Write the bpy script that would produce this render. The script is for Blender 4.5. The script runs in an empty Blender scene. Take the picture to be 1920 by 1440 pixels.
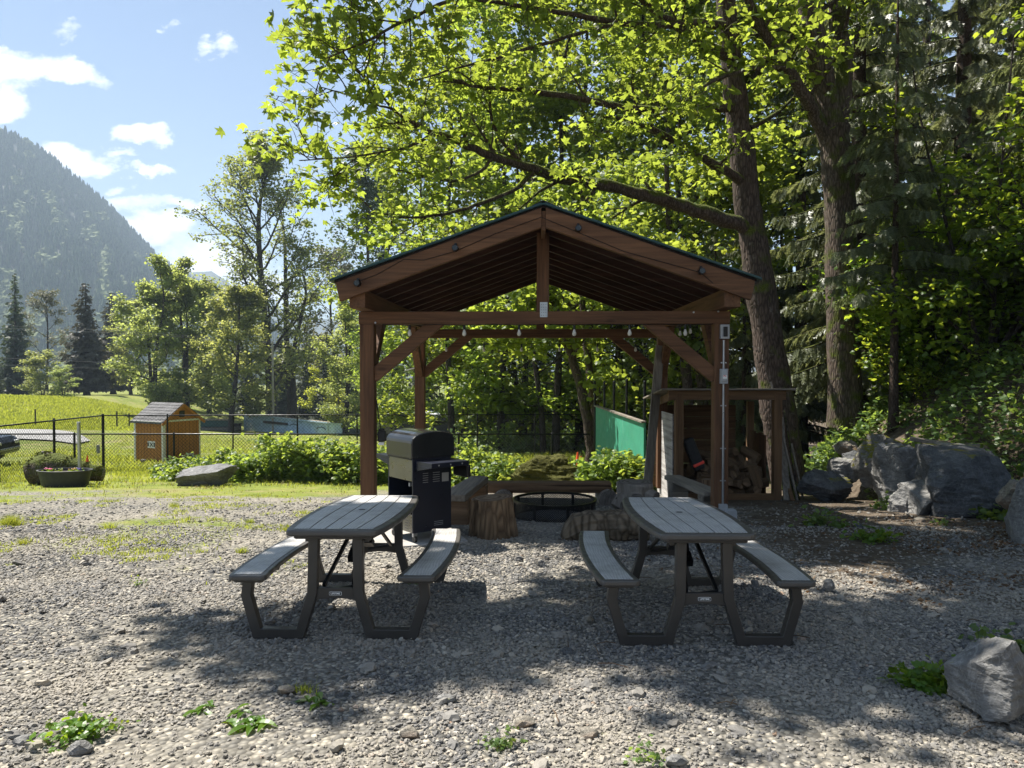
import bpy, math, random
import numpy as np
from mathutils import Vector, Matrix, Euler
random.seed(11)
RNG = np.random.default_rng(11)
D = bpy.data
scene = bpy.context.scene
COL = scene.collection
R = math.radians
CAM_Z, FPX = 1.6, 1400.0
PITCH = math.atan(30.0 / FPX)

def at(px, py, Y):
    """Point of the photo (1920 x 1440) at distance Y in front of the camera."""
    x, y = (px - 960) / FPX, (720 - py) / FPX
    dy = math.cos(PITCH) + y * math.sin(PITCH)
    dz = -math.sin(PITCH) + y * math.cos(PITCH)
    t = Y / dy
    return np.array([x * t, Y, CAM_Z + dz * t])

def sm(v, a, b):
    t = np.clip((np.asarray(v, float) - a) / (b - a), 0, 1)
    return t * t * (3 - 2 * t)

def hash2(ix, iy, s=0):
    h = np.sin(ix * 127.1 + iy * 311.7 + s * 74.7) * 43758.5453
    return h - np.floor(h)

def noise2(x, y, s=0):
    x = np.asarray(x, float); y = np.asarray(y, float)
    ix, iy = np.floor(x), np.floor(y)
    fx, fy = x - ix, y - iy
    fx = fx * fx * (3 - 2 * fx); fy = fy * fy * (3 - 2 * fy)
    a = hash2(ix, iy, s); b = hash2(ix + 1, iy, s); c = hash2(ix, iy + 1, s); d = hash2(ix + 1, iy + 1, s)
    return (a + (b - a) * fx) + ((c + (d - c) * fx) - (a + (b - a) * fx)) * fy

def fbm(x, y, s=0, o=4):
    t = 0; a = .5
    for k in range(o):
        t = t + a * noise2(x * 2 ** k, y * 2 ** k, s + k); a *= .5
    return t

PY = [-30, -5, 0, 5, 9, 10, 12.5, 15, 17.5, 20, 24, 29, 38, 60, 100, 200, 400, 900, 3000]
PZ = [.6, .15, 0, -.21, -.39, -.45, -.68, -.95, -1.18, -1.42, -1.75, -2.06, -2.9, -4.6, -6.9, -9.5, -12, -14, -16]

def toe(y):
    return np.interp(y, [0, 3, 6, 8, 9, 10, 11.2, 12.4, 13.4, 16, 20, 28, 60], [3.6, 3.7, 5.2, 6.2, 6.8, 7.35, 7.3, 7.0, 6.5, 6.4, 8, 12, 30])

def gz(x, y):
    x = np.asarray(x, float); y = np.asarray(y, float)
    z = np.interp(y, PY, PZ)
    z = z + 1.2 * sm(-x, 17, 31) * sm(y, 42, 58) * (1 - sm(y, 62, 86))
    z = z + 4.6 * sm(-x, 36, 64) * sm(y, 56, 90) * (1 - sm(y, 300, 600))
    h = np.maximum(0, x - toe(y))
    z = z + (0.80 * h + .25 * np.minimum(h, 1.0)) * np.clip(1.6 - h / 40, .3, 1) * (1 - sm(y, 60, 160))
    z = z + .05 * (fbm(x * .35, y * .35, 5) - .5) * sm(np.hypot(x, y), 6, 14)
    return z

def g(px, Y):
    x = (px - 960) / FPX * Y / (math.cos(PITCH) + 0) * 1.0
    return np.array([x, Y, float(gz(x, Y))])

def tag(o, label=None, cat=None, group=None, kind=None):
    if label: o['label'] = label
    if cat: o['category'] = cat
    if group: o['group'] = group
    if kind: o['kind'] = kind
    return o

def thing(name, label, cat, loc=(0, 0, 0), rz=0, rx=0, group=None):
    o = D.objects.new(name, None); COL.objects.link(o)
    o.empty_display_size = .2
    o.location = [float(v) for v in loc]; o.rotation_euler = (rx, 0, rz)
    return tag(o, label, cat, group)

def copy_tree(o, parent=None):
    c = o.copy(); COL.objects.link(c); c.parent = parent
    for ch in list(o.children):
        copy_tree(ch, c)
    return c

class MB:
    def __init__(s):
        s.V = []; s.F = []; s.n = 0
    def add(s, V, F, m=0):
        V = np.asarray(V, float).reshape(-1, 3)
        if isinstance(F, np.ndarray):
            s.F.append((F.astype(np.int64) + s.n, m))
        else:
            by = {}
            for f in F: by.setdefault(len(f), []).append(f)
            for k, fs in by.items():
                s.F.append((np.array(fs, np.int64) + s.n, m))
        s.V.append(V); s.n += len(V)
        return s
    def box(s, c, d, m=0, M=None):
        x, y, z = [v / 2 for v in d]
        V = np.array([[-x, -y, -z], [x, -y, -z], [x, y, -z], [-x, y, -z], [-x, -y, z], [x, -y, z], [x, y, z], [-x, y, z]])
        if M is not None: V = V @ np.array(M.to_3x3()).T
        return s.add(V + np.array(c, float), [[0, 3, 2, 1], [4, 5, 6, 7], [0, 1, 5, 4], [1, 2, 6, 5], [2, 3, 7, 6], [3, 0, 4, 7]], m)
    def beam(s, a, b, w, h, m=0, up=(0, 0, 1)):
        a = np.array(a, float); b = np.array(b, float)
        t = b - a; t /= np.linalg.norm(t)
        u = np.cross(t, np.array(up, float)); u /= np.linalg.norm(u)
        v = np.cross(u, t)
        V = []
        for p in (a, b):
            for (i, j) in ((-1, -1), (1, -1), (1, 1), (-1, 1)):
                V.append(p + u * i * w / 2 + v * j * h / 2)
        return s.add(V, [[0, 3, 2, 1], [4, 5, 6, 7], [0, 1, 5, 4], [1, 2, 6, 5], [2, 3, 7, 6], [3, 0, 4, 7]][::1], m)
    def tube(s, path, rad, k=6, m=0, cap=True):
        P = np.asarray(path, float); n = len(P)
        rad = np.broadcast_to(np.asarray(rad, float), (n,))
        T = np.gradient(P, axis=0); T /= (np.linalg.norm(T, axis=1, keepdims=True) + 1e-9)
        ref = np.array([0, 0, 1.0]) if abs(T[:, 2]).mean() < .8 else np.array([1.0, 0, 0])
        U = np.cross(T, ref); U /= (np.linalg.norm(U, axis=1, keepdims=True) + 1e-9)
        W = np.cross(T, U)
        a = np.arange(k) * 2 * math.pi / k
        V = P[:, None] + rad[:, None, None] * (np.cos(a)[None, :, None] * U[:, None] + np.sin(a)[None, :, None] * W[:, None])
        i = np.arange(n - 1)[:, None] * k; j = np.arange(k)[None]; j2 = (j + 1) % k
        F = np.stack([i + j, i + k + j, i + k + j2, i + j2], -1).reshape(-1, 4)
        F = F[:, ::-1]
        s.add(V.reshape(-1, 3), F, m)
        if cap:
            base = s.n - n * k
            s.F.append((np.array([[base + q for q in range(k)][::-1]]), m))
            s.F.append((np.array([[base + (n - 1) * k + q for q in range(k)]]), m))
        return s
    def lathe(s, prof, n=24, m=0, c=(0, 0, 0), sx=1, sy=1):
        prof = np.array(prof, float); a = np.arange(n) * 2 * math.pi / n
        V = np.stack([prof[:, 0][:, None] * np.cos(a) * sx, prof[:, 0][:, None] * np.sin(a) * sy, np.repeat(prof[:, 1][:, None], n, 1)], -1).reshape(-1, 3)
        k = len(prof)
        i = np.arange(k - 1)[:, None] * n; j = np.arange(n)[None]; j2 = (j + 1) % n
        F = np.stack([i + j, i + j2, i + n + j2, i + n + j], -1).reshape(-1, 4)
        return s.add(V + np.array(c, float), F, m)
    def extrude(s, pts, h0, h1, axis='z', m=0):
        """closed 2D outline extruded along an axis (outline in the two other axes, in order)"""
        n = len(pts); V = []
        for h in (h0, h1):
            for (p, q) in pts:
                V.append({'z': (p, q, h), 'y': (p, h, q), 'x': (h, p, q)}[axis])
        F = [list(range(n))[::-1], list(range(n, 2 * n))] + [[i, (i + 1) % n, n + (i + 1) % n, n + i] for i in range(n)]
        return s.add(V, F, m)
    def mesh(s, name, mats, smooth=False):
        V = np.concatenate(s.V) if s.V else np.zeros((0, 3))
        me = D.meshes.new(name)
        me.vertices.add(len(V)); me.vertices.foreach_set('co', V.astype(np.float32).ravel())
        lt = np.concatenate([np.full(len(f), f.shape[1]) for f, m in s.F])
        lv = np.concatenate([f.ravel() for f, m in s.F])
        mi = np.concatenate([np.full(len(f), m) for f, m in s.F])
        me.loops.add(len(lv)); me.loops.foreach_set('vertex_index', lv.astype(np.int32))
        me.polygons.add(len(lt))
        st = np.concatenate([[0], np.cumsum(lt)[:-1]])
        me.polygons.foreach_set('loop_start', st.astype(np.int32))
        me.polygons.foreach_set('loop_total', lt.astype(np.int32))
        me.polygons.foreach_set('material_index', mi.astype(np.int32))
        me.polygons.foreach_set('use_smooth', np.full(len(lt), smooth))
        for mm in (mats if isinstance(mats, (list, tuple)) else [mats]): me.materials.append(mm)
        me.update(calc_edges=True); me.validate()
        return me
    def build(s, name, mats, parent=None, smooth=False, bevel=0, loc=None, fix=True):
        me = s.mesh(name, mats, smooth)
        if fix and len(me.polygons) < 4000:
            import bmesh
            bm = bmesh.new(); bm.from_mesh(me); bmesh.ops.recalc_face_normals(bm, faces=bm.faces); bm.to_mesh(me); bm.free()
        o = D.objects.new(name, me); COL.objects.link(o)
        if parent: o.parent = parent
        if loc is not None: o.location = [float(v) for v in loc]
        if bevel:
            b = o.modifiers.new('edge', 'BEVEL'); b.width = bevel; b.segments = 2; b.limit_method = 'ANGLE'; b.angle_limit = R(40)
        return o

# ---------------------------------------------------------------- materials
def nt(name):
    m = D.materials.new(name); m.use_nodes = True
    t = m.node_tree
    for n in list(t.nodes): t.nodes.remove(n)
    return m, t
def nd(t, typ, **kw):
    n = t.nodes.new(typ)
    for k, v in kw.items():
        if k in n.inputs.keys(): n.inputs[k].default_value = v
        else: setattr(n, k, v)
    return n
def lk(t, a, b): t.links.new(a, b)
def c4(c): return (c[0], c[1], c[2], 1)
def ramp(t, fac, stops, interp='LINEAR'):
    n = t.nodes.new('ShaderNodeValToRGB'); n.color_ramp.interpolation = interp
    e = n.color_ramp.elements
    while len(e) < len(stops): e.new(.5)
    for el, (p, c) in zip(e, stops):
        el.position = p; el.color = c4(c) if not isinstance(c, (int, float)) else (c, c, c, 1)
    if fac is not None: lk(t, fac, n.inputs[0])
    return n.outputs[0]
def out(t, sh):
    o = t.nodes.new('ShaderNodeOutputMaterial'); lk(t, sh, o.inputs['Surface']); return o
def coords(t, scale=(1, 1, 1), kind='Object'):
    tc = t.nodes.new('ShaderNodeTexCoord'); mp = t.nodes.new('ShaderNodeMapping')
    mp.inputs['Scale'].default_value = scale
    lk(t, tc.outputs[kind], mp.inputs['Vector']); return mp.outputs[0]
def noise(t, vec, scale, detail=4, rough=.55, dist=0):
    n = t.nodes.new('ShaderNodeTexNoise'); n.inputs['Scale'].default_value = scale
    n.inputs['Detail'].default_value = detail; n.inputs['Roughness'].default_value = rough; n.inputs['Distortion'].default_value = dist
    if vec is not None: lk(t, vec, n.inputs['Vector'])
    return n.outputs['Fac']
def bump(t, h, strength=.4, dist=.01):
    b = t.nodes.new('ShaderNodeBump'); b.inputs['Strength'].default_value = strength; b.inputs['Distance'].default_value = dist
    lk(t, h, b.inputs['Height']); return b.outputs[0]
def mixc(t, fac, a, b, blend='MIX'):
    n = t.nodes.new('ShaderNodeMix'); n.data_type = 'RGBA'; n.blend_type = blend
    for v, i in ((fac, 0), (a, 6), (b, 7)):
        if isinstance(v, bpy.types.NodeSocket): lk(t, v, n.inputs[i])
        elif i == 0: n.inputs[0].default_value = v
        else: n.inputs[i].default_value = c4(v)
    return n.outputs[2]
def math1(t, op, a, b=None, clamp=False):
    n = t.nodes.new('ShaderNodeMath'); n.operation = op; n.use_clamp = clamp
    for v, i in ((a, 0), (b, 1)):
        if v is None: continue
        if isinstance(v, bpy.types.NodeSocket): lk(t, v, n.inputs[i])
        else: n.inputs[i].default_value = v
    return n.outputs[0]
def pbsdf(t, col, rough=.6, metal=0, normal=None, spec=.5):
    p = t.nodes.new('ShaderNodeBsdfPrincipled')
    if isinstance(col, bpy.types.NodeSocket): lk(t, col, p.inputs['Base Color'])
    else: p.inputs['Base Color'].default_value = c4(col)
    if isinstance(rough, bpy.types.NodeSocket): lk(t, rough, p.inputs['Roughness'])
    else: p.inputs['Roughness'].default_value = rough
    p.inputs['Metallic'].default_value = metal
    p.inputs['Specular IOR Level'].default_value = spec
    if normal is not None: lk(t, normal, p.inputs['Normal'])
    return p.outputs[0]

def plain(name, col, rough=.55, metal=0, var=.25, scale=6, bmp=.15, bscale=40, spec=.5):
    m, t = nt(name); v = coords(t)
    n = noise(t, v, scale, 5)
    c = ramp(t, n, [(.3, [x * (1 - var) for x in col]), (.7, [min(1, x * (1 + var)) for x in col])])
    h = noise(t, v, bscale, 3)
    rr = ramp(t, noise(t, v, scale * 2.3, 4), [(.3, max(.02, rough - .12)), (.75, min(1, rough + .12))])
    out(t, pbsdf(t, c, rr, metal, bump(t, h, bmp, .004) if bmp else None, spec)); return m

def wood(name, ax, c0, c1, c2=None, rough=.75, fine=26.0, st=.06, bs=.5, crack=.35, gloss=.3):
    """sawn timber, grain along axis ax (0,1,2)"""
    m, t = nt(name)
    sc = [1.0, 1.0, 1.0]; sc[ax] = st
    v = coords(t, sc)
    a = noise(t, v, fine, 6, .65, .3); b = noise(t, v, fine * .28, 3, .5, .8)
    f = math1(t, 'ADD', math1(t, 'MULTIPLY', a, .55), math1(t, 'MULTIPLY', b, .45))
    stops = [(.36, c0), (.62, c1)]
    if c2 is not None: stops.append((.78, c2))
    col = ramp(t, f, stops)
    v2 = coords(t, [x if i == ax else .9 for i, x in enumerate([.035 if i == ax else 1 for i in range(3)])])
    ck = ramp(t, noise(t, v2, 17, 2, .4), [(.30, 1), (.345, 0)])
    col = mixc(t, math1(t, 'MULTIPLY', ck, crack * 1.0), col, [x * .25 for x in c0])
    vk = coords(t, [.35 if i == ax else 1.0 for i in range(3)])
    vo = t.nodes.new('ShaderNodeTexVoronoi'); vo.inputs['Scale'].default_value = 3.2; lk(t, vk, vo.inputs['Vector'])
    kn = ramp(t, vo.outputs['Distance'], [(.05, 1), (.10, 0)])
    col = mixc(t, math1(t, 'MULTIPLY', kn, .55), col, [x * .45 for x in c0])
    h = math1(t, 'SUBTRACT', f, math1(t, 'MULTIPLY', ck, .25))
    out(t, pbsdf(t, col, rough, 0, bump(t, h, bs, .006), gloss)); return m

def leafmat(name, dark, light, trans, fac=.45, rough=.45, spec=.35, hue=.0):
    m, t = nt(name)
    ge = t.nodes.new('ShaderNodeNewGeometry'); oi = t.nodes.new('ShaderNodeObjectInfo')
    v = coords(t, kind='Object'); n = noise(t, v, .55, 3)
    f = math1(t, 'ADD', math1(t, 'MULTIPLY', ge.outputs['Random Per Island'], .6), math1(t, 'MULTIPLY', n, .4))
    col = ramp(t, f, [(.15, dark), (.8, light)])
    tc = ramp(t, f, [(.1, [x * .62 for x in trans]), (.85, [min(1, x * 1.15) for x in trans])])
    hs = t.nodes.new('ShaderNodeHueSaturation')
    lk(t, math1(t, 'ADD', math1(t, 'MULTIPLY', oi.outputs['Random'], .03), .485 + hue), hs.inputs['Hue'])
    lk(t, math1(t, 'ADD', math1(t, 'MULTIPLY', oi.outputs['Random'], .3), .85), hs.inputs['Value'])
    lk(t, tc, hs.inputs['Color'])
    p = pbsdf(t, col, rough, 0, None, spec)
    tr = t.nodes.new('ShaderNodeBsdfTranslucent'); lk(t, hs.outputs[0], tr.inputs['Color'])
    mx = t.nodes.new('ShaderNodeMixShader'); mx.inputs[0].default_value = fac
    lk(t, p, mx.inputs[1]); lk(t, tr.outputs[0], mx.inputs[2]); out(t, mx.outputs[0]); return m

def barkmat(name, c0, c1, moss=(.07, .085, .012), mossf=.5, scale=9, lichen=.2):
    m, t = nt(name)
    v = coords(t, (1, 1, .22)); a = noise(t, v, scale, 6, .65, .4); vf = coords(t)
    vo = t.nodes.new('ShaderNodeTexVoronoi'); vo.feature = 'DISTANCE_TO_EDGE'; vo.inputs['Scale'].default_value = scale * 2.2
    lk(t, v, vo.inputs['Vector'])
    rid = ramp(t, vo.outputs['Distance'], [(.0, 0), (.25, 1)])
    col = ramp(t, a, [(.3, c0), (.7, c1)])
    col = mixc(t, .55, col, mixc(t, rid, [x * .35 for x in c0], c1), 'MIX')
    li = ramp(t, noise(t, vf, 5.5, 5, .7), [(.6, 0), (.68, 1)])
    col = mixc(t, math1(t, 'MULTIPLY', li, lichen), col, (.38, .37, .33))
    ge = t.nodes.new('ShaderNodeNewGeometry'); sx = t.nodes.new('ShaderNodeSeparateXYZ'); lk(t, ge.outputs['Normal'], sx.inputs[0])
    mo = math1(t, 'ADD', math1(t, 'MULTIPLY', sx.outputs[2], .55), math1(t, 'ADD', math1(t, 'MULTIPLY', noise(t, vf, 2.6, 5), 1.4), -1.0 + mossf * .5))
    mo = ramp(t, mo, [(.02, 0), (.22, 1)])
    mcol = ramp(t, noise(t, vf, 45, 3), [(.3, [x * .5 for x in moss]), (.75, [x * 1.6 for x in moss])])
    col = mixc(t, mo, col, mcol)
    h = math1(t, 'ADD', a, rid)
    out(t, pbsdf(t, col, .9, 0, bump(t, h, .7, .02), .2)); return m

def rockmat(name, c0, c1, moss=0, mosscol=(.16, .15, .015), scale=2.2, warm=None):
    m, t = nt(name); v = coords(t)
    a = noise(t, v, scale, 8, .62, .6); b = noise(t, coords(t, (1, 1, 2.5)), scale * 6, 6, .7)
    f = math1(t, 'ADD', math1(t, 'MULTIPLY', a, .6), math1(t, 'MULTIPLY', b, .4))
    col = ramp(t, f, [(.34, c0), (.52, [(p + q) / 2 for p, q in zip(c0, c1)]), (.68, c1)])
    vn = ramp(t, noise(t, v, scale * 1.5, 3, .5, 3.5), [(.47, 0), (.495, 1), (.51, 1), (.535, 0)])
    col = mixc(t, math1(t, 'MULTIPLY', vn, .22), col, [min(1, x * 1.7) for x in c1])
    ve = t.nodes.new('ShaderNodeTexVoronoi'); ve.feature = 'DISTANCE_TO_EDGE'; ve.inputs['Scale'].default_value = scale * .45
    vd_ = t.nodes.new('ShaderNodeTexNoise'); vd_.inputs['Scale'].default_value = scale * 1.3; vd_.inputs['Detail'].default_value = 5; lk(t, v, vd_.inputs['Vector'])
    lk(t, mixc(t, .35, v, vd_.outputs['Color'], 'ADD'), ve.inputs['Vector'])
    ck = ramp(t, ve.outputs['Distance'], [(.0, 1), (.022, .5), (.05, 0)])
    col = mixc(t, math1(t, 'MULTIPLY', ck, .30), col, [x * .4 for x in c0])
    lic = ramp(t, noise(t, v, scale * 3.1, 6, .72), [(.56, 0), (.66, .45)])
    col = mixc(t, lic, col, [min(.5, x * 1.55) for x in c1])
    if warm: col = mixc(t, ramp(t, noise(t, v, scale * .9, 4), [(.5, 0), (.68, .8)]), col, warm)
    if moss:
        ge = t.nodes.new('ShaderNodeNewGeometry'); sx = t.nodes.new('ShaderNodeSeparateXYZ'); lk(t, ge.outputs['Normal'], sx.inputs[0])
        mo = math1(t, 'ADD', math1(t, 'MULTIPLY', sx.outputs[2], .7), math1(t, 'ADD', math1(t, 'MULTIPLY', noise(t, v, 3.5, 5), 1.5), -1.75 + moss))
        mo = ramp(t, mo, [(.03, 0), (.16, 1)])
        mc = ramp(t, noise(t, v, 60, 3), [(.3, [x * .45 for x in mosscol]), (.75, [x * 1.5 for x in mosscol])])
        col = mixc(t, mo, col, mc)
    h = math1(t, 'SUBTRACT', math1(t, 'ADD', math1(t, 'MULTIPLY', b, 1.0), math1(t, 'MULTIPLY', a, 1.2)), math1(t, 'MULTIPLY', ck, .25))
    out(t, pbsdf(t, col, .85, 0, bump(t, h, .9, .035), .25)); return m
# ---------------------------------------------------------------- material library
M = {}
W0, W1, W2 = (.066, .031, .015), (.165, .080, .038), (.245, .132, .070)
for ax, n in enumerate('xyz'):
    M['cedar_' + n] = wood('cedar timber ' + n, ax, W0, W1, W2)
    M['old_' + n] = wood('weathered board ' + n, ax, (.10, .085, .068), (.26, .225, .18), (.36, .32, .27), rough=.85)
    M['fir_' + n] = wood('fir framing ' + n, ax, (.075, .04, .018), (.17, .095, .045), (.22, .13, .07), rough=.8)
    M['white_' + n] = wood('whitewashed board ' + n, ax, (.22, .20, .18), (.50, .48, .45), (.62, .60, .57), rough=.85, crack=.5)
    M['log_' + n] = wood('peeled log ' + n, ax, (.075, .042, .022), (.21, .13, .072), (.33, .24, .15), rough=.85, fine=14, st=.1, bs=.9, crack=.8)
    M['grey_log_' + n] = wood('grey stump wood ' + n, ax, (.10, .085, .07), (.28, .245, .205), (.42, .38, .33), rough=.9, fine=12, st=.09, bs=1.0, crack=.9)
for ax, n in ((0, 'x'), (1, 'y')): M['dark_' + n] = wood('shade-toned rafter ' + n, ax, (.026, .012, .009), (.060, .027, .019), (.085, .045, .032), rough=.85)  # cedar darkened: the shade under the roof is put into the rafter colour
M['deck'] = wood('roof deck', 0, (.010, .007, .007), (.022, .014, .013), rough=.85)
M['fence_black'] = plain('black vinyl fence coating', (.008, .008, .009), .85, 0, .1, 6, 0, 40, .1)
M['cable_grey'] = plain('power line cable', (.10, .10, .10), .8, 0, .1, 6, 0)
M['green_metal'] = plain('green roof metal', (.020, .058, .060), .45, .3, .15, 3, .05)
M['black_metal'] = plain('black metal', (.012, .012, .013), .4, .5, .2)
M['steel'] = plain('stainless steel', (.20, .195, .175), .34, 1.0, .12, 4, .08, 12)
M['galv'] = plain('galvanised steel', (.38, .39, .40), .38, .8, .15, 10, .05)
M['grey_box'] = plain('grey outlet box', (.34, .35, .36), .5, .2, .1)
M['white_plastic'] = plain('white plastic', (.72, .71, .68), .5, 0, .08)
M['glass_bulb'] = plain('clear bulb glass', (.55, .53, .46), .08, 0, .1, 5, 0)
M['navy'] = plain('navy enamel', (.007, .010, .022), .38, .2, .2, 4, .08)
M['grill_black'] = plain('grill lid enamel', (.020, .021, .020), .16, .0, .2, 4, .03, 20)
M['rubber'] = plain('black rubber', (.02, .02, .019), .6, 0, .25, 8, .15)
M['concrete'] = plain('concrete paver', (.33, .31, .28), .9, 0, .2, 8, .4, 60)
M['orange'] = plain('orange cone plastic', (.72, .085, .02), .5, 0, .1)
M['red'] = plain('red tape', (.75, .06, .03), .5, 0, .1)
M['dark_cloth'] = plain('dark canvas', (.022, .021, .02), .85, 0, .3, 12, .4)
M['teal_panel'] = plain('green painted panel', (.035, .235, .145), .6, 0, .12, 2, .1, 15)
M['teal_streak'] = plain('pale green streak', (.10, .33, .23), .6, 0, .12, 2, 0)
M['blue_steel'] = plain('blue container steel', (.34, .45, .56), .6, 0, .22, 1.2, .15)
M['green_steel'] = plain('grey green container steel', (.055, .075, .068), .6, .1, .2, 1.2, .15)
M['rust_dirt'] = plain('debris on roof', (.30, .25, .18), .95, 0, .4, 3, .4)
M['tarp_white'] = plain('white tarpaulin', (.68, .68, .67), .6, 0, .1, 1, .3, 4)
M['shed_orange'] = wood('orange shed siding', 2, (.33, .135, .030), (.43, .185, .042), (.48, .215, .055), rough=.7, crack=.15, bs=.2)
M['trim_white'] = plain('white trim paint', (.66, .65, .60), .6, 0, .08)
M['lettering'] = plain('white lettering', (.78, .78, .76), .6, 0, .05)
M['dark_mark'] = plain('dark marking', (.03, .03, .03), .7, 0, .1)
M['brown_soil'] = plain('dark potting soil', (.035, .024, .015), .95, 0, .4, 20, .5)

def shingle_mat():
    m, t = nt('asphalt shingles'); v = coords(t)
    b = t.nodes.new('ShaderNodeTexBrick'); b.inputs['Scale'].default_value = 1.0
    b.inputs['Brick Width'].default_value = .3; b.inputs['Row Height'].default_value = .14; b.inputs['Mortar Size'].default_value = .008
    b.inputs['Color1'].default_value = (.09, .085, .085, 1); b.inputs['Color2'].default_value = (.16, .155, .155, 1); b.inputs['Mortar'].default_value = (.02, .02, .02, 1)
    lk(t, v, b.inputs['Vector'])
    c = mixc(t, .35, b.outputs['Color'], ramp(t, noise(t, v, 60, 3), [(.3, .03), (.7, .25)]))
    out(t, pbsdf(t, c, .9, 0, bump(t, b.outputs['Fac'], -.6, .01), .2)); return m
M['shingle'] = shingle_mat()

def plank_top_mat():
    """moulded grey plastic with an embossed wood grain, grain along y"""
    m, t = nt('grey wood-grain plastic'); v = coords(t, (1, .16, 1))
    w = t.nodes.new('ShaderNodeTexWave'); w.wave_type = 'BANDS'; w.bands_direction = 'X'
    w.inputs['Scale'].default_value = 16; w.inputs['Distortion'].default_value = 9; w.inputs['Detail'].default_value = 3; w.inputs['Detail Scale'].default_value = 1.1
    lk(t, v, w.inputs['Vector']); n = noise(t, v, 60, 4)
    f = math1(t, 'ADD', math1(t, 'MULTIPLY', w.outputs['Fac'], .6), math1(t, 'MULTIPLY', n, .4))
    col = ramp(t, f, [(.2, (.345, .335, .32)), (.55, (.44, .43, .41)), (.85, (.47, .46, .44))])
    dirt = ramp(t, noise(t, coords(t), 3.2, 6, .7), [(.46, 0), (.72, .65)])
    col = mixc(t, dirt, col, (.16, .145, .125))
    out(t, pbsdf(t, col, .5, 0, bump(t, f, .35, .004), .5)); return m
M['plank_top'] = plank_top_mat()
M['table_brown'] = plain('taupe moulded plastic', (.072, .066, .060), .46, 0, .12, 5, .05, 90)
M['table_leg'] = plain('bronze painted steel', (.046, .041, .037), .42, .15, .15, 6, .05, 60)

M['maple'] = leafmat('maple leaf', (.045, .082, .012), (.09, .135, .022), (.44, .53, .06), .53)
M['maple_far'] = leafmat('far maple leaf', (.06, .088, .028), (.11, .145, .045), (.56, .62, .15), .52)
M['maple_mid'] = leafmat('forest maple leaf', (.04, .080, .013), (.085, .135, .024), (.43, .52, .06), .52)
M['yellow_leaf'] = leafmat('yellow green leaf', (.085, .115, .017), (.15, .185, .03), (.70, .74, .08), .56)
M['open_leaf'] = leafmat('open maple leaf', (.06, .075, .02), (.11, .12, .035), (.42, .44, .10), .45)
M['cottonwood'] = leafmat('cottonwood leaf', (.035, .055, .028), (.07, .095, .05), (.22, .30, .10), .35)
M['pale_twig'] = leafmat('budding twig leaf', (.09, .09, .05), (.16, .15, .09), (.26, .26, .12), .3)
M['cedar_leaf'] = leafmat('cedar spray', (.065, .080, .036), (.150, .168, .085), (.30, .34, .12), .38, .42, .5)
M['fir_leaf'] = leafmat('fir needles', (.030, .046, .028), (.07, .088, .052), (.16, .20, .08), .25, .6, .3)
M['fir_grey'] = leafmat('dry fir needles', (.045, .045, .032), (.085, .08, .055), (.14, .13, .06), .2, .6, .3)
M['hazel'] = leafmat('hazel leaf', (.035, .085, .010), (.075, .14, .018), (.50, .64, .05), .52, .42)
M['bush'] = leafmat('bramble leaf', (.05, .098, .018), (.10, .155, .03), (.46, .55, .07), .45, .45, .35)
M['under'] = leafmat('undergrowth leaf', (.05, .10, .025), (.11, .175, .05), (.36, .47, .07), .42, .42, .45)
M['weed'] = leafmat('weed leaf', (.05, .12, .012), (.10, .19, .02), (.36, .46, .03), .4, .4)
M['blade'] = leafmat('grass blade', (.09, .13, .016), (.18, .21, .035), (.55, .58, .06), .45, .5)
M['dry_blade'] = leafmat('straw blade', (.15, .125, .055), (.26, .22, .11), (.30, .25, .10), .3, .6)
M['dry_leaf'] = leafmat('fallen leaf', (.07, .042, .024), (.17, .11, .06), (.25, .12, .04), .2, .7)
M['moss'] = leafmat('moss tuft', (.022, .028, .005), (.15, .145, .022), (.12, .12, .02), .15, .9)
M['bark'] = barkmat('maple bark', (.035, .024, .019), (.125, .092, .075))
M['bark_far'] = barkmat('far bark', (.025, .020, .017), (.075, .060, .050), mossf=.35)
M['bark_cedar'] = barkmat('cedar bark', (.035, .024, .018), (.11, .08, .062), mossf=.3, scale=14)
M['bark_moss'] = barkmat('mossy maple bark', (.045, .033, .026), (.15, .115, .09), mossf=.6)
M['rock_grey'] = rockmat('grey schist', (.10, .098, .094), (.30, .292, .275), moss=.3)
M['rock_dark'] = rockmat('dark basalt', (.045, .047, .050), (.15, .152, .152), moss=.3)
M['rock_mid'] = rockmat('grey blocky stone', (.075, .076, .075), (.215, .215, .205), moss=.2, scale=5)
M['rock_moss'] = rockmat('mossy boulder', (.085, .08, .07), (.25, .235, .21), moss=.75)
M['moss_rock'] = rockmat('moss-covered stone', (.05, .05, .035), (.12, .115, .08), moss=1.9, mosscol=(.075, .075, .010), scale=3)
M['rock_tan'] = rockmat('tan boulder', (.13, .115, .09), (.31, .285, .24), moss=.3, warm=(.24, .13, .07))
M['rock_flat'] = rockmat('flat grey slab', (.08, .08, .082), (.25, .245, .24), moss=.1)

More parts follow.
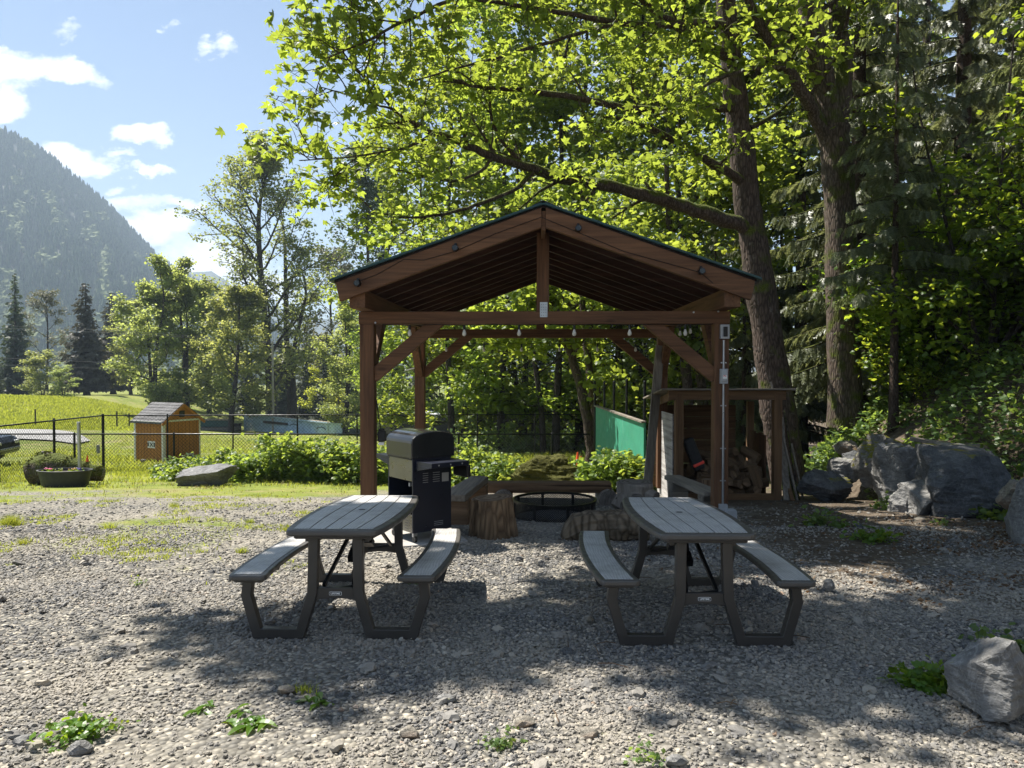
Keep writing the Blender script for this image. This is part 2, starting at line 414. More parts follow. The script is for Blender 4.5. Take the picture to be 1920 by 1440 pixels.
def stone_mat():
    m, t = nt('crushed stone'); ge = t.nodes.new('ShaderNodeNewGeometry'); v = coords(t)
    col = ramp(t, ge.outputs['Random Per Island'], [(0, (0.058, 0.055, 0.052)), (.25, (0.114, 0.107, 0.097)), (.5, (0.182, 0.169, 0.148)), (.72, (0.247, 0.224, 0.187)), (.86, (0.345, 0.304, 0.239)), (.95, (0.455, 0.397, 0.306)), (.985, (0.579, 0.530, 0.442)), (1, (0.295, 0.165, 0.086))])
    col = mixc(t, .35, col, ramp(t, noise(t, v, 90, 4), [(.3, .06), (.75, .26)]))
    dust = ramp(t, noise(t, v, .8, 6, .62), [(.42, 0), (.66, .75)])
    col = mixc(t, dust, col, (0.325, 0.289, 0.231))
    out(t, pbsdf(t, col, .78, 0, None, .35)); return m
M['stone'] = stone_mat()

def ground_mat():
    m, t = nt('yard ground'); v = coords(t)
    at1 = t.nodes.new('ShaderNodeAttribute'); at1.attribute_name = 'cover'
    sp = t.nodes.new('ShaderNodeSeparateColor'); lk(t, at1.outputs['Color'], sp.inputs[0])
    vo = t.nodes.new('ShaderNodeTexVoronoi'); vo.inputs['Scale'].default_value = 30; lk(t, v, vo.inputs['Vector'])
    sc = t.nodes.new('ShaderNodeSeparateColor'); lk(t, vo.outputs['Color'], sc.inputs[0])
    st = ramp(t, sc.outputs[0], [(0, (0.055, 0.056, 0.054)), (.35, (0.130, 0.127, 0.119)), (.65, (0.210, 0.198, 0.172)), (.85, (0.333, 0.301, 0.243)), (1, (0.493, 0.448, 0.366))])
    st = mixc(t, ramp(t, vo.outputs['Distance'], [(.35, 0), (.8, .75)]), st, (.03, .029, .027))
    dust = ramp(t, noise(t, v, .8, 4), [(.42, .1), (.72, .6)])
    st = mixc(t, dust, st, (0.312, 0.280, 0.221))
    dirt = ramp(t, noise(t, v, 9, 6, .65), [(.3, (.045, .032, .022)), (.55, (.105, .082, .058)), (.75, (.17, .14, .105))])
    gn = noise(t, v, 2.2, 6, .65); gl = noise(t, v, .16, 4)
    gr = ramp(t, math1(t, 'ADD', math1(t, 'MULTIPLY', gn, .55), math1(t, 'MULTIPLY', gl, .45)), [(.33, (.080, .110, .016)), (.5, (.155, .185, .028)), (.66, (.235, .235, .05))])
    gr = mixc(t, ramp(t, noise(t, v, .55, 6, .7), [(.50, 0), (.62, .6)]), gr, (.23, .19, .095))
    ne = math1(t, 'MULTIPLY', math1(t, 'ADD', noise(t, v, 1.6, 8, .75), -.5), 2.2)
    def mask(s, k=2.2):
        return math1(t, 'ADD', math1(t, 'MULTIPLY', math1(t, 'ADD', math1(t, 'ADD', s, -.5), ne), k), .5, True)
    col = mixc(t, mask(sp.outputs[1]), st, dirt)
    col = mixc(t, mask(sp.outputs[0]), col, gr)
    h = math1(t, 'ADD', math1(t, 'MULTIPLY', vo.outputs['Distance'], -1.0), math1(t, 'MULTIPLY', gn, .6))
    out(t, pbsdf(t, col, .92, 0, bump(t, h, .8, .03), .2)); return m
M['ground'] = ground_mat()

# ---------------------------------------------------------------- ground
def grass_cover(x, y):
    n = fbm(x * .45, y * .45, 3) - .47
    left = sm(y + n * 16, 9.0, 19.5) * sm(-x + n * 2.0, 1.6, 4.2)
    patch = .52 * sm(n, -.03, .12) * sm(-x, 1.9, 3.6) * sm(y, 4.5, 10)
    back = sm(y, 15.0, 17.0)
    return np.clip(np.maximum(np.maximum(left, patch), back), 0, 1)
def dirt_cover(x, y):
    n = fbm(x * .6, y * .6, 9) - .47
    return np.clip(np.maximum(sm(x - toe(y) + 2.2 + 3.5 * n, 0, 1.6) * sm(y, 4.0, 6.0), .85 * sm(x + 2 * n, 2.0, 3.8) * sm(y + 5 * n, 5.8, 8.8)), 0, 1)

def axis_pts(segs):
    r = []
    for a, b, s in segs: r += list(np.arange(a, b, s))
    return np.array(r + [segs[-1][1]])
gx = axis_pts([(-2600, -400, 200), (-400, -100, 20), (-100, -30, 3.5), (-30, -10, .8), (-10, 10, .3), (10, 30, .8), (30, 100, 5), (100, 400, 30), (400, 2600, 200)])
gy = axis_pts([(-40, -6, 4), (-6, 0, .6), (0, 24, .3), (24, 60, 1), (60, 140, 3), (140, 400, 15), (400, 3000, 130)])
X, Y = np.meshgrid(gx, gy); Z = gz(X, Y)
nx, ny = len(gx), len(gy)
i = (np.arange(ny - 1)[:, None] * nx + np.arange(nx - 1)[None]).ravel()
mb = MB(); mb.add(np.stack([X, Y, Z], -1).reshape(-1, 3), np.stack([i, i + 1, i + 1 + nx, i + nx], 1))
ground = mb.build('ground', M['ground'], smooth=True, fix=False)
tag(ground, 'sloping yard of gravel, grass and soil', kind='structure')
ca = ground.data.color_attributes.new('cover', 'FLOAT_COLOR', 'POINT')
cc = np.zeros((nx * ny, 4), np.float32)
cc[:, 0] = grass_cover(X, Y).ravel() * (1 - .8 * dirt_cover(X, Y).ravel() * (Y.ravel() < 40)) * (1 - .85 * (sm(Y, 29, 34) * sm(X / np.maximum(Y, 1), -.13, -.08) * (1 - sm(Y, 90, 120))).ravel()); cc[:, 1] = np.maximum(dirt_cover(X, Y), np.maximum(.9 * sm(Y, 14.5, 16) * sm(X, -3, 0) * (1 - sm(Y, 18, 21)), sm(Y, 29, 34) * sm(X / np.maximum(Y, 1), -.13, -.08) * (1 - sm(Y, 90, 120)))).ravel(); cc[:, 3] = 1
ca.data.foreach_set('color', cc.ravel())

# gravel: real stones over the near yard
def ico():
    import bmesh
    res = []
    for s in (1, 2):
        bm = bmesh.new(); bmesh.ops.create_icosphere(bm, subdivisions=s, radius=1)
        V = np.array([v.co[:] for v in bm.verts]); F = np.array([[v.index for v in f.verts] for f in bm.faces]); bm.free(); res.append((V, F))
    return res
ICO1, ICO2 = ico()
def rand_rot(n, tilt=None):
    q = RNG.normal(size=(n, 4)); q /= np.linalg.norm(q, axis=1, keepdims=True)
    w, x, y, z = q.T
    return np.stack([1 - 2 * (y * y + z * z), 2 * (x * y - z * w), 2 * (x * z + y * w), 2 * (x * y + z * w), 1 - 2 * (x * x + z * z), 2 * (y * z - x * w), 2 * (x * z - y * w), 2 * (y * z + x * w), 1 - 2 * (x * x + y * y)], 1).reshape(n, 3, 3)
def rotz(a):
    c, s_, o = np.cos(a), np.sin(a), np.zeros_like(a)
    return np.stack([c, -s_, o, s_, c, o, o, o, o + 1], 1).reshape(-1, 3, 3)
def scatter(mb, pv, pf, P, Rm, S, m=0, chunk=None):
    """many copies of a small shape: positions P, rotations Rm, scales S (n,3) or (n,)"""
    S = np.asarray(S, float)
    if S.ndim == 1: S = S[:, None]
    V = np.einsum('nij,nkj->nki', Rm, pv[None] * S[:, None, :]) + P[:, None, :]
    F = pf[None] + (np.arange(len(P)) * len(pv))[:, None, None]
    mb.add(V.reshape(-1, 3), F.reshape(-1, pf.shape[1]), m)
def wedge(n, y0, y1, margin=.06, p=1.0):
    y = y0 + (y1 - y0) * RNG.random(n) ** p
    x = (RNG.random(n) * 2 - 1) * (0.686 + margin) * y * 1.0
    return x, y
mb = MB()
for (n, y0, y1, s0, s1, proto) in ((21000, 2.2, 4.2, .0055, .0140, ICO2), (54000, 3.6, 6.6, .0065, .0150, ICO1), (48000, 6.0, 9.5, .008, .017, ICO1), (15000, 9.0, 14.5, .012, .024, ICO1), (900, 2.2, 8.5, .018, .040, ICO2)):
    y = np.sqrt(y0 ** 2 + RNG.random(n) * (y1 ** 2 - y0 ** 2)); x = (RNG.random(n) * 2 - 1) * .75 * y
    keep = (RNG.random(n) > grass_cover(x, y) * 1.25) & (RNG.random(n) > sm(y, 9.5, 14.5)) & (x < toe(y) - .15)
    keep &= (RNG.random(n) > .75 * sm(fbm(x * .8, y * .8, 21), .52, .66)) & (RNG.random(n) > .7 * dirt_cover(x, y))
    x, y = x[keep], y[keep]; n = len(x)
    pv, pf = proto; s = s0 + (s1 - s0) * RNG.random(n) ** 1.6
    S = np.stack([s * RNG.uniform(.8, 1.5, n), s * RNG.uniform(.7, 1.1, n), s * RNG.uniform(.4, .75, n)], 1)
    tilt = rand_rot(n); a = RNG.random(n) * 6.283; Rz = rotz(a)
    ax = RNG.normal(0, .28, (n, 2)); Rx = np.repeat(np.eye(3)[None], n, 0)
    Rx[:, 0, 2] = ax[:, 0]; Rx[:, 1, 2] = ax[:, 1]; Rx[:, 2, 0] = -ax[:, 0]; Rx[:, 2, 1] = -ax[:, 1]
    Rm = np.einsum('nij,njk->nik', Rx, Rz)
    P = np.stack([x, y, gz(x, y) + S[:, 2] * RNG.uniform(.1, .85, n)], 1)
    for v in range(5):
        k = np.arange(v, n, 5)
        pj = pv * (1 + RNG.normal(0, .17, (len(pv), 1))) + RNG.normal(0, .06, pv.shape)
        scatter(mb, pj, pf, P[k], Rm[k], S[k])
gravel = mb.build('gravel', M['stone'], fix=False)
tag(gravel, 'loose grey crushed stone over the yard', kind='stuff')

# driveway on the far left
mb = MB(); n = 40
cx = np.linspace(-75, -28, n); cy = np.interp(cx, [-75, -45, -36, -31, -28], [58, 57, 55, 52, 49])
for j in range(n):
    pass
side = [np.stack([cx, cy - 4.0 * np.interp(cx, [-75, -34, -28], [1, .9, .3])], 1), np.stack([cx, cy + 2.5 * np.interp(cx, [-75, -34, -28], [1, .8, .2])], 1)]
rows = [side[0] * (1 - f) + side[1] * f for f in np.linspace(0, 1, 7)]
V = np.concatenate([np.column_stack([r, gz(r[:, 0], r[:, 1]) + .10]) for r in rows])
i = (np.arange(6)[:, None] * n + np.arange(n - 1)[None]).ravel()
mb.add(V, np.stack([i, i + 1, i + 1 + n, i + n], 1))
road = mb.build('driveway', plain('grey drive gravel', (.24, .235, .225), .9, 0, .2, 2, .4, 30), smooth=True)
tag(road, 'pale grey driveway curving past the meadow', kind='structure')

# ---------------------------------------------------------------- mountain, with its far forest
SX = [-900, -500, -250, 0, 50, 100, 150, 200, 250, 300, 350, 400, 480, 600, 800]
SY = [60, 90, 150, 243, 264, 296, 338, 380, 432, 486, 520, 548, 590, 640, 680]
def ridge(px): return np.interp(px, SX, SY)
nu, nv = 170, 60
U, Vv = np.meshgrid(np.linspace(-900, 800, nu), np.linspace(0, 1.35, nv))
def mtn(u, v):
    u = np.asarray(u, float); v = np.asarray(v, float)
    yr = 1500 + 120 * np.sin(u * .006)
    Yd = 620 + (yr - 620) * v
    zt = (690 - ridge(u)) / FPX * yr + CAM_Z - 6
    prof = np.where(v <= 1, v ** 1.25, 1 - (v - 1) * .9)
    gul = (fbm(u * .012 + v * .6, v * 2.2 + 3, 31, 4) - .47)
    z = -14 + (zt + 14) * prof + gul * 95 * np.sin(np.clip(v, 0, 1) * math.pi)
    x = (u - 960) / FPX * Yd
    return np.stack([x, Yd, z], -1)
P = mtn(U, Vv)
i = (np.arange(nv - 1)[:, None] * nu + np.arange(nu - 1)[None]).ravel()
mb = MB(); mb.add(P.reshape(-1, 3), np.stack([i, i + 1, i + 1 + nu, i + nu], 1))
mountain = mb.build('mountain', plain('forest floor', (.022, .032, .018), .95, 0, .35, .02, 0), smooth=True, fix=False)
tag(mountain, 'steep forested mountain beyond the meadow', kind='structure')
# cones of the far forest
def cone_proto(tiers=4, k=6, seed=0):
    r = np.random.default_rng(seed); V = []; F = []
    for j in range(tiers):
        z0 = .08 + .86 * j / tiers; z1 = min(1.0, z0 + .42); rr = .17 * (1 - j / tiers) ** .85 + .02
        b = len(V)
        for q in range(k):
            a = 6.283 * q / k + j; q_r = rr * r.uniform(.7, 1.25)
            V.append((q_r * math.cos(a), q_r * math.sin(a), z0 + r.uniform(-.03, .03)))
        V.append((0, 0, z1))
        F += [(b + q, b + (q + 1) % k, b + k) for q in range(k)]
    return np.array(V), np.array(F)
mb = MB()
N = 9500
u = RNG.uniform(-160, 520, N); v = RNG.random(N) ** .8 * 1.02
P = mtn(u, v)
dec = fbm(u * .035, v * 9, 77) + .22 * (1 - v)
isdec = dec > .66
hh = RNG.uniform(13, 25, N) * (1 - .15 * v)
for sd in range(3):
    k = np.where(~isdec)[0][sd::3]
    pv, pf = cone_proto(4, 6, sd)
    scatter(mb, pv, pf, P[k], rotz(RNG.random(len(k)) * 6.28), np.stack([hh[k] * 1.1, hh[k] * 1.1, hh[k]], 1), 0)
pv, pf = ICO2
k = np.where(isdec)[0]
for sd in range(4):
    kk = k[sd::4]
    pj = pv * (1 + RNG.normal(0, .22, (len(pv), 1)))
    s = RNG.uniform(3.5, 6.5, len(kk))
    scatter(mb, pj, pf, P[kk] + np.array([0, 0, 7.0]), rotz(RNG.random(len(kk)) * 6.28), np.stack([s, s, s * 1.25], 1), 1)
def farleaf(name, a, b):
    m, t = nt(name); ge = t.nodes.new('ShaderNodeNewGeometry')
    out(t, pbsdf(t, ramp(t, ge.outputs['Random Per Island'], [(0, a), (1, b)]), .8, 0, None, .2)); return m
forest = mb.build('mountain_forest', [farleaf('far conifers', (.020, .042, .018), (.062, .10, .036)), farleaf('far broadleaf crowns', (.05, .078, .020), (.11, .135, .035))], fix=False)
tag(forest, 'dense conifer forest with pale green broadleaf clumps on the mountain', kind='stuff')
# second, farther ridge
mb = MB(); uu = np.linspace(200, 1100, 60); rr = np.interp(uu, [200, 330, 400, 470, 560, 700, 1100], [540, 512, 508, 560, 590, 610, 580]) + 8 * (fbm(uu * .04, uu * 0, 4) - .5)
A = np.stack([(uu - 960) / FPX * 2300, np.full(60, 2300), -14 + 0 * uu], 1); B = np.stack([(uu - 960) / FPX * 2700, np.full(60, 2700.0), (690 - rr) / FPX * 2700], 1); C_ = B + np.array([0, 600, -300])
i = np.concatenate([np.arange(59), np.arange(59) + 60]); mb.add(np.concatenate([A, B, C_]), np.stack([i, i + 1, i + 61, i + 60], 1))
tag(mb.build('distant_ridge', plain('distant forest', (.03, .042, .03), .95, 0, .3, .01, 0), smooth=True), 'faint blue ridge farther up the valley', kind='structure')
# ---------------------------------------------------------------- lettering helper
def text_mesh(mb, s, size, origin, xdir, ydir, m=0, bold=.0):
    cu = D.curves.new('txt', 'FONT'); cu.body = s; cu.size = size; cu.align_x = 'CENTER'; cu.align_y = 'CENTER'; cu.offset = bold
    o = D.objects.new('txt', cu); COL.objects.link(o)
    bpy.context.view_layer.update()
    me = D.meshes.new_from_object(o.evaluated_get(bpy.context.evaluated_depsgraph_get()))
    V = np.array([v.co[:] for v in me.vertices]); F = [list(p.vertices) for p in me.polygons]
    D.objects.remove(o); D.curves.remove(cu); D.meshes.remove(me)
    x, y, o3 = np.array(xdir, float), np.array(ydir, float), np.array(origin, float)
    mb.add(o3 + V[:, :1] * x + V[:, 1:2] * y, F, m)

# ---------------------------------------------------------------- picnic tables
def ribbon(pts, w):
    """mitred band of width w round an open 2D path -> closed outline"""
    P = np.array(pts, float); n = len(P); L = []; Rr = []
    T = np.diff(P, axis=0); T /= np.linalg.norm(T, axis=1, keepdims=True); N = np.stack([-T[:, 1], T[:, 0]], 1)
    for k in range(n):
        if k == 0: d = N[0]
        elif k == n - 1: d = N[-1]
        else:
            d = N[k - 1] + N[k]; d /= np.linalg.norm(d); d = d / max(.35, d @ N[k])
        L.append(P[k] + d * w / 2); Rr.append(P[k] - d * w / 2)
    return [tuple(p) for p in L] + [tuple(p) for p in Rr[::-1]]
def slab_outline(L, half, cx=lambda y: 0, r=.05, n=14, inset=0):
    ys = np.linspace(-L / 2 + inset, L / 2 - inset, n); rt = []; lf = []
    for k, y in enumerate(ys):
        h = half(y) - inset
        rt.append((cx(y) + h, y)); lf.append((cx(y) - h, y))
    if r > 0:
        def rnd(p, sx, sy):
            return [(p[0] - sx * r, p[1]), (p[0] - sx * r * .3, p[1] + sy * -r * .0 - sy * r * .12), (p[0], p[1] - sy * r)]
        rt = [(rt[0][0] - r, rt[0][1]), (rt[0][0] - r * .3, rt[0][1] + r * .3), (rt[0][0], rt[0][1] + r)] + rt[1:-1] + [(rt[-1][0], rt[-1][1] - r), (rt[-1][0] - r * .3, rt[-1][1] - r * .3), (rt[-1][0] - r, rt[-1][1])]
        lf = [(lf[0][0] + r, lf[0][1]), (lf[0][0] + r * .3, lf[0][1] + r * .3), (lf[0][0], lf[0][1] + r)] + lf[1:-1] + [(lf[-1][0], lf[-1][1] - r), (lf[-1][0] + r * .3, lf[-1][1] - r * .3), (lf[-1][0] + r, lf[-1][1])]
    return rt + lf[::-1]
def make_table():
    t = thing('picnic_table', 'table', 'picnic table', group='grey picnic tables on the gravel')
    L = 1.83; half = lambda y: .372 - .062 * (y / (L / 2)) ** 2
    mb = MB(); mb.extrude(slab_outline(L, half, r=.045), .697, .738, 'z'); mb.extrude(slab_outline(L - .09, lambda y: half(y) - .05, r=.02), .672, .697, 'z')
    top = mb.build('tabletop', M['table_brown'], t, bevel=.012)
    pl = MB(); ins = .055; n = 14
    ys = np.linspace(-L / 2 + ins, L / 2 - ins, n); gap = .004
    for s in range(5):
        a = [-1 + 2 * s / 5, -1 + 2 * (s + 1) / 5]
        rt = [(a[1] * (half(y) - ins) - gap * (s < 4), y) for y in ys]; lf = [(a[0] * (half(y) - ins) + gap * (s > 0), y) for y in ys]
        pl.extrude(rt + lf[::-1], .7385, .7425, 'z')
    pl.build('plank_panel', M['plank_top'], top, bevel=.0015)
    hm = MB(); hm.lathe([(.0005, .7432), (.021, .7432), (.027, .7436), (.027, .740)], 20); hm.build('umbrella_hole', M['dark_mark'], top)
    for sd in (-1, 1):
        cx = lambda y, sd=sd: sd * (.612 - .055 * (y / (L / 2)) ** 2)
        mb = MB(); mb.extrude(slab_outline(L, lambda y: .127, cx, r=.03), .405, .442, 'z'); mb.extrude(slab_outline(L - .08, lambda y: .1, cx, r=.02), .385, .405, 'z')
        b = mb.build('bench', M['table_brown'], t, bevel=.010)
        mb = MB(); mb.extrude(slab_outline(L, lambda y: .127, cx, r=.0, inset=.036), .4425, .4455, 'z')
        b2 = mb.build('bench_panel', M['plank_top'], b, bevel=.0015)
    for e in (-1, 1):
        yc = e * .775
        for sd in (-1, 1):
            path = [(.585, .40), (.60, .285), (.525, .032), (.235, .032), (.155, .30), (.148, .69)]
            mb = MB(); mb.extrude([(sd * x, z) for x, z in ribbon(path, .066)], yc - .032, yc + .032, 'y')
            mb.build('leg', M['table_leg'], t, bevel=.005)
        mb = MB()
        arch = [(-.16, .335), (.16, .335), (.165, .245)] + [(x, .245 + .022 * (1 - (x / .165) ** 2)) for x in np.linspace(.12, -.12, 7)] + [(-.165, .245)]
        mb.extrude(arch, yc - .018, yc + .018, 'y'); cb = mb.build('crossbar', M['table_leg'], t, bevel=.003)
        mb = MB(); yy = yc + e * .019
        xd = (1, 0, 0) if e < 0 else (-1, 0, 0)
        ov = [(.042 * np.sign(math.cos(a)) * abs(math.cos(a)) ** .25, .298 + .0125 * np.sign(math.sin(a)) * abs(math.sin(a)) ** .25) for a in np.linspace(0, 6.283, 41)[:-1]]
        mb.extrude(ov, yy - .001, yy + .001, 'y', 0)
        mb.extrude([(x * .95, .298 + (z - .298) * .84) for x, z in ov], yy + e * .0012 - .0008, yy + e * .0012 + .0008, 'y', 1)
        text_mesh(mb, 'LIFETIME', .0165, (0, yy + e * .0026, .298), xd, (0, 0, 1), 0, .0006)
        mb.build('name_plate', [M['lettering'], M['dark_mark']], cb, fix=False)
        # folding brace and bench support rail
        mb = MB(); mb.beam((-.02, e * .12, .66), (-.10, e * .71, .33), .022, .022); mb.beam((.05, e * .12, .66), (.10, e * .71, .33), .022, .022)
        mb.beam((-.10, e * .72, .30), (.10, e * .72, .33), .02, .02)
        mb.beam((0, e * .10, .67), (0, e * .22, .45), .06, .03)
        mb.beam((0, e * .20, .47), (0, e * .30, .42), .075, .05)
        mb.build('folding_brace', M['black_metal'], t)
    mb = MB()
    for sd in (-1, 1):
        mb.beam((sd * .20, -.76, .655), (sd * .20, .76, .655), .03, .035); mb.beam((sd * .59, -.76, .382), (sd * .59, .76, .382), .04, .025)
    mb.build('support_rail', M['table_leg'], t)
    return t
SL = -0.043
t1 = make_table()
t1['label'] = 'grey picnic table in front of the grill, its top dappled with sun'
t1.location = (-1.165, 5.74, float(gz(-1.165, 5.74)) + .004); t1.rotation_euler = (SL, 0, -.02)
t2 = copy_tree(t1)
t2['label'] = 'grey picnic table in full shade in front of the firewood shelter'
t2.location = (1.265, 5.60, float(gz(1.265, 5.60)) + .004); t2.rotation_euler = (SL, 0, -.018)

# ---------------------------------------------------------------- pavilion
PV = thing('timber_pavilion', 'open timber pavilion with a gabled green metal roof over the fire pit', 'pavilion', (.414, 10.0, -.45), -.031)
HW, DP = 2.375, 4.68      # post centre half width, depth
zb, zt = 2.64, 2.81       # tie beam
RZ, SLP, EX = 4.06, .352, 2.62
for sx in (-1, 1):
    for y in (.095, DP):
        mb = MB(); mb.box((sx * HW, y, zb / 2 - .15), (.19, .19, zb + .3)); mb.build('post', M['cedar_z'], PV, bevel=.006)
for y in (.095, DP):
    mb = MB(); mb.box((0, y - .003, (zb + zt) / 2), (2 * HW + .22, .165, zt - zb)); mb.build('tie_beam', M['cedar_x'], PV, bevel=.006)
    mb = MB(); mb.box((0, y, (zt + RZ - .20) / 2), (.165, .14, RZ - .20 - zt)); k = mb.build('king_post', M['cedar_z'], PV, bevel=.005)
    for sx in (-1, 1):
        mb = MB(); mb.beam((sx * (HW - .06), y + .01, 1.93), (sx * (HW - .98), y + .01, 2.70), .135, .17, up=(0, 1, 0) if False else (0, 0, 1))
        mb.build('brace', M['cedar_x'], PV, bevel=.005)
        s = 1 if y < 1 else -1
        mb = MB(); mb.beam((sx * HW, y + s * .05, 1.93), (sx * HW, y + s * .95, 2.86), .135, .17); mb.build('brace', M['cedar_y'], PV, bevel=.005)
    if y < 1:
        mb = MB(); mb.box((0.01, y - .0885, zt + .02), (.10, .004, .20))
        for a in range(3):
            for b in range(5): mb.box((-.02 + .03 * a, y - .092, zt - .055 + .036 * b), (.008, .004, .008), 1)
        mb.build('connector_plate', [M['galv'], M['dark_mark']], PV)
y0, y1 = -.62, DP + .55
for sx in (-1, 1):
    mb = MB(); mb.box((sx * 2.36, (y0 + .06 + y1) / 2, zt + .118), (.20, y1 - y0 - .02, .23)); mb.build('side_beam', M['cedar_y'], PV, bevel=.006)
mb = MB(); mb.box((0, (y0 + y1) / 2, RZ - .165), (.05, y1 - y0 - .02, .24)); mb.build('ridge_board', M['cedar_y'], PV)
ry = [y0 + .02] + list(np.linspace(.1, DP, 8)) + [y1 - .02]
for k, y in enumerate(ry):
    for sx in (-1, 1):
        x1 = EX; d = .23 if k in (0, len(ry) - 1) else .185
        outl = [(sx * .027, RZ - .01), (sx * x1, RZ - .01 - SLP * x1), (sx * (x1 - .05), RZ - .01 - SLP * x1 - d * 1.02), (sx * .027, RZ - .01 - d * 1.06)]
        mb = MB(); w = .045
        mb.extrude(outl, y - w, y + w, 'y')
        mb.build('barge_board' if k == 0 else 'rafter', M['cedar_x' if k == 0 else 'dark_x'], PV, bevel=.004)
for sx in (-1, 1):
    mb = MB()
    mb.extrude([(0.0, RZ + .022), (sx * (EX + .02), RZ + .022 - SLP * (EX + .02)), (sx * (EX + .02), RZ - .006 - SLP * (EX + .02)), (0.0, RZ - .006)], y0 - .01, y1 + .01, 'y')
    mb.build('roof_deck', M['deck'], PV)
    mb = MB()
    for q in range(19):
        a = y0 - .05 + q * (y1 - y0 + .1) / 18
        mb.beam((sx * .02, a, RZ + .045 - SLP * .02), (sx * (EX + .07), a, RZ + .045 - SLP * (EX + .07)), .03, .018)
    e = EX + .075
    mb.extrude([(0, RZ + .045), (sx * e, RZ + .045 - SLP * e), (sx * e, RZ + .026 - SLP * e), (0, RZ + .026)], y0 - .055, y1 + .055, 'y')
    mb.build('roof_panel', M['green_metal'], PV)
mb = MB()
mb.extrude([(-.15, RZ + .062 - SLP * .15), (0, RZ + .075), (.15, RZ + .062 - SLP * .15), (.15, RZ + .052 - SLP * .15), (0, RZ + .063), (-.15, RZ + .052 - SLP * .15)], y0 - .065, y1 + .065, 'y')
mb.build('ridge_cap', M['black_metal'], PV)
for x in (-2.33, -1.10, .43, 1.95):
    zz = RZ - SLP * abs(x) - .13
    mb = MB(); ang = np.arange(14) * 6.283 / 14
    mb.extrude([(x + .040 * math.cos(a), zz + .040 * math.sin(a)) for a in ang], y0 - .12, y0 - .025, 'y'); mb.box((x, y0 - .03, zz + .045), (.03, .03, .05))
    s = mb.build('spotlight', M['black_metal'], PV, bevel=.004)
    mb = MB(); mb.extrude([(x + .031 * math.cos(a), zz + .031 * math.sin(a)) for a in ang], y0 - .124, y0 - .118, 'y'); mb.build('lens', M['grill_black'], s)
mb = MB()
wire = [(-2.33, y0 - .032, RZ - SLP * 2.33 - .10), (-2.1, y0 - .03, RZ - SLP * 2.1 - .10), (-1.75, y0 - .03, RZ - SLP * 1.75 - .03), (-1.5, y0 - .03, RZ - SLP * 1.5 - .13), (-1.1, y0 - .03, RZ - SLP * 1.1 - .16), (-.6, y0 - .03, RZ - .6 * SLP - .12), (-.03, y0 - .03, RZ - .13), (.43, y0 - .03, RZ - SLP * .43 - .17), (1.0, y0 - .03, RZ - SLP * 1. - .21), (1.95, y0 - .03, RZ - SLP * 1.95 - .14), (2.1, y0 - .03, RZ - SLP * 2.1 - .22)]
mb.tube(wire, .004, 5); mb.build('lamp_wire', M['black_metal'], PV)
mb = MB()
for x, z in ((2.0, zt - .02), (-HW - .09, zt + .005), (HW - .05, zt - .01), (-HW + .12, zb + .02)):
    mb = MB(); mb.tube([(x, -.012 + .002, z), (x, .012, z)], .012, 8); mb.build('lag_bolt', M['galv'], PV)

def pv_pt(x, y, z):
    c, s = math.cos(-.031), math.sin(-.031)
    return np.array([.414 + x * c - y * s, 10 + x * s + y * c, z - .45])

# string lights under the two tie beams and the side beams
def string_light(name, label, pts_fn, n, sag, cat='string light'):
    t = thing(name, label, cat, pts_fn(.5), group='string lights on the pavilion'); o = np.array(t.location)
    mb = MB(); path = []
    us = np.linspace(0, 1, n * 6 + 1)
    for u in us: path.append(pts_fn(u) - o - np.array([0, 0, sag * abs(math.sin(u * math.pi * n)) * .5]))
    mb.tube(path, .005, 5); mb.build('cable', M['black_metal'], t)
    for k in range(n):
        p = pts_fn((k + .5) / n) - o - np.array([0, 0, sag * .5])
        mb = MB(); mb.lathe([(.001, 0), (.016, 0), (.018, -.055), (.013, -.06), (.001, -.06)], 10, 0, p); s = mb.build('socket', M['black_metal'], t)
        mb = MB(); mb.lathe([(.011, -.058), (.018, -.08), (.027, -.105), (.028, -.122), (.02, -.142), (.001, -.15)], 12, 0, p); mb.build('bulb', M['glass_bulb'], s, smooth=True)
string_light('string_light', 'string of clear bulbs hung below the front tie beam of the pavilion', lambda u: pv_pt(-2.16 + 4.42 * u, .0, zb - .005), 6, .02)
string_light('string_light', 'string of clear bulbs hung below the rear tie beam of the pavilion', lambda u: pv_pt(-2.2 + 4.4 * u, DP - .2, zb - .10), 6, .05)
string_light('string_light', 'string of bulbs along the side beam above the woodshed end', lambda u: pv_pt(2.42 - .25 * (u < 0), .1 + 4.3 * u, zt - .03), 5, .05)

# electrical conduit on the right front post
t = thing('electrical_conduit', 'grey steel conduit with outlet boxes on the right front pavilion post', 'conduit', pv_pt(HW + .02, -.02, 0), -.031)
mb = MB(); mb.tube([(0, 0, .22), (0, 0, 2.42)], .016, 8)
for z in (.55, .98, 1.55, 2.12): mb.box((0, .004, z), (.075, .012, .016))
mb.build('pipe', M['galv'], t)
mb = MB(); mb.box((0, -.005, 1.94), (.10, .07, .20)); mb.box((0, -.045, 1.95), (.08, .02, .15)); b = mb.build('switch_box', M['grey_box'], t, bevel=.008)
mb = MB(); mb.box((.005, -.057, 1.93), (.055, .004, .045)); mb.tube([(-.02, -.06, 1.94), (0, -.06, 1.95), (.02, -.06, 1.935)], .004, 5, 1); mb.build('warning_sticker', [M['white_plastic'], M['red']], b)
mb = MB(); mb.box((0.01, -.005, 2.53), (.12, .06, .19)); b = mb.build('outlet_box', M['grey_box'], t, bevel=.008)
mb = MB(); mb.box((.01, -.05, 2.53), (.05, .035, .13)); mb.build('plug', M['black_metal'], b, bevel=.006)
mb = MB(); mb.box((0, -.005, .14), (.11, .09, .20)); mb.build('ground_box', M['grey_box'], t, bevel=.006)
p = g(1371, 9.85)
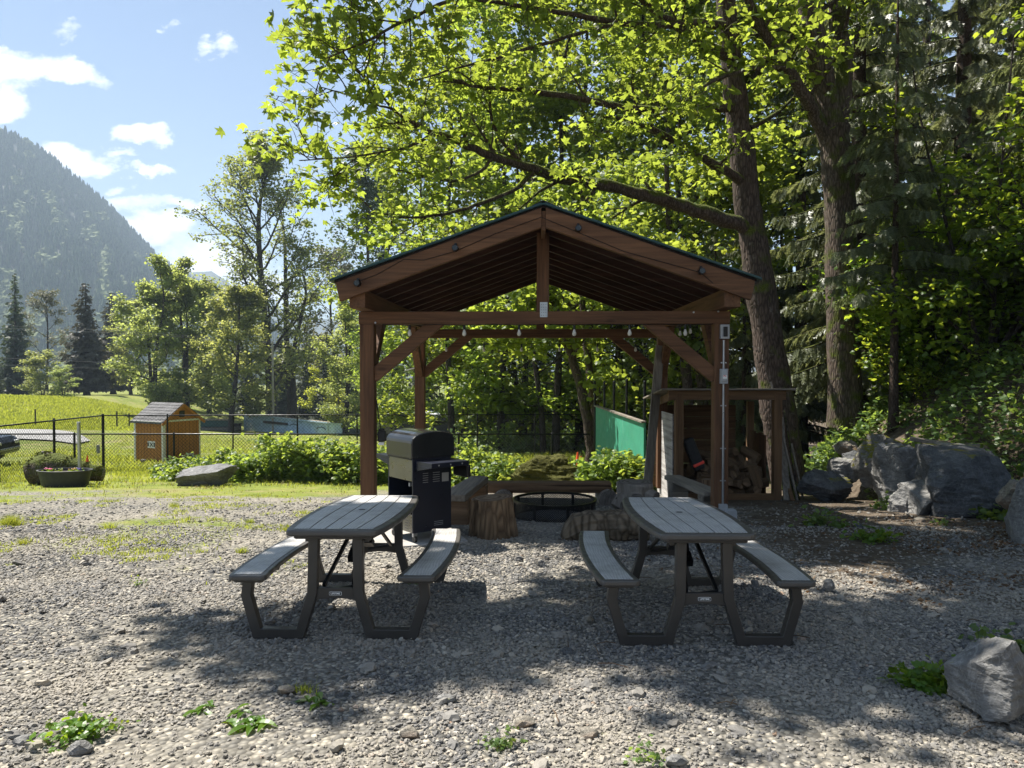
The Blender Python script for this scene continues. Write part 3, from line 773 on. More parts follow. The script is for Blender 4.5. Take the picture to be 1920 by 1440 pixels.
mb = MB(); mb.extrude([(-.075, 0), (.075, 0), (.075, .15), (.055, .175), (-.055, .175), (-.075, .15)], -.06, .06, 'y')
tag(mb.build('utility_box', M['grey_box'], None, bevel=.008, loc=p), 'small grey utility box on the ground beside the conduit post', 'utility box')
# strap lantern and dark bag on the left front post
p = pv_pt(-HW + .165, .10, 1.05)
t = thing('hanging_bag', 'black bag hanging by a strap on the left front pavilion post', 'bag', p)
mb = MB(); mb.box((.015, 0, .07), (.11, .10, .15)); mb.box((.01, 0, .155), (.08, .08, .04)); mb.build('body', M['dark_cloth'], t, bevel=.02)
mb = MB(); mb.tube([(.0, 0, .16), (-.02, 0, .30), (-.055, 0, .55)], [.008, .008, .012], 6); mb.build('strap', M['dark_cloth'], t)
mb = MB(); mb.box((.015, -.01, -.03), (.07, .06, .04)); mb.build('tag', M['white_plastic'], t, bevel=.004)
p = pv_pt(-HW - .12, DP - .05, 2.02)
t = thing('solar_lamp', 'small pale solar lamp bracketed on the left rear pavilion post', 'lamp', p)
mb = MB(); mb.beam((-.17, 0, -.02), (.02, 0, .03), .14, .02); mb.build('panel', M['white_plastic'], t)
mb = MB(); mb.box((.02, 0, .0), (.04, .05, .09)); mb.build('bracket', M['dark_mark'], t)

# ---------------------------------------------------------------- gas grill (seen from behind)
gp = np.array([-1.085, 8.15, 0]); gp[2] = gz(gp[0], gp[1]) + .025
GR = thing('gas_grill', 'black gas grill with steel back panel and navy cabinet beside the left post', 'grill', gp, R(38))
# local: x = along end panel (depth .5, going right/back), y = along length (going left/back); the near corner is the origin
Dg, Lg = .50, .56
mb = MB(); mb.extrude([(0.0, 0), (Dg, 0), (Dg, .86), (0, .86)], 0, .02, 'y'); mb.extrude([(.0, .0), (Dg, 0), (Dg, .86), (0, .86)], Lg - .02, Lg, 'y')
mb2 = mb
mb = MB()
for yy, yo in ((.01, 0), (Lg - .01, 0)):
    pass
def yz(pts, x0, x1, m=0, mbx=None):
    mbx.extrude(pts, x0, x1, 'x', m)
# cabinet side panels
for yy in (0, Lg - .02):
    mb = MB(); mb.box((Dg / 2, yy + .01, .525), (Dg, .02, .83))
    for q in range(5):
        for xx in (.16, .30): mb.box((xx, yy - .0015 if yy == 0 else yy + .0215, .66 + .025 * q), (.07 if xx < .2 else .09, .004, .006), 1)
        if q < 3: mb.box((.33, yy - .0015 if yy == 0 else yy + .0215, .17 + .02 * q), (.12, .004, .005), 1)
    if yy == 0: mb.box((.42, -.002, .70), (.09, .004, .10), 1)
    mb.build('side_panel', [M['navy'], M['dark_mark']] if yy else [M['navy'], M['grey_box']], GR, bevel=.004)
mb = MB(); mb.box((.006, Lg / 2, .81), (.012, Lg - .045, .26)); mb.box((-.003, Lg / 2, .925), (.02, Lg - .02, .02), 1)
mb.build('back_panel', [M['steel'], M['black_metal']], GR, bevel=.003)
mb = MB(); mb.box((.006, Lg / 2, .21), (.012, Lg - .045, .20))
for q in range(4): mb.box((-.002, .14, .15 + .03 * q), (.004, .07, .008), 1); mb.box((-.002, Lg - .14, .15 + .03 * q), (.004, .07, .008), 1)
mb.build('lower_back_panel', [M['steel'], M['dark_mark']], GR, bevel=.003)
mb = MB(); mb.box((Dg - .01, Lg / 2, .5), (.02, Lg - .045, .78)); mb.box((Dg / 2, Lg / 2, .12), (Dg - .04, Lg - .045, .02)); mb.build('cabinet', M['black_metal'], GR)
mb = MB(); mb.box((.12, .2, .62), (.10, .03, .04)); mb.build('gas_regulator', M['grey_box'], GR)
# lid : arched profile over the depth
prof = [(-.02, .93)] + [(-.02 + .0, 1.10)] + [(.27 - .29 * math.cos(a), 1.10 + .125 * math.sin(a) ** .8 * (1 if a < 1.57 else .85) + (.0 if a < 1.57 else .018)) for a in np.linspace(.15, 2.6, 12)] + [(.54, 1.10), (.545, .93)]
mb = MB(); mb.extrude(prof, -.01, Lg + .01, 'y'); mb.build('lid', M['grill_black'], GR, bevel=.012)
mb = MB(); mb.box((.60, Lg / 2, 1.0), (.03, Lg * .8, .03)); mb.build('lid_handle', M['steel'], GR, bevel=.008)
for s_ in (0, 1):
    ya, yb = (-.34, -.005) if s_ == 0 else (Lg + .005, Lg + .34)
    mb = MB(); mb.box((Dg / 2 + .02, (ya + yb) / 2, .885), (Dg - .02, yb - ya, .05)); mb.extrude([(ya if s_ == 0 else yb, .86), ((-.03 if s_ == 0 else Lg + .03), .86), ((-.03 if s_ == 0 else Lg + .03), .80)], .03, .05, 'x')
    for q in (.12, .27, .42): mb.box((q, ya - .002 if s_ == 0 else yb + .002, .885), (.016, .006, .016), 1)
    sh = mb.build('side_shelf', [M['navy'], M['galv']], GR, bevel=.005)
mb = MB(); mb.box((.53, -.17, .79), (.05, .30, .15)); mb.build('control_panel', M['black_metal'], GR, bevel=.02)
for xx in (.05, Dg - .05):
    for yy in (.05, Lg - .05):
        mb = MB(); mb.tube([(xx - .014, yy, .035), (xx + .014, yy, .035)], .038, 12); mb.box((xx, yy, .085), (.05, .03, .05), 1); mb.build('caster', [M['rubber'], M['galv']], GR)
mb = MB(); mb.box((0, 0, -.0), (1.15, 1.05, .07)); o = mb.build('paver', M['concrete'], None, bevel=.01, loc=(gp[0] - .12, gp[1] + .45, gp[2] - .037)); o.rotation_euler = (0, 0, R(20))
tag(o, 'pale square concrete paver under the gas grill', 'paver')

# ---------------------------------------------------------------- fire ring
fc = g(1040, 10.42); FRR = .575
FR = thing('fire_ring', 'round black perforated steel fire ring under the pavilion', 'fire pit', fc)
mb = MB(); nS = 150; hh = .225
for dr in (-1, 1):
    for k in range(nS):
        a0 = 6.28318 * k / nS
        path = []
        for q in range(5):
            f = q / 4; a = a0 + dr * f * 6.28318 / nS * 8.2
            path.append((FRR * math.cos(a), FRR * math.sin(a), .02 + hh * f))
        P = np.array(path); n_ = np.column_stack([np.cos(np.arctan2(P[:, 1], P[:, 0])), np.sin(np.arctan2(P[:, 1], P[:, 0])), P[:, 0] * 0])
        tz = np.array([0, 0, 1.0]); wv = np.cross(n_, tz) * .0062 + np.array([0, 0, .0]) 
        V = np.concatenate([P - wv + n_ * .001 * dr, P + wv + n_ * .001 * dr])
        mb.add(V, [[q, q + 1, q + 6, q + 5] for q in range(4)])
mb.build('mesh_wall', M['black_metal'], FR, fix=False)
for z in (.01, .25):
    mb = MB(); a = np.linspace(0, 6.28318, 49)
    mb.lathe([(FRR - .01, z - .016), (FRR + .014, z - .016), (FRR + .014, z + .016), (FRR - .01, z + .016), (FRR - .01, z - .016)], 48); mb.build('rim', M['black_metal'], FR, smooth=False)
for k in range(8):
    a = 6.283 * k / 8 + .25; mb = MB(); mb.box((0, 0, 0), (.04, .012, .23), 0)
    o = mb.build('rib', M['black_metal'], FR); o.location = ((FRR + .008) * math.cos(a), (FRR + .008) * math.sin(a), .13); o.rotation_euler = (0, 0, a + 1.5708)
mb = MB(); mb.lathe([(.001, .03), (.2, .028), (.45, .012), (.56, 0)], 24); mb.build('ash_bed', plain('ash', (.16, .155, .15), .95, 0, .4, 14, .6, 50), FR, smooth=True)

# ---------------------------------------------------------------- logs, stumps, benches
def log_shape(mb, path, rads, k=22, seed=0, rough=.05, flat=None, m_side=0, m_end=1, notch=(), top=None):
    r = np.random.default_rng(seed); P = np.array(path, float); n = len(P)
    T = np.gradient(P, axis=0); T /= np.linalg.norm(T, axis=1, keepdims=True)
    ref = np.array([0, 0, 1.0]) if abs(T[0, 2]) < .8 else np.array([1.0, 0, 0])
    U = np.cross(T, ref); U /= np.linalg.norm(U, axis=1, keepdims=True); W = np.cross(U, T)
    a = np.arange(k) * 6.28318 / k
    lob = sum(rough * r.uniform(.3, 1) / (q ** .6) * np.cos(q * a + r.uniform(0, 6)) for q in (2, 3, 5, 7, 9, 13, 17))
    for (na, nw, ndp) in notch: lob = lob - ndp * np.exp(-((np.angle(np.exp(1j * (a - na)))) / nw) ** 2)
    V = []
    for j in range(n):
        rr = rads[j] * (1 + lob * (1 + .25 * math.sin(j * 1.7 + seed)) + r.normal(0, rough * .22, k))
        V.append(P[j] + rr[:, None] * (np.cos(a)[:, None] * U[j] + np.sin(a)[:, None] * W[j]))
    V = np.array(V).reshape(-1, 3)
    if top is not None: V[:, 2] = np.minimum(V[:, 2], top + .012 * np.sin(V[:, 0] * 19 + 2 * V[:, 1] * 23))
    i = np.arange(n - 1)[:, None] * k; j = np.arange(k)[None]; j2 = (j + 1) % k
    F = np.stack([i + j, i + k + j, i + k + j2, i + j2], -1).reshape(-1, 4)
    b = len(V)
    V = np.concatenate([V, [P[0]], [P[-1]]])
    mb.add(V, F, m_side); base = mb.n - len(V)
    mb.F.append((np.array([[base + b, base + q, base + (q + 1) % k] for q in range(k)]), m_end))
    mb.F.append((np.array([[base + b + 1, base + (n - 1) * k + (q + 1) % k, base + (n - 1) * k + q] for q in range(k)]), m_end))
def endgrain(name, c0, c1):
    m, t = nt(name); v = coords(t)
    w = t.nodes.new('ShaderNodeTexWave'); w.wave_type = 'RINGS'; w.rings_direction = 'SPHERICAL'; w.inputs['Scale'].default_value = 14; w.inputs['Distortion'].default_value = 3; lk(t, v, w.inputs['Vector'])
    n = noise(t, v, 9, 5); f = math1(t, 'ADD', math1(t, 'MULTIPLY', w.outputs['Fac'], .35), math1(t, 'MULTIPLY', n, .65))
    out(t, pbsdf(t, ramp(t, f, [(.3, c0), (.7, c1)]), .9, 0, bump(t, f, .5, .01), .2)); return m
M['end_tan'] = endgrain('cut end tan', (.10, .065, .04), (.25, .18, .12)); M['end_grey'] = endgrain('cut end grey', (.085, .075, .065), (.22, .195, .17))

M['old_bark'] = barkmat('weathered log', (.05, .038, .025), (.21, .165, .115), mossf=-1.2, scale=5, lichen=.1)
M['stump_bark'] = barkmat('split stump side', (.085, .05, .028), (.27, .185, .11), mossf=-1.2, scale=6, lichen=.05)
# upright stump in front of the fire ring
p = g(925, 8.8)
mb = MB(); log_shape(mb, [(0, 0, -.03), (.0, 0, .08), (-.012, 0, .28), (-.015, 0, .40), (-.02, 0, .455)], [.30, .285, .262, .25, .243], 56, 3, .05, notch=((4.1, .13, .30), (5.2, .05, .10), (2.2, .1, .2), (4.75, .04, .08)))
tag(mb.build('stump_seat', [M['stump_bark'], M['end_tan']], None, bevel=.006, loc=p), 'upright tan stump with a split side in front of the fire ring', 'stump')
# long low log with a sloping cut end
p = g(1140, 8.55)
mb = MB(); log_shape(mb, [(-.52, -.02, .02), (-.44, 0, .07), (-.34, 0, .13), (-.2, 0, .165), (-.02, .01, .17), (.12, .02, .175), (.28, .02, .17), (.45, .03, .17)], [.05, .12, .185, .215, .20, .225, .20, .21], 44, 5, .10, top=.315, notch=((3.6, .12, .2), (2.9, .08, .15), (4.4, .1, .2)))
tag(mb.build('sitting_log', [M['old_bark'], M['end_tan']], None, bevel=.006, loc=p), 'low brown split log lying between the fire ring and the right picnic table', 'log')
# gnarled grey root stump
p = g(1192, 11.4)
mb = MB(); log_shape(mb, [(0, 0, -.04), (0, 0, .06), (-.02, 0, .22), (.0, 0, .40), (.0, 0, .43)], [.36, .31, .26, .29, .28], 30, 8, .11)
for a, l, r_ in ((3.6, .34, .12), (5.6, .36, .12), (.3, .3, .10), (4.6, .33, .11)):
    log_shape(mb, [(.1 * math.cos(a), .1 * math.sin(a), .28), (l * .7 * math.cos(a), l * .7 * math.sin(a), .24 if a > 4 else .16), (l * math.cos(a), l * math.sin(a), .22 if a > 4 else .05)], [.14, r_, r_ * .85], 16, int(a * 10), .08)
tag(mb.build('root_stump', [M['grey_log_z'], M['end_grey']], None, bevel=.006, loc=p), 'gnarled grey root stump with sawn knots behind the fire ring', 'stump')
# bench log across the back
p = g(1028, 12.5)
LB = thing('log_bench', 'long flat-topped log bench behind the fire ring', 'bench', p)
mb = MB(); mb.extrude([(-.12, .20), (-.15, .26), (-.15, .34), (-.13, .375), (.13, .375), (.15, .33), (.14, .25), (.10, .20)], -1.10, 1.05, 'x')
mb.build('seat', M['log_x'], LB, bevel=.02)
for x in (-.75, .98):
    mb = MB(); log_shape(mb, [(x, -.32, .12), (x, 0, .11), (x, .3, .12)], [.16, .16, .16], 20, int(x * 7 + 9), .04); mb.build('support_log', [M['grey_log_y'], M['end_grey']], LB)
# left plank bench on timber blocks
p = g(866, 10.4)
LB = thing('plank_bench', 'thick sunlit plank bench on timber blocks behind the grill', 'bench', p, R(-4))
mb = MB(); mb.extrude([(-.20, -.75), (.15, -.78), (.28, .9), (.02, 1.0)], .36, .45, 'z'); mb.build('seat', M['old_y'], LB, bevel=.012)
mb = MB(); mb.box((-.0, -.62, .17), (.36, .26, .38)); mb.build('support_block', M['log_x'], LB, bevel=.012)
mb = MB(); mb.box((.13, .72, .17), (.30, .26, .38)); mb.build('support_block', M['log_x'], LB, bevel=.012)
# right plank bench
p = g(1300, 11.0)
LB = thing('plank_bench', 'grey weathered plank bench beside the firewood shelter', 'bench', p, R(8))
mb = MB(); mb.extrude([(-.16, -.8), (.15, -.8), (.12, .85), (-.14, .85)], .37, .44, 'z'); mb.build('seat', M['old_y'], LB, bevel=.012)
for y in (-.6, .6):
    mb = MB(); mb.box((0, y, .17), (.26, .2, .4)); mb.build('support_block', M['old_x'], LB, bevel=.01)
# leaning prop board
a = g(1213, 13.9); b = at(1238, 648, 14.3)
mb = MB(); o = (a + b) / 2; mb.beam(a - o, b - o, .05, .17, 0, (1, 0.2, 0))
tag(mb.build('leaning_board', M['old_z'], None, bevel=.004, loc=o), 'long pale board leaning on the right rear pavilion post', 'board')

# ---------------------------------------------------------------- firewood shelter
wx = g(1273, 13.45)
WS = thing('firewood_shelter', 'open-fronted wooden firewood shelter beside the big maple trunk', 'woodshed', (wx[0], 13.45, wx[2]), -.0)
Wd, Dd, Hf, Hb = 1.77, 1.45, 1.93, 1.72
for x in (0, Wd):
    mb = MB(); mb.box((x, 0, Hf / 2 - .1), (.145, .145, Hf + .2)); mb.build('post', M['fir_z'], WS, bevel=.004)
    mb = MB(); mb.box((x - (.02 if x else 0), Dd, Hb / 2 - .1), (.12, .12, Hb + .2)); mb.build('post', M['fir_z'], WS, bevel=.004)
mb = MB(); mb.box((Wd / 2 - .03, -.02, Hf - .03), (Wd + .34, .10, .17)); mb.build('front_beam', M['fir_x'], WS, bevel=.004)
mb = MB(); mb.beam((-.15, -.06, Hf - .05), (-.15, Dd + .25, Hb - .07), .04, .14); mb.build('side_beam', M['fir_y'], WS, bevel=.003)
mb = MB()
for k in range(13):
    z = -.05 + .128 * k; mb.box((-.09, Dd / 2 + .04, z), (.022, Dd - .05, .122))
mb.build('side_wall', M['white_y'], WS, bevel=.002)
mb = MB()
for k in range(7): mb.box((Wd * .36, Dd + .07, .12 + .235 * k), (Wd * .95, .025, .228))
mb.build('back_wall', M['fir_x'], WS, bevel=.002)
mb = MB()
for k in range(4): mb.box((Wd - .02, .62 + .2 * k, .55), (.025, .19, 1.15 + .05 * (k % 2)))
mb.build('side_wall', M['cedar_z'], WS, bevel=.002)
mb = MB(); mb.beam((Wd / 2 - .03, -.16, Hf + .078), (Wd / 2 - .03, Dd + .3, Hb + .05), Wd + .62, .03); mb.build('roof', M['old_x'], WS, bevel=.003)
mb = MB(); mb.box((Wd / 2, -.02, .05), (Wd - .14, .09, .14)); mb.box((Wd / 2 + .06, .06, -.08), (Wd + .1, .09, .14)); mb.build('base_board', M['fir_x'], WS, bevel=.004)
mb = MB(); mb.box((Wd / 2, Dd / 2, .02), (Wd - .16, Dd - .1, .04)); mb.build('floor', M['fir_x'], WS)
# firewood
M['split_face'] = wood('split firewood', 0, (.07, .042, .022), (.19, .12, .065), (.27, .19, .11), rough=.85, fine=18, bs=.8)
protos = []
for s in range(4):
    mb = MB(); r = np.random.default_rng(40 + s); k = 5 + s % 2
    out2 = [(.085 * r.uniform(.7, 1.25) * math.cos(a), .085 * r.uniform(.7, 1.25) * math.sin(a)) for a in np.arange(k) * 6.283 / k]
    mb.extrude(out2, -.19, .19, 'x'); protos.append(mb.mesh('firewood_log', [M['split_face']]))
WOODLAB = ['brown split log low in the firewood pile', 'split log in the middle of the firewood pile', 'split log on the top of the firewood pile']
def firewood(x, y, z, rot, me, label, group='split logs heaped in the firewood shelter'):
    o = D.objects.new('firewood_log', me); COL.objects.link(o); o.location = (wx[0] + x, 13.45 + y, wx[2] + z); o.rotation_euler = rot
    tag(o, label, 'firewood', group); return o
r = random.Random(5); n_ = 0
for lay, (zz, cnt, yy) in enumerate([(.12, 9, .30), (.25, 9, .33), (.38, 8, .40), (.51, 7, .46), (.63, 5, .55), (.74, 3, .62)]):
    for k in range(cnt):
        x = .18 + (Wd - .34) * (k + .5) / cnt + r.uniform(-.06, .06) + (.25 if lay > 3 else 0) * (1 - k / cnt)
        firewood(x, yy + r.uniform(-.10, .12), zz + r.uniform(-.03, .03), (r.uniform(0, 6), r.uniform(-.4, .4), r.choice([1.57, 1.57, .5, 2.2]) + r.uniform(-.4, .4)), protos[r.randrange(4)], WOODLAB[min(2, lay // 2)], ['split logs low in the firewood pile', 'split logs in the middle of the firewood pile', 'split logs on top of the firewood pile'][min(2, lay // 2)])
o = firewood(1.42, .10, .42, (.3, 1.25, .2), protos[1], 'pale split log standing on end against the front of the firewood pile', None); o.scale = (1.1, 1.1, 1.1)
p = g(1328, 12.9)
mb = MB(); log_shape(mb, [(0, 0, 0), (0, 0, .2), (0, 0, .40)], [.115, .11, .105], 16, 15, .05)
tag(mb.build('firewood_round', [M['log_z'], M['end_tan']], None, bevel=.004, loc=p), 'short upright log in front of the firewood shelter, beside the conduit post', 'firewood')
# bag with red tape
t = thing('canvas_bag', 'dark canvas bag with a red band leaning inside the firewood shelter', 'bag', (wx[0] + .32, 13.55, wx[2] + .62), 0)
mb = MB(); mb.beam((-.14, 0, .48), (.08, -.02, -.08), .20, .20, 0, (0, 1, 0)); mb.build('body', M['dark_cloth'], t, bevel=.04)
mb = MB(); mb.beam((.035, -.02, .055), (.06, -.022, -.0), .212, .212, 0, (0, 1, 0)); mb.build('red_band', M['red'], t, bevel=.02)
# tall poles and boards leaning on the trunk, right of the shelter
LEAN = [(1478, 938, 1462, 782, .13, .04, 'old_z', 'wide weathered board leaning beside the shelter corner post', 13.3),
        (1497, 935, 1445, 716, .035, .035, 'old_z', 'tall thin pale pole leaning over the shelter roof', 13.3),
        (1500, 930, 1470, 770, .03, .03, 'bark_far', 'dark thin pole leaning on the maple trunk', 13.5),
        (1488, 932, 1462, 850, .07, .03, 'fir_z', 'short brown board leaning beside the wide weathered board', 13.2),
        (1508, 920, 1484, 832, .03, .03, 'old_z', 'short thin stick leaning at the right end of the pole stack', 13.6),
        (1492, 925, 1464, 800, .04, .03, 'bark_far', 'dark narrow board behind the wide weathered board', 13.6)]
for (x0, y0_, x1, y1_, w, h, mm, lab, Yd) in LEAN:
    a = g(x0, Yd); b = at(x1, y1_, Yd + .9); o = (a + b) / 2
    mb = MB(); mb.beam(a - o, b - o, w, h, 0, (0, 1, 0)); tag(mb.build('leaning_pole' if w < .05 else 'leaning_board', M[mm], None, bevel=.003, loc=o), lab, 'pole' if w < .05 else 'board', 'poles and boards leaning right of the shelter')
# ---------------------------------------------------------------- boulders
import bmesh
from mathutils import noise as mnoise
def ico_n(sub):
    bm = bmesh.new(); bmesh.ops.create_icosphere(bm, subdivisions=sub, radius=1)
    V = np.array([v.co[:] for v in bm.verts]); F = np.array([[v.index for v in f.verts] for f in bm.faces]); bm.free(); return V, F
ICO5 = ico_n(5)
def rock_mesh(seed, dims, planes=14, rough=.05, tops=(), sub=ICO5):
    """faceted block: the directions of a sphere cut by random planes, then roughened"""
    r = np.random.default_rng(seed); V, F = sub
    N = r.normal(size=(planes, 3)); N /= np.linalg.norm(N, axis=1, keepdims=True)
    d = r.uniform(.52, .88, planes)
    N = np.concatenate([N, [[1, 0, 0], [-1, 0, 0], [0, 1, 0], [0, -1, 0], [0, 0, 1], [0, 0, -1]]] + [np.array(tops).reshape(-1, 4)[:, :3]] if tops else [N, [[1, 0, 0], [-1, 0, 0], [0, 1, 0], [0, -1, 0], [0, 0, 1], [0, 0, -1]]])
    d = np.concatenate([d, np.full(6, .92)] + ([np.array(tops).reshape(-1, 4)[:, 3]] if tops else []))
    N = N / np.linalg.norm(N, axis=1, keepdims=True)
    dot = V @ N.T
    rad = np.min(np.where(dot > .05, d[None] / np.maximum(dot, .05), 9), axis=1)
    P = V * rad[:, None]
    off = np.array([seed * 3.1, seed * 1.7, 0])
    nz = np.array([mnoise.fractal(Vector(p * 2.3 + off), 1.0, 2.1, 5) for p in P])
    nz2 = np.array([mnoise.fractal(Vector((p * np.array([1.5, 1.5, 6.0])) + off), .9, 2.1, 4) for p in P])
    st_ = np.abs(np.array([mnoise.noise(Vector((p * np.array([3.2, 3.2, 8.0])) + off * 2)) for p in P]))
    P = P * (1 + rough * nz + rough * .6 * nz2 - rough * .9 * st_)[:, None]
    return P * np.array(dims) / 2, F
def boulder(label, bbox, Yd, depth, mat, seed, sink=.06, planes=14, rough=.085, rz=None, group=None, tops=(), name='boulder', sub=ICO5, base_y=None):
    x0, y0, x1, y1 = bbox
    a = at((x0 + x1) / 2, y1, Yd); b = at((x0 + x1) / 2, y0, Yd)
    w = (x1 - x0) / FPX * Yd; h = b[2] - a[2] + sink
    P, F = rock_mesh(seed, (w * 1.06, depth, h * 1.08), planes, rough, tops, sub)
    mb = MB(); mb.add(P, F)
    o = mb.build(name, M[mat], None, smooth=False, loc=((a[0]), Yd + depth * .35, a[2] - sink + h / 2), fix=False)
    if rz: o.rotation_euler = (0, 0, rz)
    tag(o, label, 'rock', group); return o
GB = 'boulders of the bank on the right'
boulder('low dark rounded boulder nearest the leaning poles', (1510, 880, 1605, 938), 13.0, 1.0, 'rock_dark', 2, group=GB)
boulder('small boulder with a sunlit top behind the low dark one', (1556, 852, 1618, 908), 13.5, .6, 'rock_grey', 5, group=GB, tops=[(0, 0, 1, .6)])
boulder('tall slanting boulder with yellow moss on its ridge', (1596, 800, 1735, 925), 12.6, 1.0, 'rock_moss', 7, group=GB, tops=[(-.75, -.3, .55, .52), (.35, 0, .9, .62)])
boulder('upright pale grey block boulder with a flat top', (1654, 826, 1752, 985), 11.7, 1.0, 'rock_grey', 12, group=GB, tops=[(0, -.1, 1, .86), (0, -1, .1, .8)], planes=10)
boulder('rough pale wedge-shaped rock at the foot of the block boulder', (1680, 905, 1740, 975), 11.0, .5, 'rock_grey', 21, group=GB, tops=[(-.5, -.5, .6, .5)])
boulder('grey wedge rock with a lit triangular top left of the big dark boulder', (1724, 893, 1800, 975), 10.7, .8, 'rock_grey', 33, group=GB, tops=[(-.3, -.3, .9, .5)])
boulder('largest dark boulder at the right edge of the bank', (1772, 848, 1990, 1022), 10.2, 1.5, 'rock_dark', 41, group=GB, tops=[(.1, -.1, 1, .8), (-.5, -1, .0, .72), (.4, -1, .1, .66)], planes=9, rough=.06)
boulder('tan angular boulder sitting between the block and the big dark boulder', (1732, 826, 1835, 878), 11.7, .9, 'rock_tan', 54, group=GB, tops=[(-.2, -.4, .9, .6)])
boulder('flat brown boulder behind the big dark boulder', (1808, 826, 1895, 862), 12.0, .8, 'rock_tan', 63, group=GB, tops=[(0, 0, 1, .6)])
boulder('small leaf-covered stone behind the low dark boulder', (1572, 826, 1626, 862), 14.2, .5, 'rock_tan', 66, group=GB)
boulder('grey stone wedged left of the slanting boulder', (1590, 845, 1632, 880), 13.7, .5, 'rock_dark', 68, group=GB)
boulder('tall rough boulder cut by the right edge of the photo', (1912, 905, 2000, 1085), 8.2, .7, 'rock_grey', 71, group=GB)
boulder('tan stone stacked on the boulder at the right edge', (1893, 895, 1960, 960), 8.7, .5, 'rock_tan', 75, group=GB)
boulder('big grey angular rock alone on the gravel in the lower right corner', (1812, 1206, 1995, 1345), 3.55, .40, 'rock_grey', 86, sink=.04, tops=[(.05, .05, 1, .80), (-.75, -.55, .25, .66), (.3, -1, -.05, .72)], planes=10, rough=.07)
boulder('small pale stone at the foot of the big dark boulder', (1718, 968, 1748, 988), 9.9, .25, 'rock_tan', 91, group=GB, sub=ICO2)
boulder('small grey stone among the weeds right of the picnic table', (1606, 982, 1630, 998), 9.3, .2, 'rock_dark', 93, sub=ICO2)
boulder('flat grey stone lying on the gravel right of the picnic table', (1546, 1083, 1572, 1100), 6.1, .12, 'rock_grey', 95, sub=ICO2)
boulder('flat grey slab rock lying on the grass in front of the orange shed', (322, 868, 436, 907), 17.4, 1.0, 'rock_flat', 104, sink=.13, tops=[(-.35, -.35, .9, .40), (.2, -.2, 1, .62), (0, -1, -.6, .55)], planes=8, name='slab_rock')
boulder('moss-covered boulder behind the log bench', (940, 858, 1082, 925), 15.6, 1.0, 'moss_rock', 111, rough=.16, name='mossy_boulder')
for k, (px, py, s, lab) in enumerate([(536, 1302, .05, 'tan rounded stone beside the grass tuft on the near gravel'), (1060, 1168, .045, 'pale pointed stone on the shaded gravel between the tables'), (1108, 1385, .05, 'flat tan stone at the bottom edge of the gravel'), (985, 1365, .055, 'beige angular stone on the sunlit near gravel'), (838, 1318, .05, 'flat grey stone at the edge of the sunlit gravel'), (770, 1385, .05, 'standing tan stone on the sunlit near gravel'), (45, 1398, .05, 'flat pale stone near the lower left corner'), (150, 1415, .06, 'wide flat grey stone at the lower left edge'), (1270, 1440, .05, 'grey stone at the bottom edge right of centre'), (1065, 1228, .04, 'small dark stone in the middle of the shaded gravel'), (315, 1150, .035, 'small dark stone on the sunlit gravel left of the table')]):
    Yd = None
    for yy in np.linspace(2, 9, 300):
        pt = at(px, py, yy)
        if pt[2] <= gz(pt[0], yy): Yd = yy; break
    P, F = rock_mesh(200 + k, (s * 2.2, s * 1.6, s * 1.2), 9, .05, (), ICO2); mb = MB(); mb.add(P, F)
    tag(mb.build('stone', M[['rock_tan', 'rock_grey', 'rock_tan', 'rock_tan', 'rock_grey', 'rock_tan', 'rock_grey', 'rock_grey', 'rock_grey', 'rock_dark', 'rock_dark'][k]], None, loc=(pt[0], Yd, gz(pt[0], Yd) + s * .4)), lab, 'stone', 'larger stones on the gravel')
a = at(1706, 822, 12.4); b = at(1805, 838, 12.0); o = (a + b) / 2
mb = MB(); mb.beam(a - o, b - o, .30, .05); tag(mb.build('weathered_plank', M['old_x'], None, bevel=.004, loc=o), 'weathered grey plank lying on top of the boulders', 'plank')

# mossy fallen log and stump near the tub
def moss_fuzz(name, P, Nn, size, parent, n):
    k = RNG.integers(0, len(P), n); a = RNG.random(n) * 6.283
    pv = np.array([(-.5, 0, 0), (.5, 0, 0), (.15, .2, .5), (-.2, -.2, .45)]); pf = np.array([[0, 1, 2], [1, 0, 3]])
    s = size * RNG.uniform(.5, 1.3, n); mb = MB()
    scatter(mb, pv, pf, P[k] + RNG.normal(0, size * .5, (n, 3)) * [1, 1, .3], rotz(a), np.stack([s, s, s], 1)); return mb.build(name, M['moss'], parent, fix=False)
def mossy_log(label, path, rads, loc, seed, nf=5000, top=.0):
    t = thing('mossy_log', label, 'log', loc)
    mb = MB(); log_shape(mb, path, rads, 26, seed, .08); o = mb.build('trunk', [M['bark_moss'], M['end_grey']], t, smooth=True)
    V = np.array([v.co[:] for v in o.data.vertices]); F = np.array([p.center[:] for p in o.data.polygons]); Nn = np.array([p.normal[:] for p in o.data.polygons])
    up = F[Nn[:, 2] > top]
    moss_fuzz('moss', np.repeat(up, 6, 0) + RNG.normal(0, .05, (len(up) * 6, 3)) * [1, 1, .05], None, .022, t, nf * 2); return t
p = g(105, 18.3)
mossy_log('thick fallen log furred with moss behind the black tub', [(-.62, -.1, .28), (-.35, -.05, .36), (0, 0, .40), (.4, .1, .33), (.75, .2, .24), (1.0, .25, .2)], [.28, .34, .32, .25, .19, .15], p, 4)
p = g(82, 20.5)
mossy_log('broken upright stump behind the fallen mossy log', [(0, 0, -.05), (0, 0, .3), (.04, 0, .6), (.08, 0, .72)], [.34, .30, .28, .16], p, 9, 1200, .5)
o = bpy.data.objects['mossy_boulder']
V = np.array([v.co[:] for v in o.data.vertices]); Nn = np.array([v.normal[:] for v in o.data.vertices])
moss_fuzz('moss', V[Nn[:, 2] > -.1], None, .014, o, 9000)

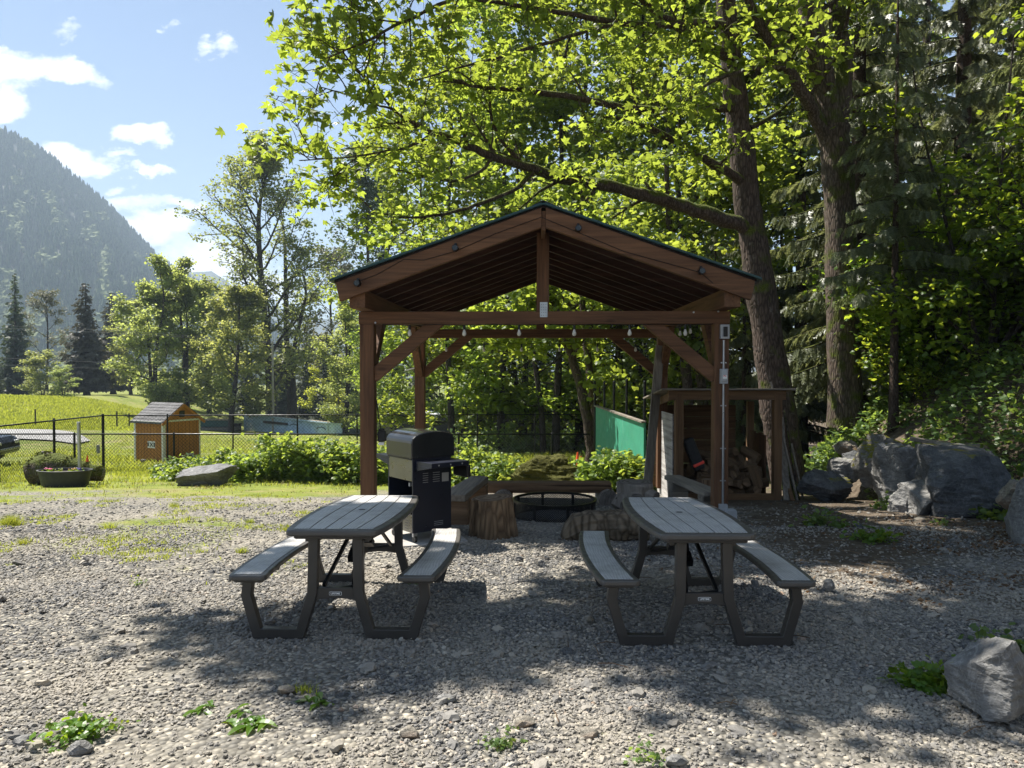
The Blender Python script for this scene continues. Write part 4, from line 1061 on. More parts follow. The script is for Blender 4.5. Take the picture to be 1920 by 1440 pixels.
# ---------------------------------------------------------------- stock tank planter with pole, cones
p = at(122, 911, 17.5); p[2] = gz(p[0], 17.5)
T = thing('stock_tank_planter', 'black oval stock tank used as a flower planter on the grass', 'planter', p)
mb = MB(); mb.lathe([(.001, .01), (.50, .01), (.52, .03), (.60, .37), (.625, .375), (.63, .40), (.60, .405), (.585, .39), (.56, .30), (.001, .30)], 40, sy=.62); mb.build('tub', M['rubber'], T, smooth=False)
mb = MB(); mb.lathe([(.001, .345), (.3, .35), (.565, .33)], 30, sy=.62); mb.build('soil', M['brown_soil'], T)
for k, (x, y, c) in enumerate([(-.3, -.1, (.75, .10, .22)), (-.05, -.12, (.35, .42, .05)), (.2, -.05, (.72, .45, .12)), (.36, -.02, (.13, .06, .50)), (.30, .10, (.6, .55, .1)), (-.42, .02, (.7, .15, .3))]):
    mb = MB(); pv = np.array([(0, 0, 0), (.5, .2, .25), (1, 0, .1), (.5, -.2, .25)]); pf = np.array([[0, 1, 2, 3]])
    n_ = 26; a = RNG.random(n_) * 6.283; mbP = np.column_stack([x + RNG.normal(0, .03, n_), y + RNG.normal(0, .03, n_), .35 + RNG.random(n_) * .05])
    scatter(mb, pv, pf, mbP, rotz(a), np.full(n_, .07), 0)
    fl = RNG.normal(0, .03, (7, 3)) * [1, 1, .3] + [x, y, .425]
    for q in fl: mb.add(q + ICO1[0] * .018 * [1, 1, .6], ICO1[1], 1)
    mb.build('flower', [M['weed'], plain('petals %d' % k, c, .6, 0, .1)], T, fix=False)
p2 = p + np.array([.34, .02, .34])
mb = MB(); mb.tube([(0, 0, 0), (-.015, 0, 1.15)], .038, 12); mb.lathe([(.045, 1.15), (.045, 1.18), (.001, 1.185)], 12, 0, (-.015, 0, 0))
tag(mb.build('metal_pole', M['galv'], None, loc=p2), 'galvanised steel pole standing in the flower planter', 'pole')
def cone(label, px, py, Yd, h, white=True):
    q = at(px, py, Yd); t = thing('traffic_cone', label, 'traffic cone', q, group='orange traffic cones')
    mb = MB(); mb.lathe([(h * .2, .025), (h * .185, .03), (h * .035, h), (.001, h)], 16); mb.box((0, 0, .012), (h * .55, h * .55, .025)); mb.build('body', M['orange'], t)
    if white:
        mb = MB(); mb.lathe([(h * .165, h * .16), (h * .125, h * .42)], 16); mb.lathe([(h * .1, h * .56), (h * .078, h * .7)], 16); mb.build('reflective_band', M['white_plastic'], t)
cone('small orange cone with a white band by the fence corner', 164, 876, 22.5, .36)
cone('taller orange cone standing behind the mossy boulder', 1083, 884, 20, .52)
cone('shorter orange cone behind the mossy boulder beside the taller one', 1089.5, 884, 19.6, .40)

# ---------------------------------------------------------------- fences
def fence_run(mb_rail, mb_wire, mb_post, A, B, H, posts, rail=.024, post=.03, mesh=.075, wire=.0032, gap=.04, zb=None):
    A = np.array(A, float); B = np.array(B, float)
    L = np.linalg.norm((B - A)[:2]); 
    zA, zB = (gz(*A[:2]), gz(*B[:2])) if zb is None else zb
    P = lambda s, h: np.array([A[0] + (B[0] - A[0]) * s / L, A[1] + (B[1] - A[1]) * s / L, zA + (zB - zA) * s / L + h])
    mb_rail.tube([P(0, H), P(L, H)], rail, 6)
    V = []; F = []
    step = mesh * 1.414
    for dr in (1, -1):
        for s0 in np.arange(-H, L + H, step):
            s1 = s0 + dr * (H - gap)
            a, b = s0, s1; h0, h1 = gap, H
            if min(a, b) < 0 or max(a, b) > L: 
                if dr == 1:
                    if a < 0: h0 = gap + (0 - a); a = 0
                    if b > L: h1 = H - (b - L); b = L
                else:
                    if a > L: h0 = gap + (a - L); a = L
                    if b < 0: h1 = H - (0 - b); b = 0
                if h0 >= h1: continue
            p, q = P(a, h0), P(b, h1)
            mb_wire.tube([p, q], wire, 3, 0, False)
def fence(name, label, runs, H, postpts, mesh=.075, wire=.0032, post_r=.030, rail=.024, top=.03, group=None, ph=None):
    t = thing(name, label, 'fence', (runs[0][0][0], runs[0][0][1], float(gz(*runs[0][0][:2]))), group=group)
    o = np.array(t.location)
    r, w = MB(), MB()
    for (a, b) in runs: fence_run(r, w, None, a, b, H, None, rail, post_r, mesh, wire)
    for m_ in (r, w): m_.V = [v - o for v in m_.V]
    r.build('top_rail', M['black_metal'], t, smooth=True); w.build('chain_link', M['fence_black'], t, fix=False)
    for k, (x, y) in enumerate(postpts):
        hh = H + top if ph is None else ph[k]
        z = float(gz(x, y)); mb = MB(); mb.tube([(x, y, z - .1) - o, (x, y, z + hh) - o], post_r, 8); mb.tube([(x, y, z + hh) - o, (x, y, z + hh + .03) - o], [post_r * 1.15, post_r * .5], 8); mb.build('post', M['black_metal'], t)
def X(px, Y): return (px - 960) / FPX * Y
lowL, lowR = (X(-220, 24.0), 24.0), (X(1106, 23.2), 23.2)
pts = []
for px in (-45, 138, 325, 505, 683, 860, 1035):
    f = (px + 220) / 1326; Yq = 24.0 - .8 * f; pts.append((X(px, Yq), Yq))
fence('chain_link_fence', 'low black chain-link fence running behind the shrubs and the pavilion', [(lowL, lowR)], 1.22, pts, post_r=.036, rail=.026, wire=.0034, mesh=.08)
c0 = (X(192, 24.6), 24.6); cR = (X(1106, 30.0), 30.0); cL = (X(-30, 18.6), 18.6)
pts = []
for px in (313, 436, 557, 669, 781, 895, 1003):
    f = (px - 192) / 914; pts.append((X(px, 24.6 + 5.4 * f), 24.6 + 5.4 * f))
def flat_fence():
    t = thing('chain_link_fence', 'tall black chain-link fence with its corner post left of the orange shed', 'fence', (c0[0], c0[1], float(gz(*c0)))); o = np.array(t.location)
    r, w = MB(), MB()
    ztop = lambda px, py, Y: at(px, py, Y)[2]
    zc = ztop(192, 779, 24.6); zr = ztop(1106, 777, 30.0); zl = ztop(-30, 802, 18.6)
    H = 1.83
    fence_run(r, w, None, c0, cR, H, None, .020, .03, .085, .0028, zb=(zc - H, zr - H)); fence_run(r, w, None, cL, c0, H, None, .024, .03, .075, .0034, zb=(zl - H, zc - H))
    for m_ in (r, w): m_.V = [v - o for v in m_.V]
    r.build('top_rail', M['black_metal'], t, smooth=True); w.build('chain_link', M['fence_black'], t, fix=False)
    for (x, y), pr in [(c0, .045)] + [(q, .028) for q in pts] + [((X(100, 21.9), 21.9), .036), ((X(-5, 19.2), 19.2), .036)]:
        zt_ = (zc + (zr - zc) * (y - 24.6) / 5.4) if y >= 24.6 else (zl + (zc - zl) * (y - 18.6) / 6.0)
        mb = MB(); mb.tube([(x, y, zt_ - 2.1) - o, (x, y, zt_ + .03) - o, (x, y, zt_ + .06) - o], [pr, pr, pr * .5], 8); mb.build('post', M['black_metal'], t)
flat_fence()
q = at(184, 842, 24.4); mb = MB(); mb.box((0, 0, 0), (.11, .02, .28)); tag(mb.build('fence_sign', M['grey_box'], None, loc=q, bevel=.004), 'small grey plate wired to the fence beside the corner post', 'sign')

# green wall panel and its tall posts
GW = thing('green_wall', 'green painted sloping-topped wall behind the chain-link fence', 'wall', (X(1117, 21.5), 21.5, float(gz(3, 21.5))))
o = np.array(GW.location)
A0 = at(1117, 762, 23.0) - o; A1 = at(1207, 793, 17.6) - o; B0 = np.array([A0[0], A0[1], -.6]); B1 = np.array([A1[0], A1[1], -.2])
tv = (A1 - A0); tv[2] = 0; tv /= np.linalg.norm(tv); nv_ = np.array([-tv[1], tv[0], 0]) * .05
mb = MB(); mb.add([B0, B1, A1, A0, B0 + nv_, B1 + nv_, A1 + nv_, A0 + nv_], [[0, 1, 2, 3], [7, 6, 5, 4], [0, 4, 5, 1], [1, 5, 6, 2], [2, 6, 7, 3], [3, 7, 4, 0]]); mb.build('panel', M['teal_panel'], GW)
mb = MB(); mb.beam(A0 + [0, 0, .02], A1 + [0, 0, .02], .12, .04); mb.build('cap_board', M['old_x'], GW)
mb = MB()
front = -nv_ / np.linalg.norm(nv_) * .004
if (A0 + front)[1] > A0[1]: front = -front
for f0, f1, z0, z1, w in ((0, .26, .62, .48, .03),):
    p0 = B0 + (B1 - B0) * f0 + [0, 0, (A0 - B0)[2] * .42]; p1 = B0 + (B1 - B0) * .42 + [0, 0, (A0 - B0)[2] * .18]
    mb.beam(p0 + front * 2, p1 + front * 2, .006, .025)
for f in (.12, .3, .62):
    p1 = A0 + (A1 - A0) * f; p0 = p1 + np.array([.02, .0, -.9 - f]); p0 += (A1 - A0) * .06
    mb.beam(p0 + front, p1 + front - [0, 0, .05], .004, .03)
mb.build('paint_streak', M['teal_streak'], GW)
for k, px in enumerate((1116, 1134, 1152, 1176, 1210)):
    f = (px - 1117) / 93; Yq = 23.2 - 5.5 * f; zt_ = at(px, [716, 716, 716, 712, 716][k], Yq)[2]; z0 = float(gz(X(px, Yq), Yq))
    mb = MB(); mb.tube([(0, 0, -.1), (0, 0, zt_ - z0)], .035, 8); mb.tube([(0, 0, zt_ - z0), (0, 0, zt_ - z0 + .03)], [.04, .02], 8)
    tag(mb.build('fence_post', M['black_metal'], None, loc=(X(px, Yq), Yq + .08, z0)), ['tall black post at the left end of the green wall', 'second tall black post along the green wall from its left end', 'tall black post in the middle of the green wall', 'tall black post near the low end of the green wall', 'tall black post at the right end of the green wall, beside the leaning board'][k], 'post', 'tall posts along the green wall')

# ---------------------------------------------------------------- orange garden shed
sp = np.array([X(305, 29.2), 29.2, 0]); sp[2] = at(305, 884, 29.2)[2]
SH = thing('garden_shed', 'small orange garden shed with a grey shingle roof and white trim', 'shed', sp, R(-38))
# local: near corner at origin; left wall runs along -x, right (gable) wall runs along +y... local x to the left-back, local y to the right-back
SH.rotation_euler = (0, 0, 0)
ang = R(28); ux = np.array([-math.cos(ang), math.sin(ang), 0]); uy = np.array([math.cos(R(62)), math.sin(R(62)), 0]); uz = np.array([0, 0, 1.0])
def S(a, b, c): return ux * a + uy * b + uz * c
La, Lb, Hh, Rr_ = 1.70, 1.72, 1.96, .62
def wallpoly(mb, pts, th, nrm, m=0):
    P = [np.array(p) for p in pts]; n = len(P); V = P + [p - np.array(nrm) * th for p in P]
    mb.add(V, [list(range(n)), list(range(n, 2 * n))[::-1]] + [[i, n + i, n + (i + 1) % n, (i + 1) % n] for i in range(n)], m)
nl = -np.cross(ux, uz); nl /= np.linalg.norm(nl)
if nl @ np.array([-.5, -1, 0]) < 0: nl = -nl
nr = np.cross(uy, uz); nr /= np.linalg.norm(nr)
if nr @ np.array([.5, -1, 0]) < 0: nr = -nr
mb = MB(); wallpoly(mb, [S(0, 0, 0), S(La, 0, 0), S(La, 0, Hh), S(0, 0, Hh)], .05, nl); wl = mb.build('wall', M['shed_orange'], SH)
mb = MB(); wallpoly(mb, [S(0, 0, 0), S(0, Lb, 0), S(0, Lb, Hh), S(0, Lb / 2, Hh + Rr_), S(0, 0, Hh)], .05, nr); wr = mb.build('wall', M['shed_orange'], SH)
mb = MB(); wallpoly(mb, [S(0, Lb, 0), S(La, Lb, 0), S(La, Lb, Hh), S(0, Lb, Hh)], .05, -nl); mb.build('wall', M['shed_orange'], SH)
mb = MB(); wallpoly(mb, [S(La, 0, 0), S(La, Lb, 0), S(La, Lb, Hh), S(La, Lb / 2, Hh + Rr_), S(La, 0, Hh)], .05, -nr); mb.build('wall', M['shed_orange'], SH)
mb = MB()
for q in range(1, 9): a = La * q / 9; mb.add([S(a - .006, 0, .02) + nl * .002, S(a + .006, 0, .02) + nl * .002, S(a + .006, 0, Hh) + nl * .002, S(a - .006, 0, Hh) + nl * .002], [[0, 1, 2, 3]])
mb.build('siding_groove', M['deck'], wl, fix=False)
mb = MB()
for q in range(1, 10): b = Lb * q / 10; mb.add([S(0, b - .006, .02) + nr * .002, S(0, b + .006, .02) + nr * .002, S(0, b + .006, Hh - .02) + nr * .002, S(0, b - .006, Hh - .02) + nr * .002], [[0, 1, 2, 3]])
mb.build('siding_groove', M['deck'], wr, fix=False)
mb = MB()
for (a, b) in ((S(0.03, 0, 0), S(.03, 0, Hh)), (S(La, 0, 0), S(La, 0, Hh))): mb.beam(a + nl * .01, b + nl * .01, .10 if a is not None else .1, .03, 0, tuple(nl))
mb.beam(S(0, .05, 0) + nr * .012, S(0, .05, Hh) + nr * .012, .08, .03, 0, tuple(nr)); mb.beam(S(0, Lb - .03, 0) + nr * .012, S(0, Lb - .03, Hh) + nr * .012, .06, .03, 0, tuple(nr))
mb.beam(S(0, .0, Hh) + nr * .014, S(0, Lb, Hh) + nr * .014, .03, .07, 0); mb.beam(S(-.05, -.12, Hh - .03), S(La + .05, -.12, Hh - .03), .03, .06)
mb.build('trim', M['trim_white'], SH, bevel=.003)
ov = .14; zl = Hh - ov * Rr_ / (Lb / 2)
for sgn in (0, 1):
    e = -ov if sgn == 0 else Lb + ov
    mb = MB(); P = [S(-.12, e, zl), S(La + .12, e, zl), S(La + .12, Lb / 2, Hh + Rr_ + .02), S(-.12, Lb / 2, Hh + Rr_ + .02)]
    V = P + [p + uz * .05 for p in P]; mb.add(V, [[0, 1, 2, 3], [7, 6, 5, 4], [0, 4, 5, 1], [1, 5, 6, 2], [2, 6, 7, 3], [3, 7, 4, 0]])
    # shingle courses as real steps
    for q in range(7):
        f0, f1 = q / 7, (q + 1.15) / 7
        a0 = P[0] + (P[3] - P[0]) * f0; a1 = P[1] + (P[2] - P[1]) * f0; b0 = P[0] + (P[3] - P[0]) * min(1, f1); b1 = P[1] + (P[2] - P[1]) * min(1, f1)
        mb.add([a0 + uz * .075, a1 + uz * .075, b1 + uz * .055, b0 + uz * .055, a0 + uz * .05, a1 + uz * .05], [[0, 1, 2, 3], [0, 4, 5, 1]])
    mb.build('roof', M['shingle'], SH, fix=False)
mb = MB()
for sgn in (0, 1):
    e = -ov if sgn == 0 else Lb + ov
    a = S(-.13, e, zl); b = S(-.13, Lb / 2, Hh + Rr_ + .02); mb.beam(a - uz * .03, b - uz * .03, .03, .10)
mb.build('barge_board', M['shed_orange'], SH)
mb = MB(); c_ = S(0, Lb / 2, Hh + .26) + nr * .004; mb.add([c_ + uy * .13 * i + uz * .13 * j for i, j in ((-1, -1), (1, -1), (1, 1), (-1, 1))], [[0, 1, 2, 3]]); mb.build('vent_opening', M['dark_mark'], wr, fix=False)
def plaque(name, cen, ud, w, h, nn, parent, marks):
    mb = MB(); mb.add([cen + nn * .006 + ud * w / 2 * i + uz * h / 2 * j for i, j in ((-1, -1), (1, -1), (1, 1), (-1, 1))], [[0, 1, 2, 3]], 0)
    c2 = cen + nn * .009
    for (x0, z0, x1, z1) in marks: mb.beam(c2 + ud * x0 * w + uz * z0 * h, c2 + ud * x1 * w + uz * z1 * h, .004, .035, 1, tuple(uz) if abs(x1 - x0) > .02 else tuple(ud))
    mb.build(name, [M['lettering'], M['dark_mark']], parent, fix=False)
plaque('sign', S(La * .42, 0, 1.02), -ux, .46, .27, nl, wl, [(-.35, -.3, -.35, .3), (-.2, .3, .2, -.3), (-.2, -.3, .2, .3), (.35, -.3, .35, .3), (-.44, -.3, -.44, .3), (.44, -.3, .44, .3)])
plaque('notice', S(0, Lb * .72, .45), uy, .34, .30, nr, wr, [(-.3, .2, .3, .2), (-.3, 0, .3, 0)])
mb = MB(); mb.box(S(La - .03, 0, 1.40) + nl * .03, (.16, .08, .12)); mb.build('wall_box', M['white_plastic'], SH)
mb = MB(); V, F = rock_mesh(301, (.22, .2, .2), 9, .05, (), ICO2); mb.add(V, F); tag(mb.build('stone', M['rock_tan'], None, loc=(X(266, 28.4), 28.4, gz(X(266, 28.4), 28.4) + .06)), 'pale stone lying at the foot of the orange shed', 'stone')

# ---------------------------------------------------------------- containers and yard clutter far behind the fence
def corr(mb, A, B, z0, z1, m=0, pitch=.28, dep=.05):
    A = np.array(A, float); B = np.array(B, float); d = B - A; L = np.linalg.norm(d); d /= L; nrm = np.array([d[1], -d[0]]); n = int(L / pitch)
    pts = []
    for k in range(n):
        for f, o in ((0, 0), (.25, dep), (.5, dep), (.75, 0)): pts.append(A + d * (k + f) * L / n + nrm * o)
    pts.append(B); P = np.array(pts); N_ = len(P)
    V = np.concatenate([np.column_stack([P, np.full(N_, z0)]), np.column_stack([P, np.full(N_, z1)])])
    i = np.arange(N_ - 1); mb.add(V, np.stack([i, i + 1, i + 1 + N_, i + N_], 1), m)
CZ = at(500, 812, 100)[2]
def container(label, pL, pR, doorpx, mat, ytopL, ytopR, texts, group, end_side=True, arch=()):
    (xa, Ya), (xb, Yb) = pL, pR
    A = np.array([X(xa, Ya), Ya]); B = np.array([X(xb, Yb), Yb]); Cc = np.array([X(doorpx[0], doorpx[1]), doorpx[1]])
    z1 = at(xa, ytopL, Ya)[2]; z0 = z1 - 2.6
    o = np.array([A[0], A[1], z0]); T = thing('shipping_container', label, 'container', o, group=group)
    mb = MB(); corr(mb, A - o[:2], B - o[:2], .12, 2.48); mb.build('side_wall', M[mat], T, fix=False)
    d = (Cc - A); back = B + d
    mb = MB()
    for p, q in ((A, B), (A, Cc), (B, back), (Cc, back)):
        a = np.array([*(p - o[:2]), 0]); b = np.array([*(q - o[:2]), 0]); mb.beam(a + [0, 0, .07], b + [0, 0, .07], .14, .14); mb.beam(a + [0, 0, 2.52], b + [0, 0, 2.52], .14, .14)
    for p in (A, B, Cc, back): a = np.array([*(p - o[:2]), 0]); mb.beam(a, a + [0, 0, 2.6], .16, .16, 0, (1, 0, 0))
    mb.build('frame', M[mat], T)
    mb = MB(); corr(mb, Cc - o[:2], A - o[:2], .12, 2.48, 0, .6, .03); mb.build('end_wall', M[mat], T, fix=False)
    mb = MB(); corr(mb, B - o[:2], back - o[:2], .12, 2.48); mb.build('end_wall', M[mat], T, fix=False)
    mb = MB(); V = [np.array([*(p - o[:2]), 2.57]) for p in (A, B, back, Cc)]; mb.add(V + [v + [0, 0, .06] for v in V], [[0, 1, 2, 3], [4, 5, 6, 7], [0, 1, 5, 4], [1, 2, 6, 5], [2, 3, 7, 6], [3, 0, 4, 7]]); mb.build('roof', M['rust_dirt'], T)
    dd = (B - A); L = np.linalg.norm(dd); dd /= L; nn = np.array([dd[1], -dd[0]])
    for (f, z, w) in arch:
        c = A + dd * L * f + nn * .07 - o[:2]; mb = MB()
        pth = [(c[0] + dd[0] * x, c[1] + dd[1] * x, zz) for x, zz in [(-w / 2, .1), (-w / 2, z - .25)] + [(w / 2 * math.cos(a), z - .25 + .25 * math.sin(a)) for a in np.linspace(math.pi, 0, 7)] + [(w / 2, z - .25), (w / 2, .1)]]
        mb.tube(pth, .05, 5); mb.build('arched_doorway', M['green_steel'], T)
    if texts:
        mb = MB()
        for (s, f, z, sz) in texts:
            if f < 0: c = A + (Cc - A) * (-f); xd = (A - Cc) / np.linalg.norm(A - Cc); nn2 = np.array([xd[1], -xd[0]])
            else: c = A + dd * L * f; xd = dd; nn2 = nn
            c = c + nn2 * .09 - o[:2]
            text_mesh(mb, s, sz, (c[0], c[1], z), (xd[0], xd[1], 0), (0, 0, 1))
        mb.build('lettering', M['lettering'], T, fix=False)
    return T
container('long pale blue shipping container with faded white markings beyond the fence', (477, 100), (640, 84), (458, 101.5), 'blue_steel', 777, 787, [('PO12', -.5, 2.05, .75), ('X X', -.5, 1.2, .8), ('X X', -.5, .45, .8), ('PZ', .93, 1.45, .8)], 'shipping containers beyond the fence', arch=[(.5, 1.9, 2.0), (.80, 1.9, 2.0)])
container('dark grey-green shipping container at the right end of the blue one', (643, 86), (690, 90), (641.5, 88), 'green_steel', 786, 786, [], 'shipping containers beyond the fence')
# scrap ledge on the container side
a = at(496, 791, 97.6); b = at(540, 795, 93.2); o = (a + b) / 2; mb = MB(); mb.beam(a - o, b - o, .4, .28); tag(mb.build('awning_board', M['bark_far'], None, loc=o), 'dark board fixed along the side of the blue container', 'board')
# low dark green crates / pallets left of the container
a = at(380, 800, 98); 
T = thing('green_pallet_stack', 'low dark green panel stack with a pale top left of the blue container', 'panel stack', (a[0], 98, a[2]))
mb = MB(); mb.box((1.9, 0, .45), (3.9, 1.6, .8)); mb.build('panel', plain('dark green panels', (.03, .085, .07), .6, 0, .3, 1), T)
mb = MB(); mb.box((1.9, 0, .91), (4.1, 1.8, .10)); mb.build('top_board', M['rust_dirt'], T)
mb = MB(); mb.box((2.3, -.3, -.2), (5.0, 2.2, .35)); mb.build('pallet_base', M['old_x'], T)
a = at(440, 803, 99); mb = MB(); mb.box((0, 0, .1), (1.4, 1, .9)); mb.box((0, 0, .6), (1.6, 1.2, .12)); tag(mb.build('dark_crate', M['bark_far'], None, loc=a), 'small dark crate between the green stack and the blue container', 'crate')
# dark canopy shelter with white tarp
a = at(716, 815, 62); sc = 62 / FPX; a[2] = at(716, 776, 62)[2] - 1.66
T = thing('tarp_shelter', 'dark open shelter with a white tarpaulin roof behind the fence', 'shelter', a)
Wt = 123 * sc; 
mb = MB(); mb.box((Wt / 2, 1.5, .45), (Wt, 2.6, 2.1)); mb.build('dark_side', M['dark_cloth'], T, bevel=.03)
mb = MB(); mb.box((.35, .15, .75), (.7, .05, 1.45)); mb.build('side_panel', plain('brown grey panel', (.09, .075, .07), .8), T)
mb = MB(); n_ = 16; xs = np.linspace(-.1, Wt + .1, n_); r = np.random.default_rng(3)
prof = [(x, 1.5 + .05 * r.random() + .16 * math.sin(math.pi * k / (n_ - 1))) for k, x in enumerate(xs)]
mb.extrude(prof + [(x, z - .10) for x, z in prof[::-1]], .1, 3.0, 'y'); mb.extrude([(x, z + .12) for x, z in prof[5:12]] + [(x, z + .02) for x, z in prof[5:12][::-1]], .6, 2.6, 'y'); mb.build('tarpaulin', M['tarp_white'], T, smooth=False)

# parked car at the far left
cp = np.array([X(-108, 27.0), 27.0, 0]); cp[2] = at(0, 862, 27.0)[2] - .12
CAR = thing('parked_car', 'dark car at the left edge beyond the fence, only its end showing', 'car', cp, R(8))
M['car_paint'] = plain('dark grey car paint', (.02, .022, .028), .18, .3, .1, 2, 0); M['car_glass'] = plain('tinted glass', (.012, .014, .017), .06, 0, .1, 2, 0)
prof = [(-2.1, .32), (-2.15, .62), (-1.95, .84), (-1.1, .93), (-.55, 1.36), (.75, 1.40), (1.45, 1.05), (2.0, .92), (2.17, .72), (2.18, .40), (2.05, .28)]
mb = MB(); secs = [(-.84, .86), (-.80, .97), (-.6, 1.0), (.6, 1.0), (.80, .97), (.84, .86)]; n_ = len(prof); V = []
for (yv, k_) in secs: V += [(x * (1 if abs(yv) < .82 else .985), yv * (1 if z < .95 else .86), .3 + (z - .3) * k_) for x, z in prof]
F = [[j * n_ + i, j * n_ + (i + 1) % n_, (j + 1) * n_ + (i + 1) % n_, (j + 1) * n_ + i] for j in range(len(secs) - 1) for i in range(n_)] + [list(range(n_)), list(range((len(secs) - 1) * n_, len(secs) * n_))[::-1]]
mb.add(V, F); mb.build('body', M['car_paint'], CAR, bevel=.04)
mb = MB()
for sy in (-1, 1): mb.extrude([(-.95, .95), (-.5, 1.30), (.7, 1.33), (1.3, 1.04), (1.25, .95)], sy * .755 - .02, sy * .755 + .02, 'y')
mb.build('window', M['car_glass'], CAR)
mb = MB(); mb.extrude([(1.40, 1.08), (.80, 1.39), (.84, 1.41), (1.5, 1.06)], -.6, .6, 'y'); mb.build('windshield', M['car_glass'], CAR)
for x in (-1.35, 1.35):
    for sy in (-1, 1):
        mb = MB(); mb.tube([(x, sy * .86, .33), (x, sy * .64, .33)], .33, 20); w_ = mb.build('wheel', M['rubber'], CAR, bevel=.02)
        mb = MB(); mb.tube([(x, sy * .875, .33), (x, sy * .84, .33)], .20, 12); mb.build('rim', M['galv'], w_)
for sy in (-1, 1):
    mb = MB(); mb.box((2.12, sy * .62, .70), (.12, .34, .14)); mb.build('headlight', M['white_plastic'], CAR, bevel=.03)
mb = MB(); mb.box((2.19, 0, .48), (.06, 1.5, .10)); mb.build('bumper', M['galv'], CAR, bevel=.02)
# meadow marker stakes
for k, (px, y0_, y1_, Yd) in enumerate([(66, 767, 777, 70), (219, 771, 780, 72), (242, 775, 781, 74)]):
    b = at(px, y0_, Yd); z0 = float(gz(b[0], Yd)); mb = MB(); mb.box((0, 0, (b[2] - z0) / 2), (.09, .09, max(.4, b[2] - z0)))
    tag(mb.build('marker_stake', M['bark_far'], None, loc=(b[0], Yd, z0)), ['wooden stake standing in the middle of the meadow above the driveway', 'wooden stake in the meadow left of the orange shed roof', 'short wooden stake in the meadow nearest the orange shed roof'][k], 'stake', 'marker stakes in the meadow')
# utility pole and power lines
p = at(512, 780, 96); zt_ = at(512, 640, 96)[2]; z0 = float(gz(p[0], 96))
T = thing('utility_pole', 'pale slim utility pole in front of the tall maple beyond the fence', 'utility pole', (p[0], 96, z0))
mb = MB(); mb.tube([(0, 0, -.3), (0, 0, zt_ - z0)], [.17, .12], 10); mb.build('pole', plain('weathered pole', (.36, .33, .28), .9, 0, .15), T)
mb = MB(); mb.box((0, 0, zt_ - z0 - .4), (2.2, .12, .14)); mb.build('crossarm', M['bark_far'], T)
for k, (yL, y2, yR, lab) in enumerate([(671, 682, 703, 'second lowest power line crossing in front of the left trees'), (684, 693, 706, 'lowest power line crossing in front of the left trees'), (610, 622, 641, 'topmost power line above the small bushy saplings'), (615, 626, 643, 'power line just below the topmost one')]):
    pth = []
    for f in np.linspace(0, 1, 15):
        px = -300 + 812 * f; py = np.interp(px, [-300, 0, 250, 512], [yL - 16, yL, y2, yR]); Yq = 82 + 14 * f; pth.append(at(px, py, Yq))
    P = np.array(pth); o = P[7].copy(); mb = MB(); mb.tube(P - o, .013, 4); tag(mb.build('power_line', M['cable_grey'], None, loc=o), lab, 'power line', 'power lines to the utility pole')
# ---------------------------------------------------------------- leaves and trees
def fan(outline, c=(0, .35, 0)):
    V = np.array([c] + outline, float); n = len(outline)
    return V, np.array([[0, 1 + k, 1 + (k + 1) % n] for k in range(n)])
LEAF_MAPLE = fan([(0, 0, 0), (.22, -.04, -.03), (.56, .08, -.10), (.36, .26, -.02), (.66, .66, -.14), (.24, .56, -.01), (0, 1.05, -.13), (-.24, .56, -.01), (-.66, .66, -.14), (-.36, .26, -.02), (-.56, .08, -.10), (-.22, -.04, -.03)])
LEAF_LOBE = fan([(0, 0, 0), (.48, .12, -.06), (.30, .42, 0), (.42, .78, -.1), (0, 1, -.08), (-.42, .78, -.1), (-.30, .42, 0), (-.48, .12, -.06)], (0, .4, .02))
LEAF_OVAL = (np.array([(0, 0, 0), (.30, .25, -.04), (.36, .55, -.06), (0, 1, -.06), (-.36, .55, -.06), (-.30, .25, -.04), (0, .5, .05)], float), np.array([[0, 1, 6], [1, 2, 6], [2, 3, 6], [3, 4, 6], [4, 5, 6], [5, 0, 6]]))
LEAF_DIA = (np.array([(0, 0, 0), (.36, .45, -.05), (0, 1, 0), (-.36, .5, -.05), (0, .5, .06)], float), np.array([[0, 1, 4], [1, 2, 4], [2, 3, 4], [3, 0, 4]]))

def frames(n, up=.9, spread=.6, droop=.25):
    """orthonormal frames: column y = leaf direction, column z = leaf normal (mostly up)"""
    N = RNG.normal(0, spread, (n, 3)); N[:, 2] += up; N /= np.linalg.norm(N, axis=1, keepdims=True)
    a = RNG.random(n) * 6.283; d = np.column_stack([np.cos(a), np.sin(a), -droop + RNG.normal(0, .3, n)])
    d -= N * np.sum(d * N, 1, keepdims=True); d /= np.linalg.norm(d, axis=1, keepdims=True)
    x = np.cross(d, N)
    return np.stack([x, d, N], 2)
def add_leaves(mb, P, size, proto, up=.9, spread=.6, droop=.25, var=.35, m=0):
    n = len(P); s = size * (1 + RNG.uniform(-var, var, n))
    scatter(mb, proto[0], proto[1], P, frames(n, up, spread, droop), s, m)
def catmull(P, k=4):
    P = np.array(P, float); Q = np.concatenate([[2 * P[0] - P[1]], P, [2 * P[-1] - P[-2]]]); o = []
    for i in range(1, len(Q) - 2):
        for t in np.arange(k) / k:
            o.append(.5 * (2 * Q[i] + (Q[i + 1] - Q[i - 1]) * t + (2 * Q[i - 1] - 5 * Q[i] + 4 * Q[i + 1] - Q[i + 2]) * t * t + (3 * Q[i] - Q[i - 1] - 3 * Q[i + 1] + Q[i + 2]) * t ** 3))
    o.append(P[-1]); return np.array(o)
def branch_path(p, d, L, n=6, up=.0, wob=.12):
    P = [np.array(p, float)]; d = np.array(d, float); d /= np.linalg.norm(d)
    for k in range(n - 1):
        d = d + RNG.normal(0, wob, 3) + [0, 0, up / n]; d /= np.linalg.norm(d); P.append(P[-1] + d * L / (n - 1))
    return np.array(P)
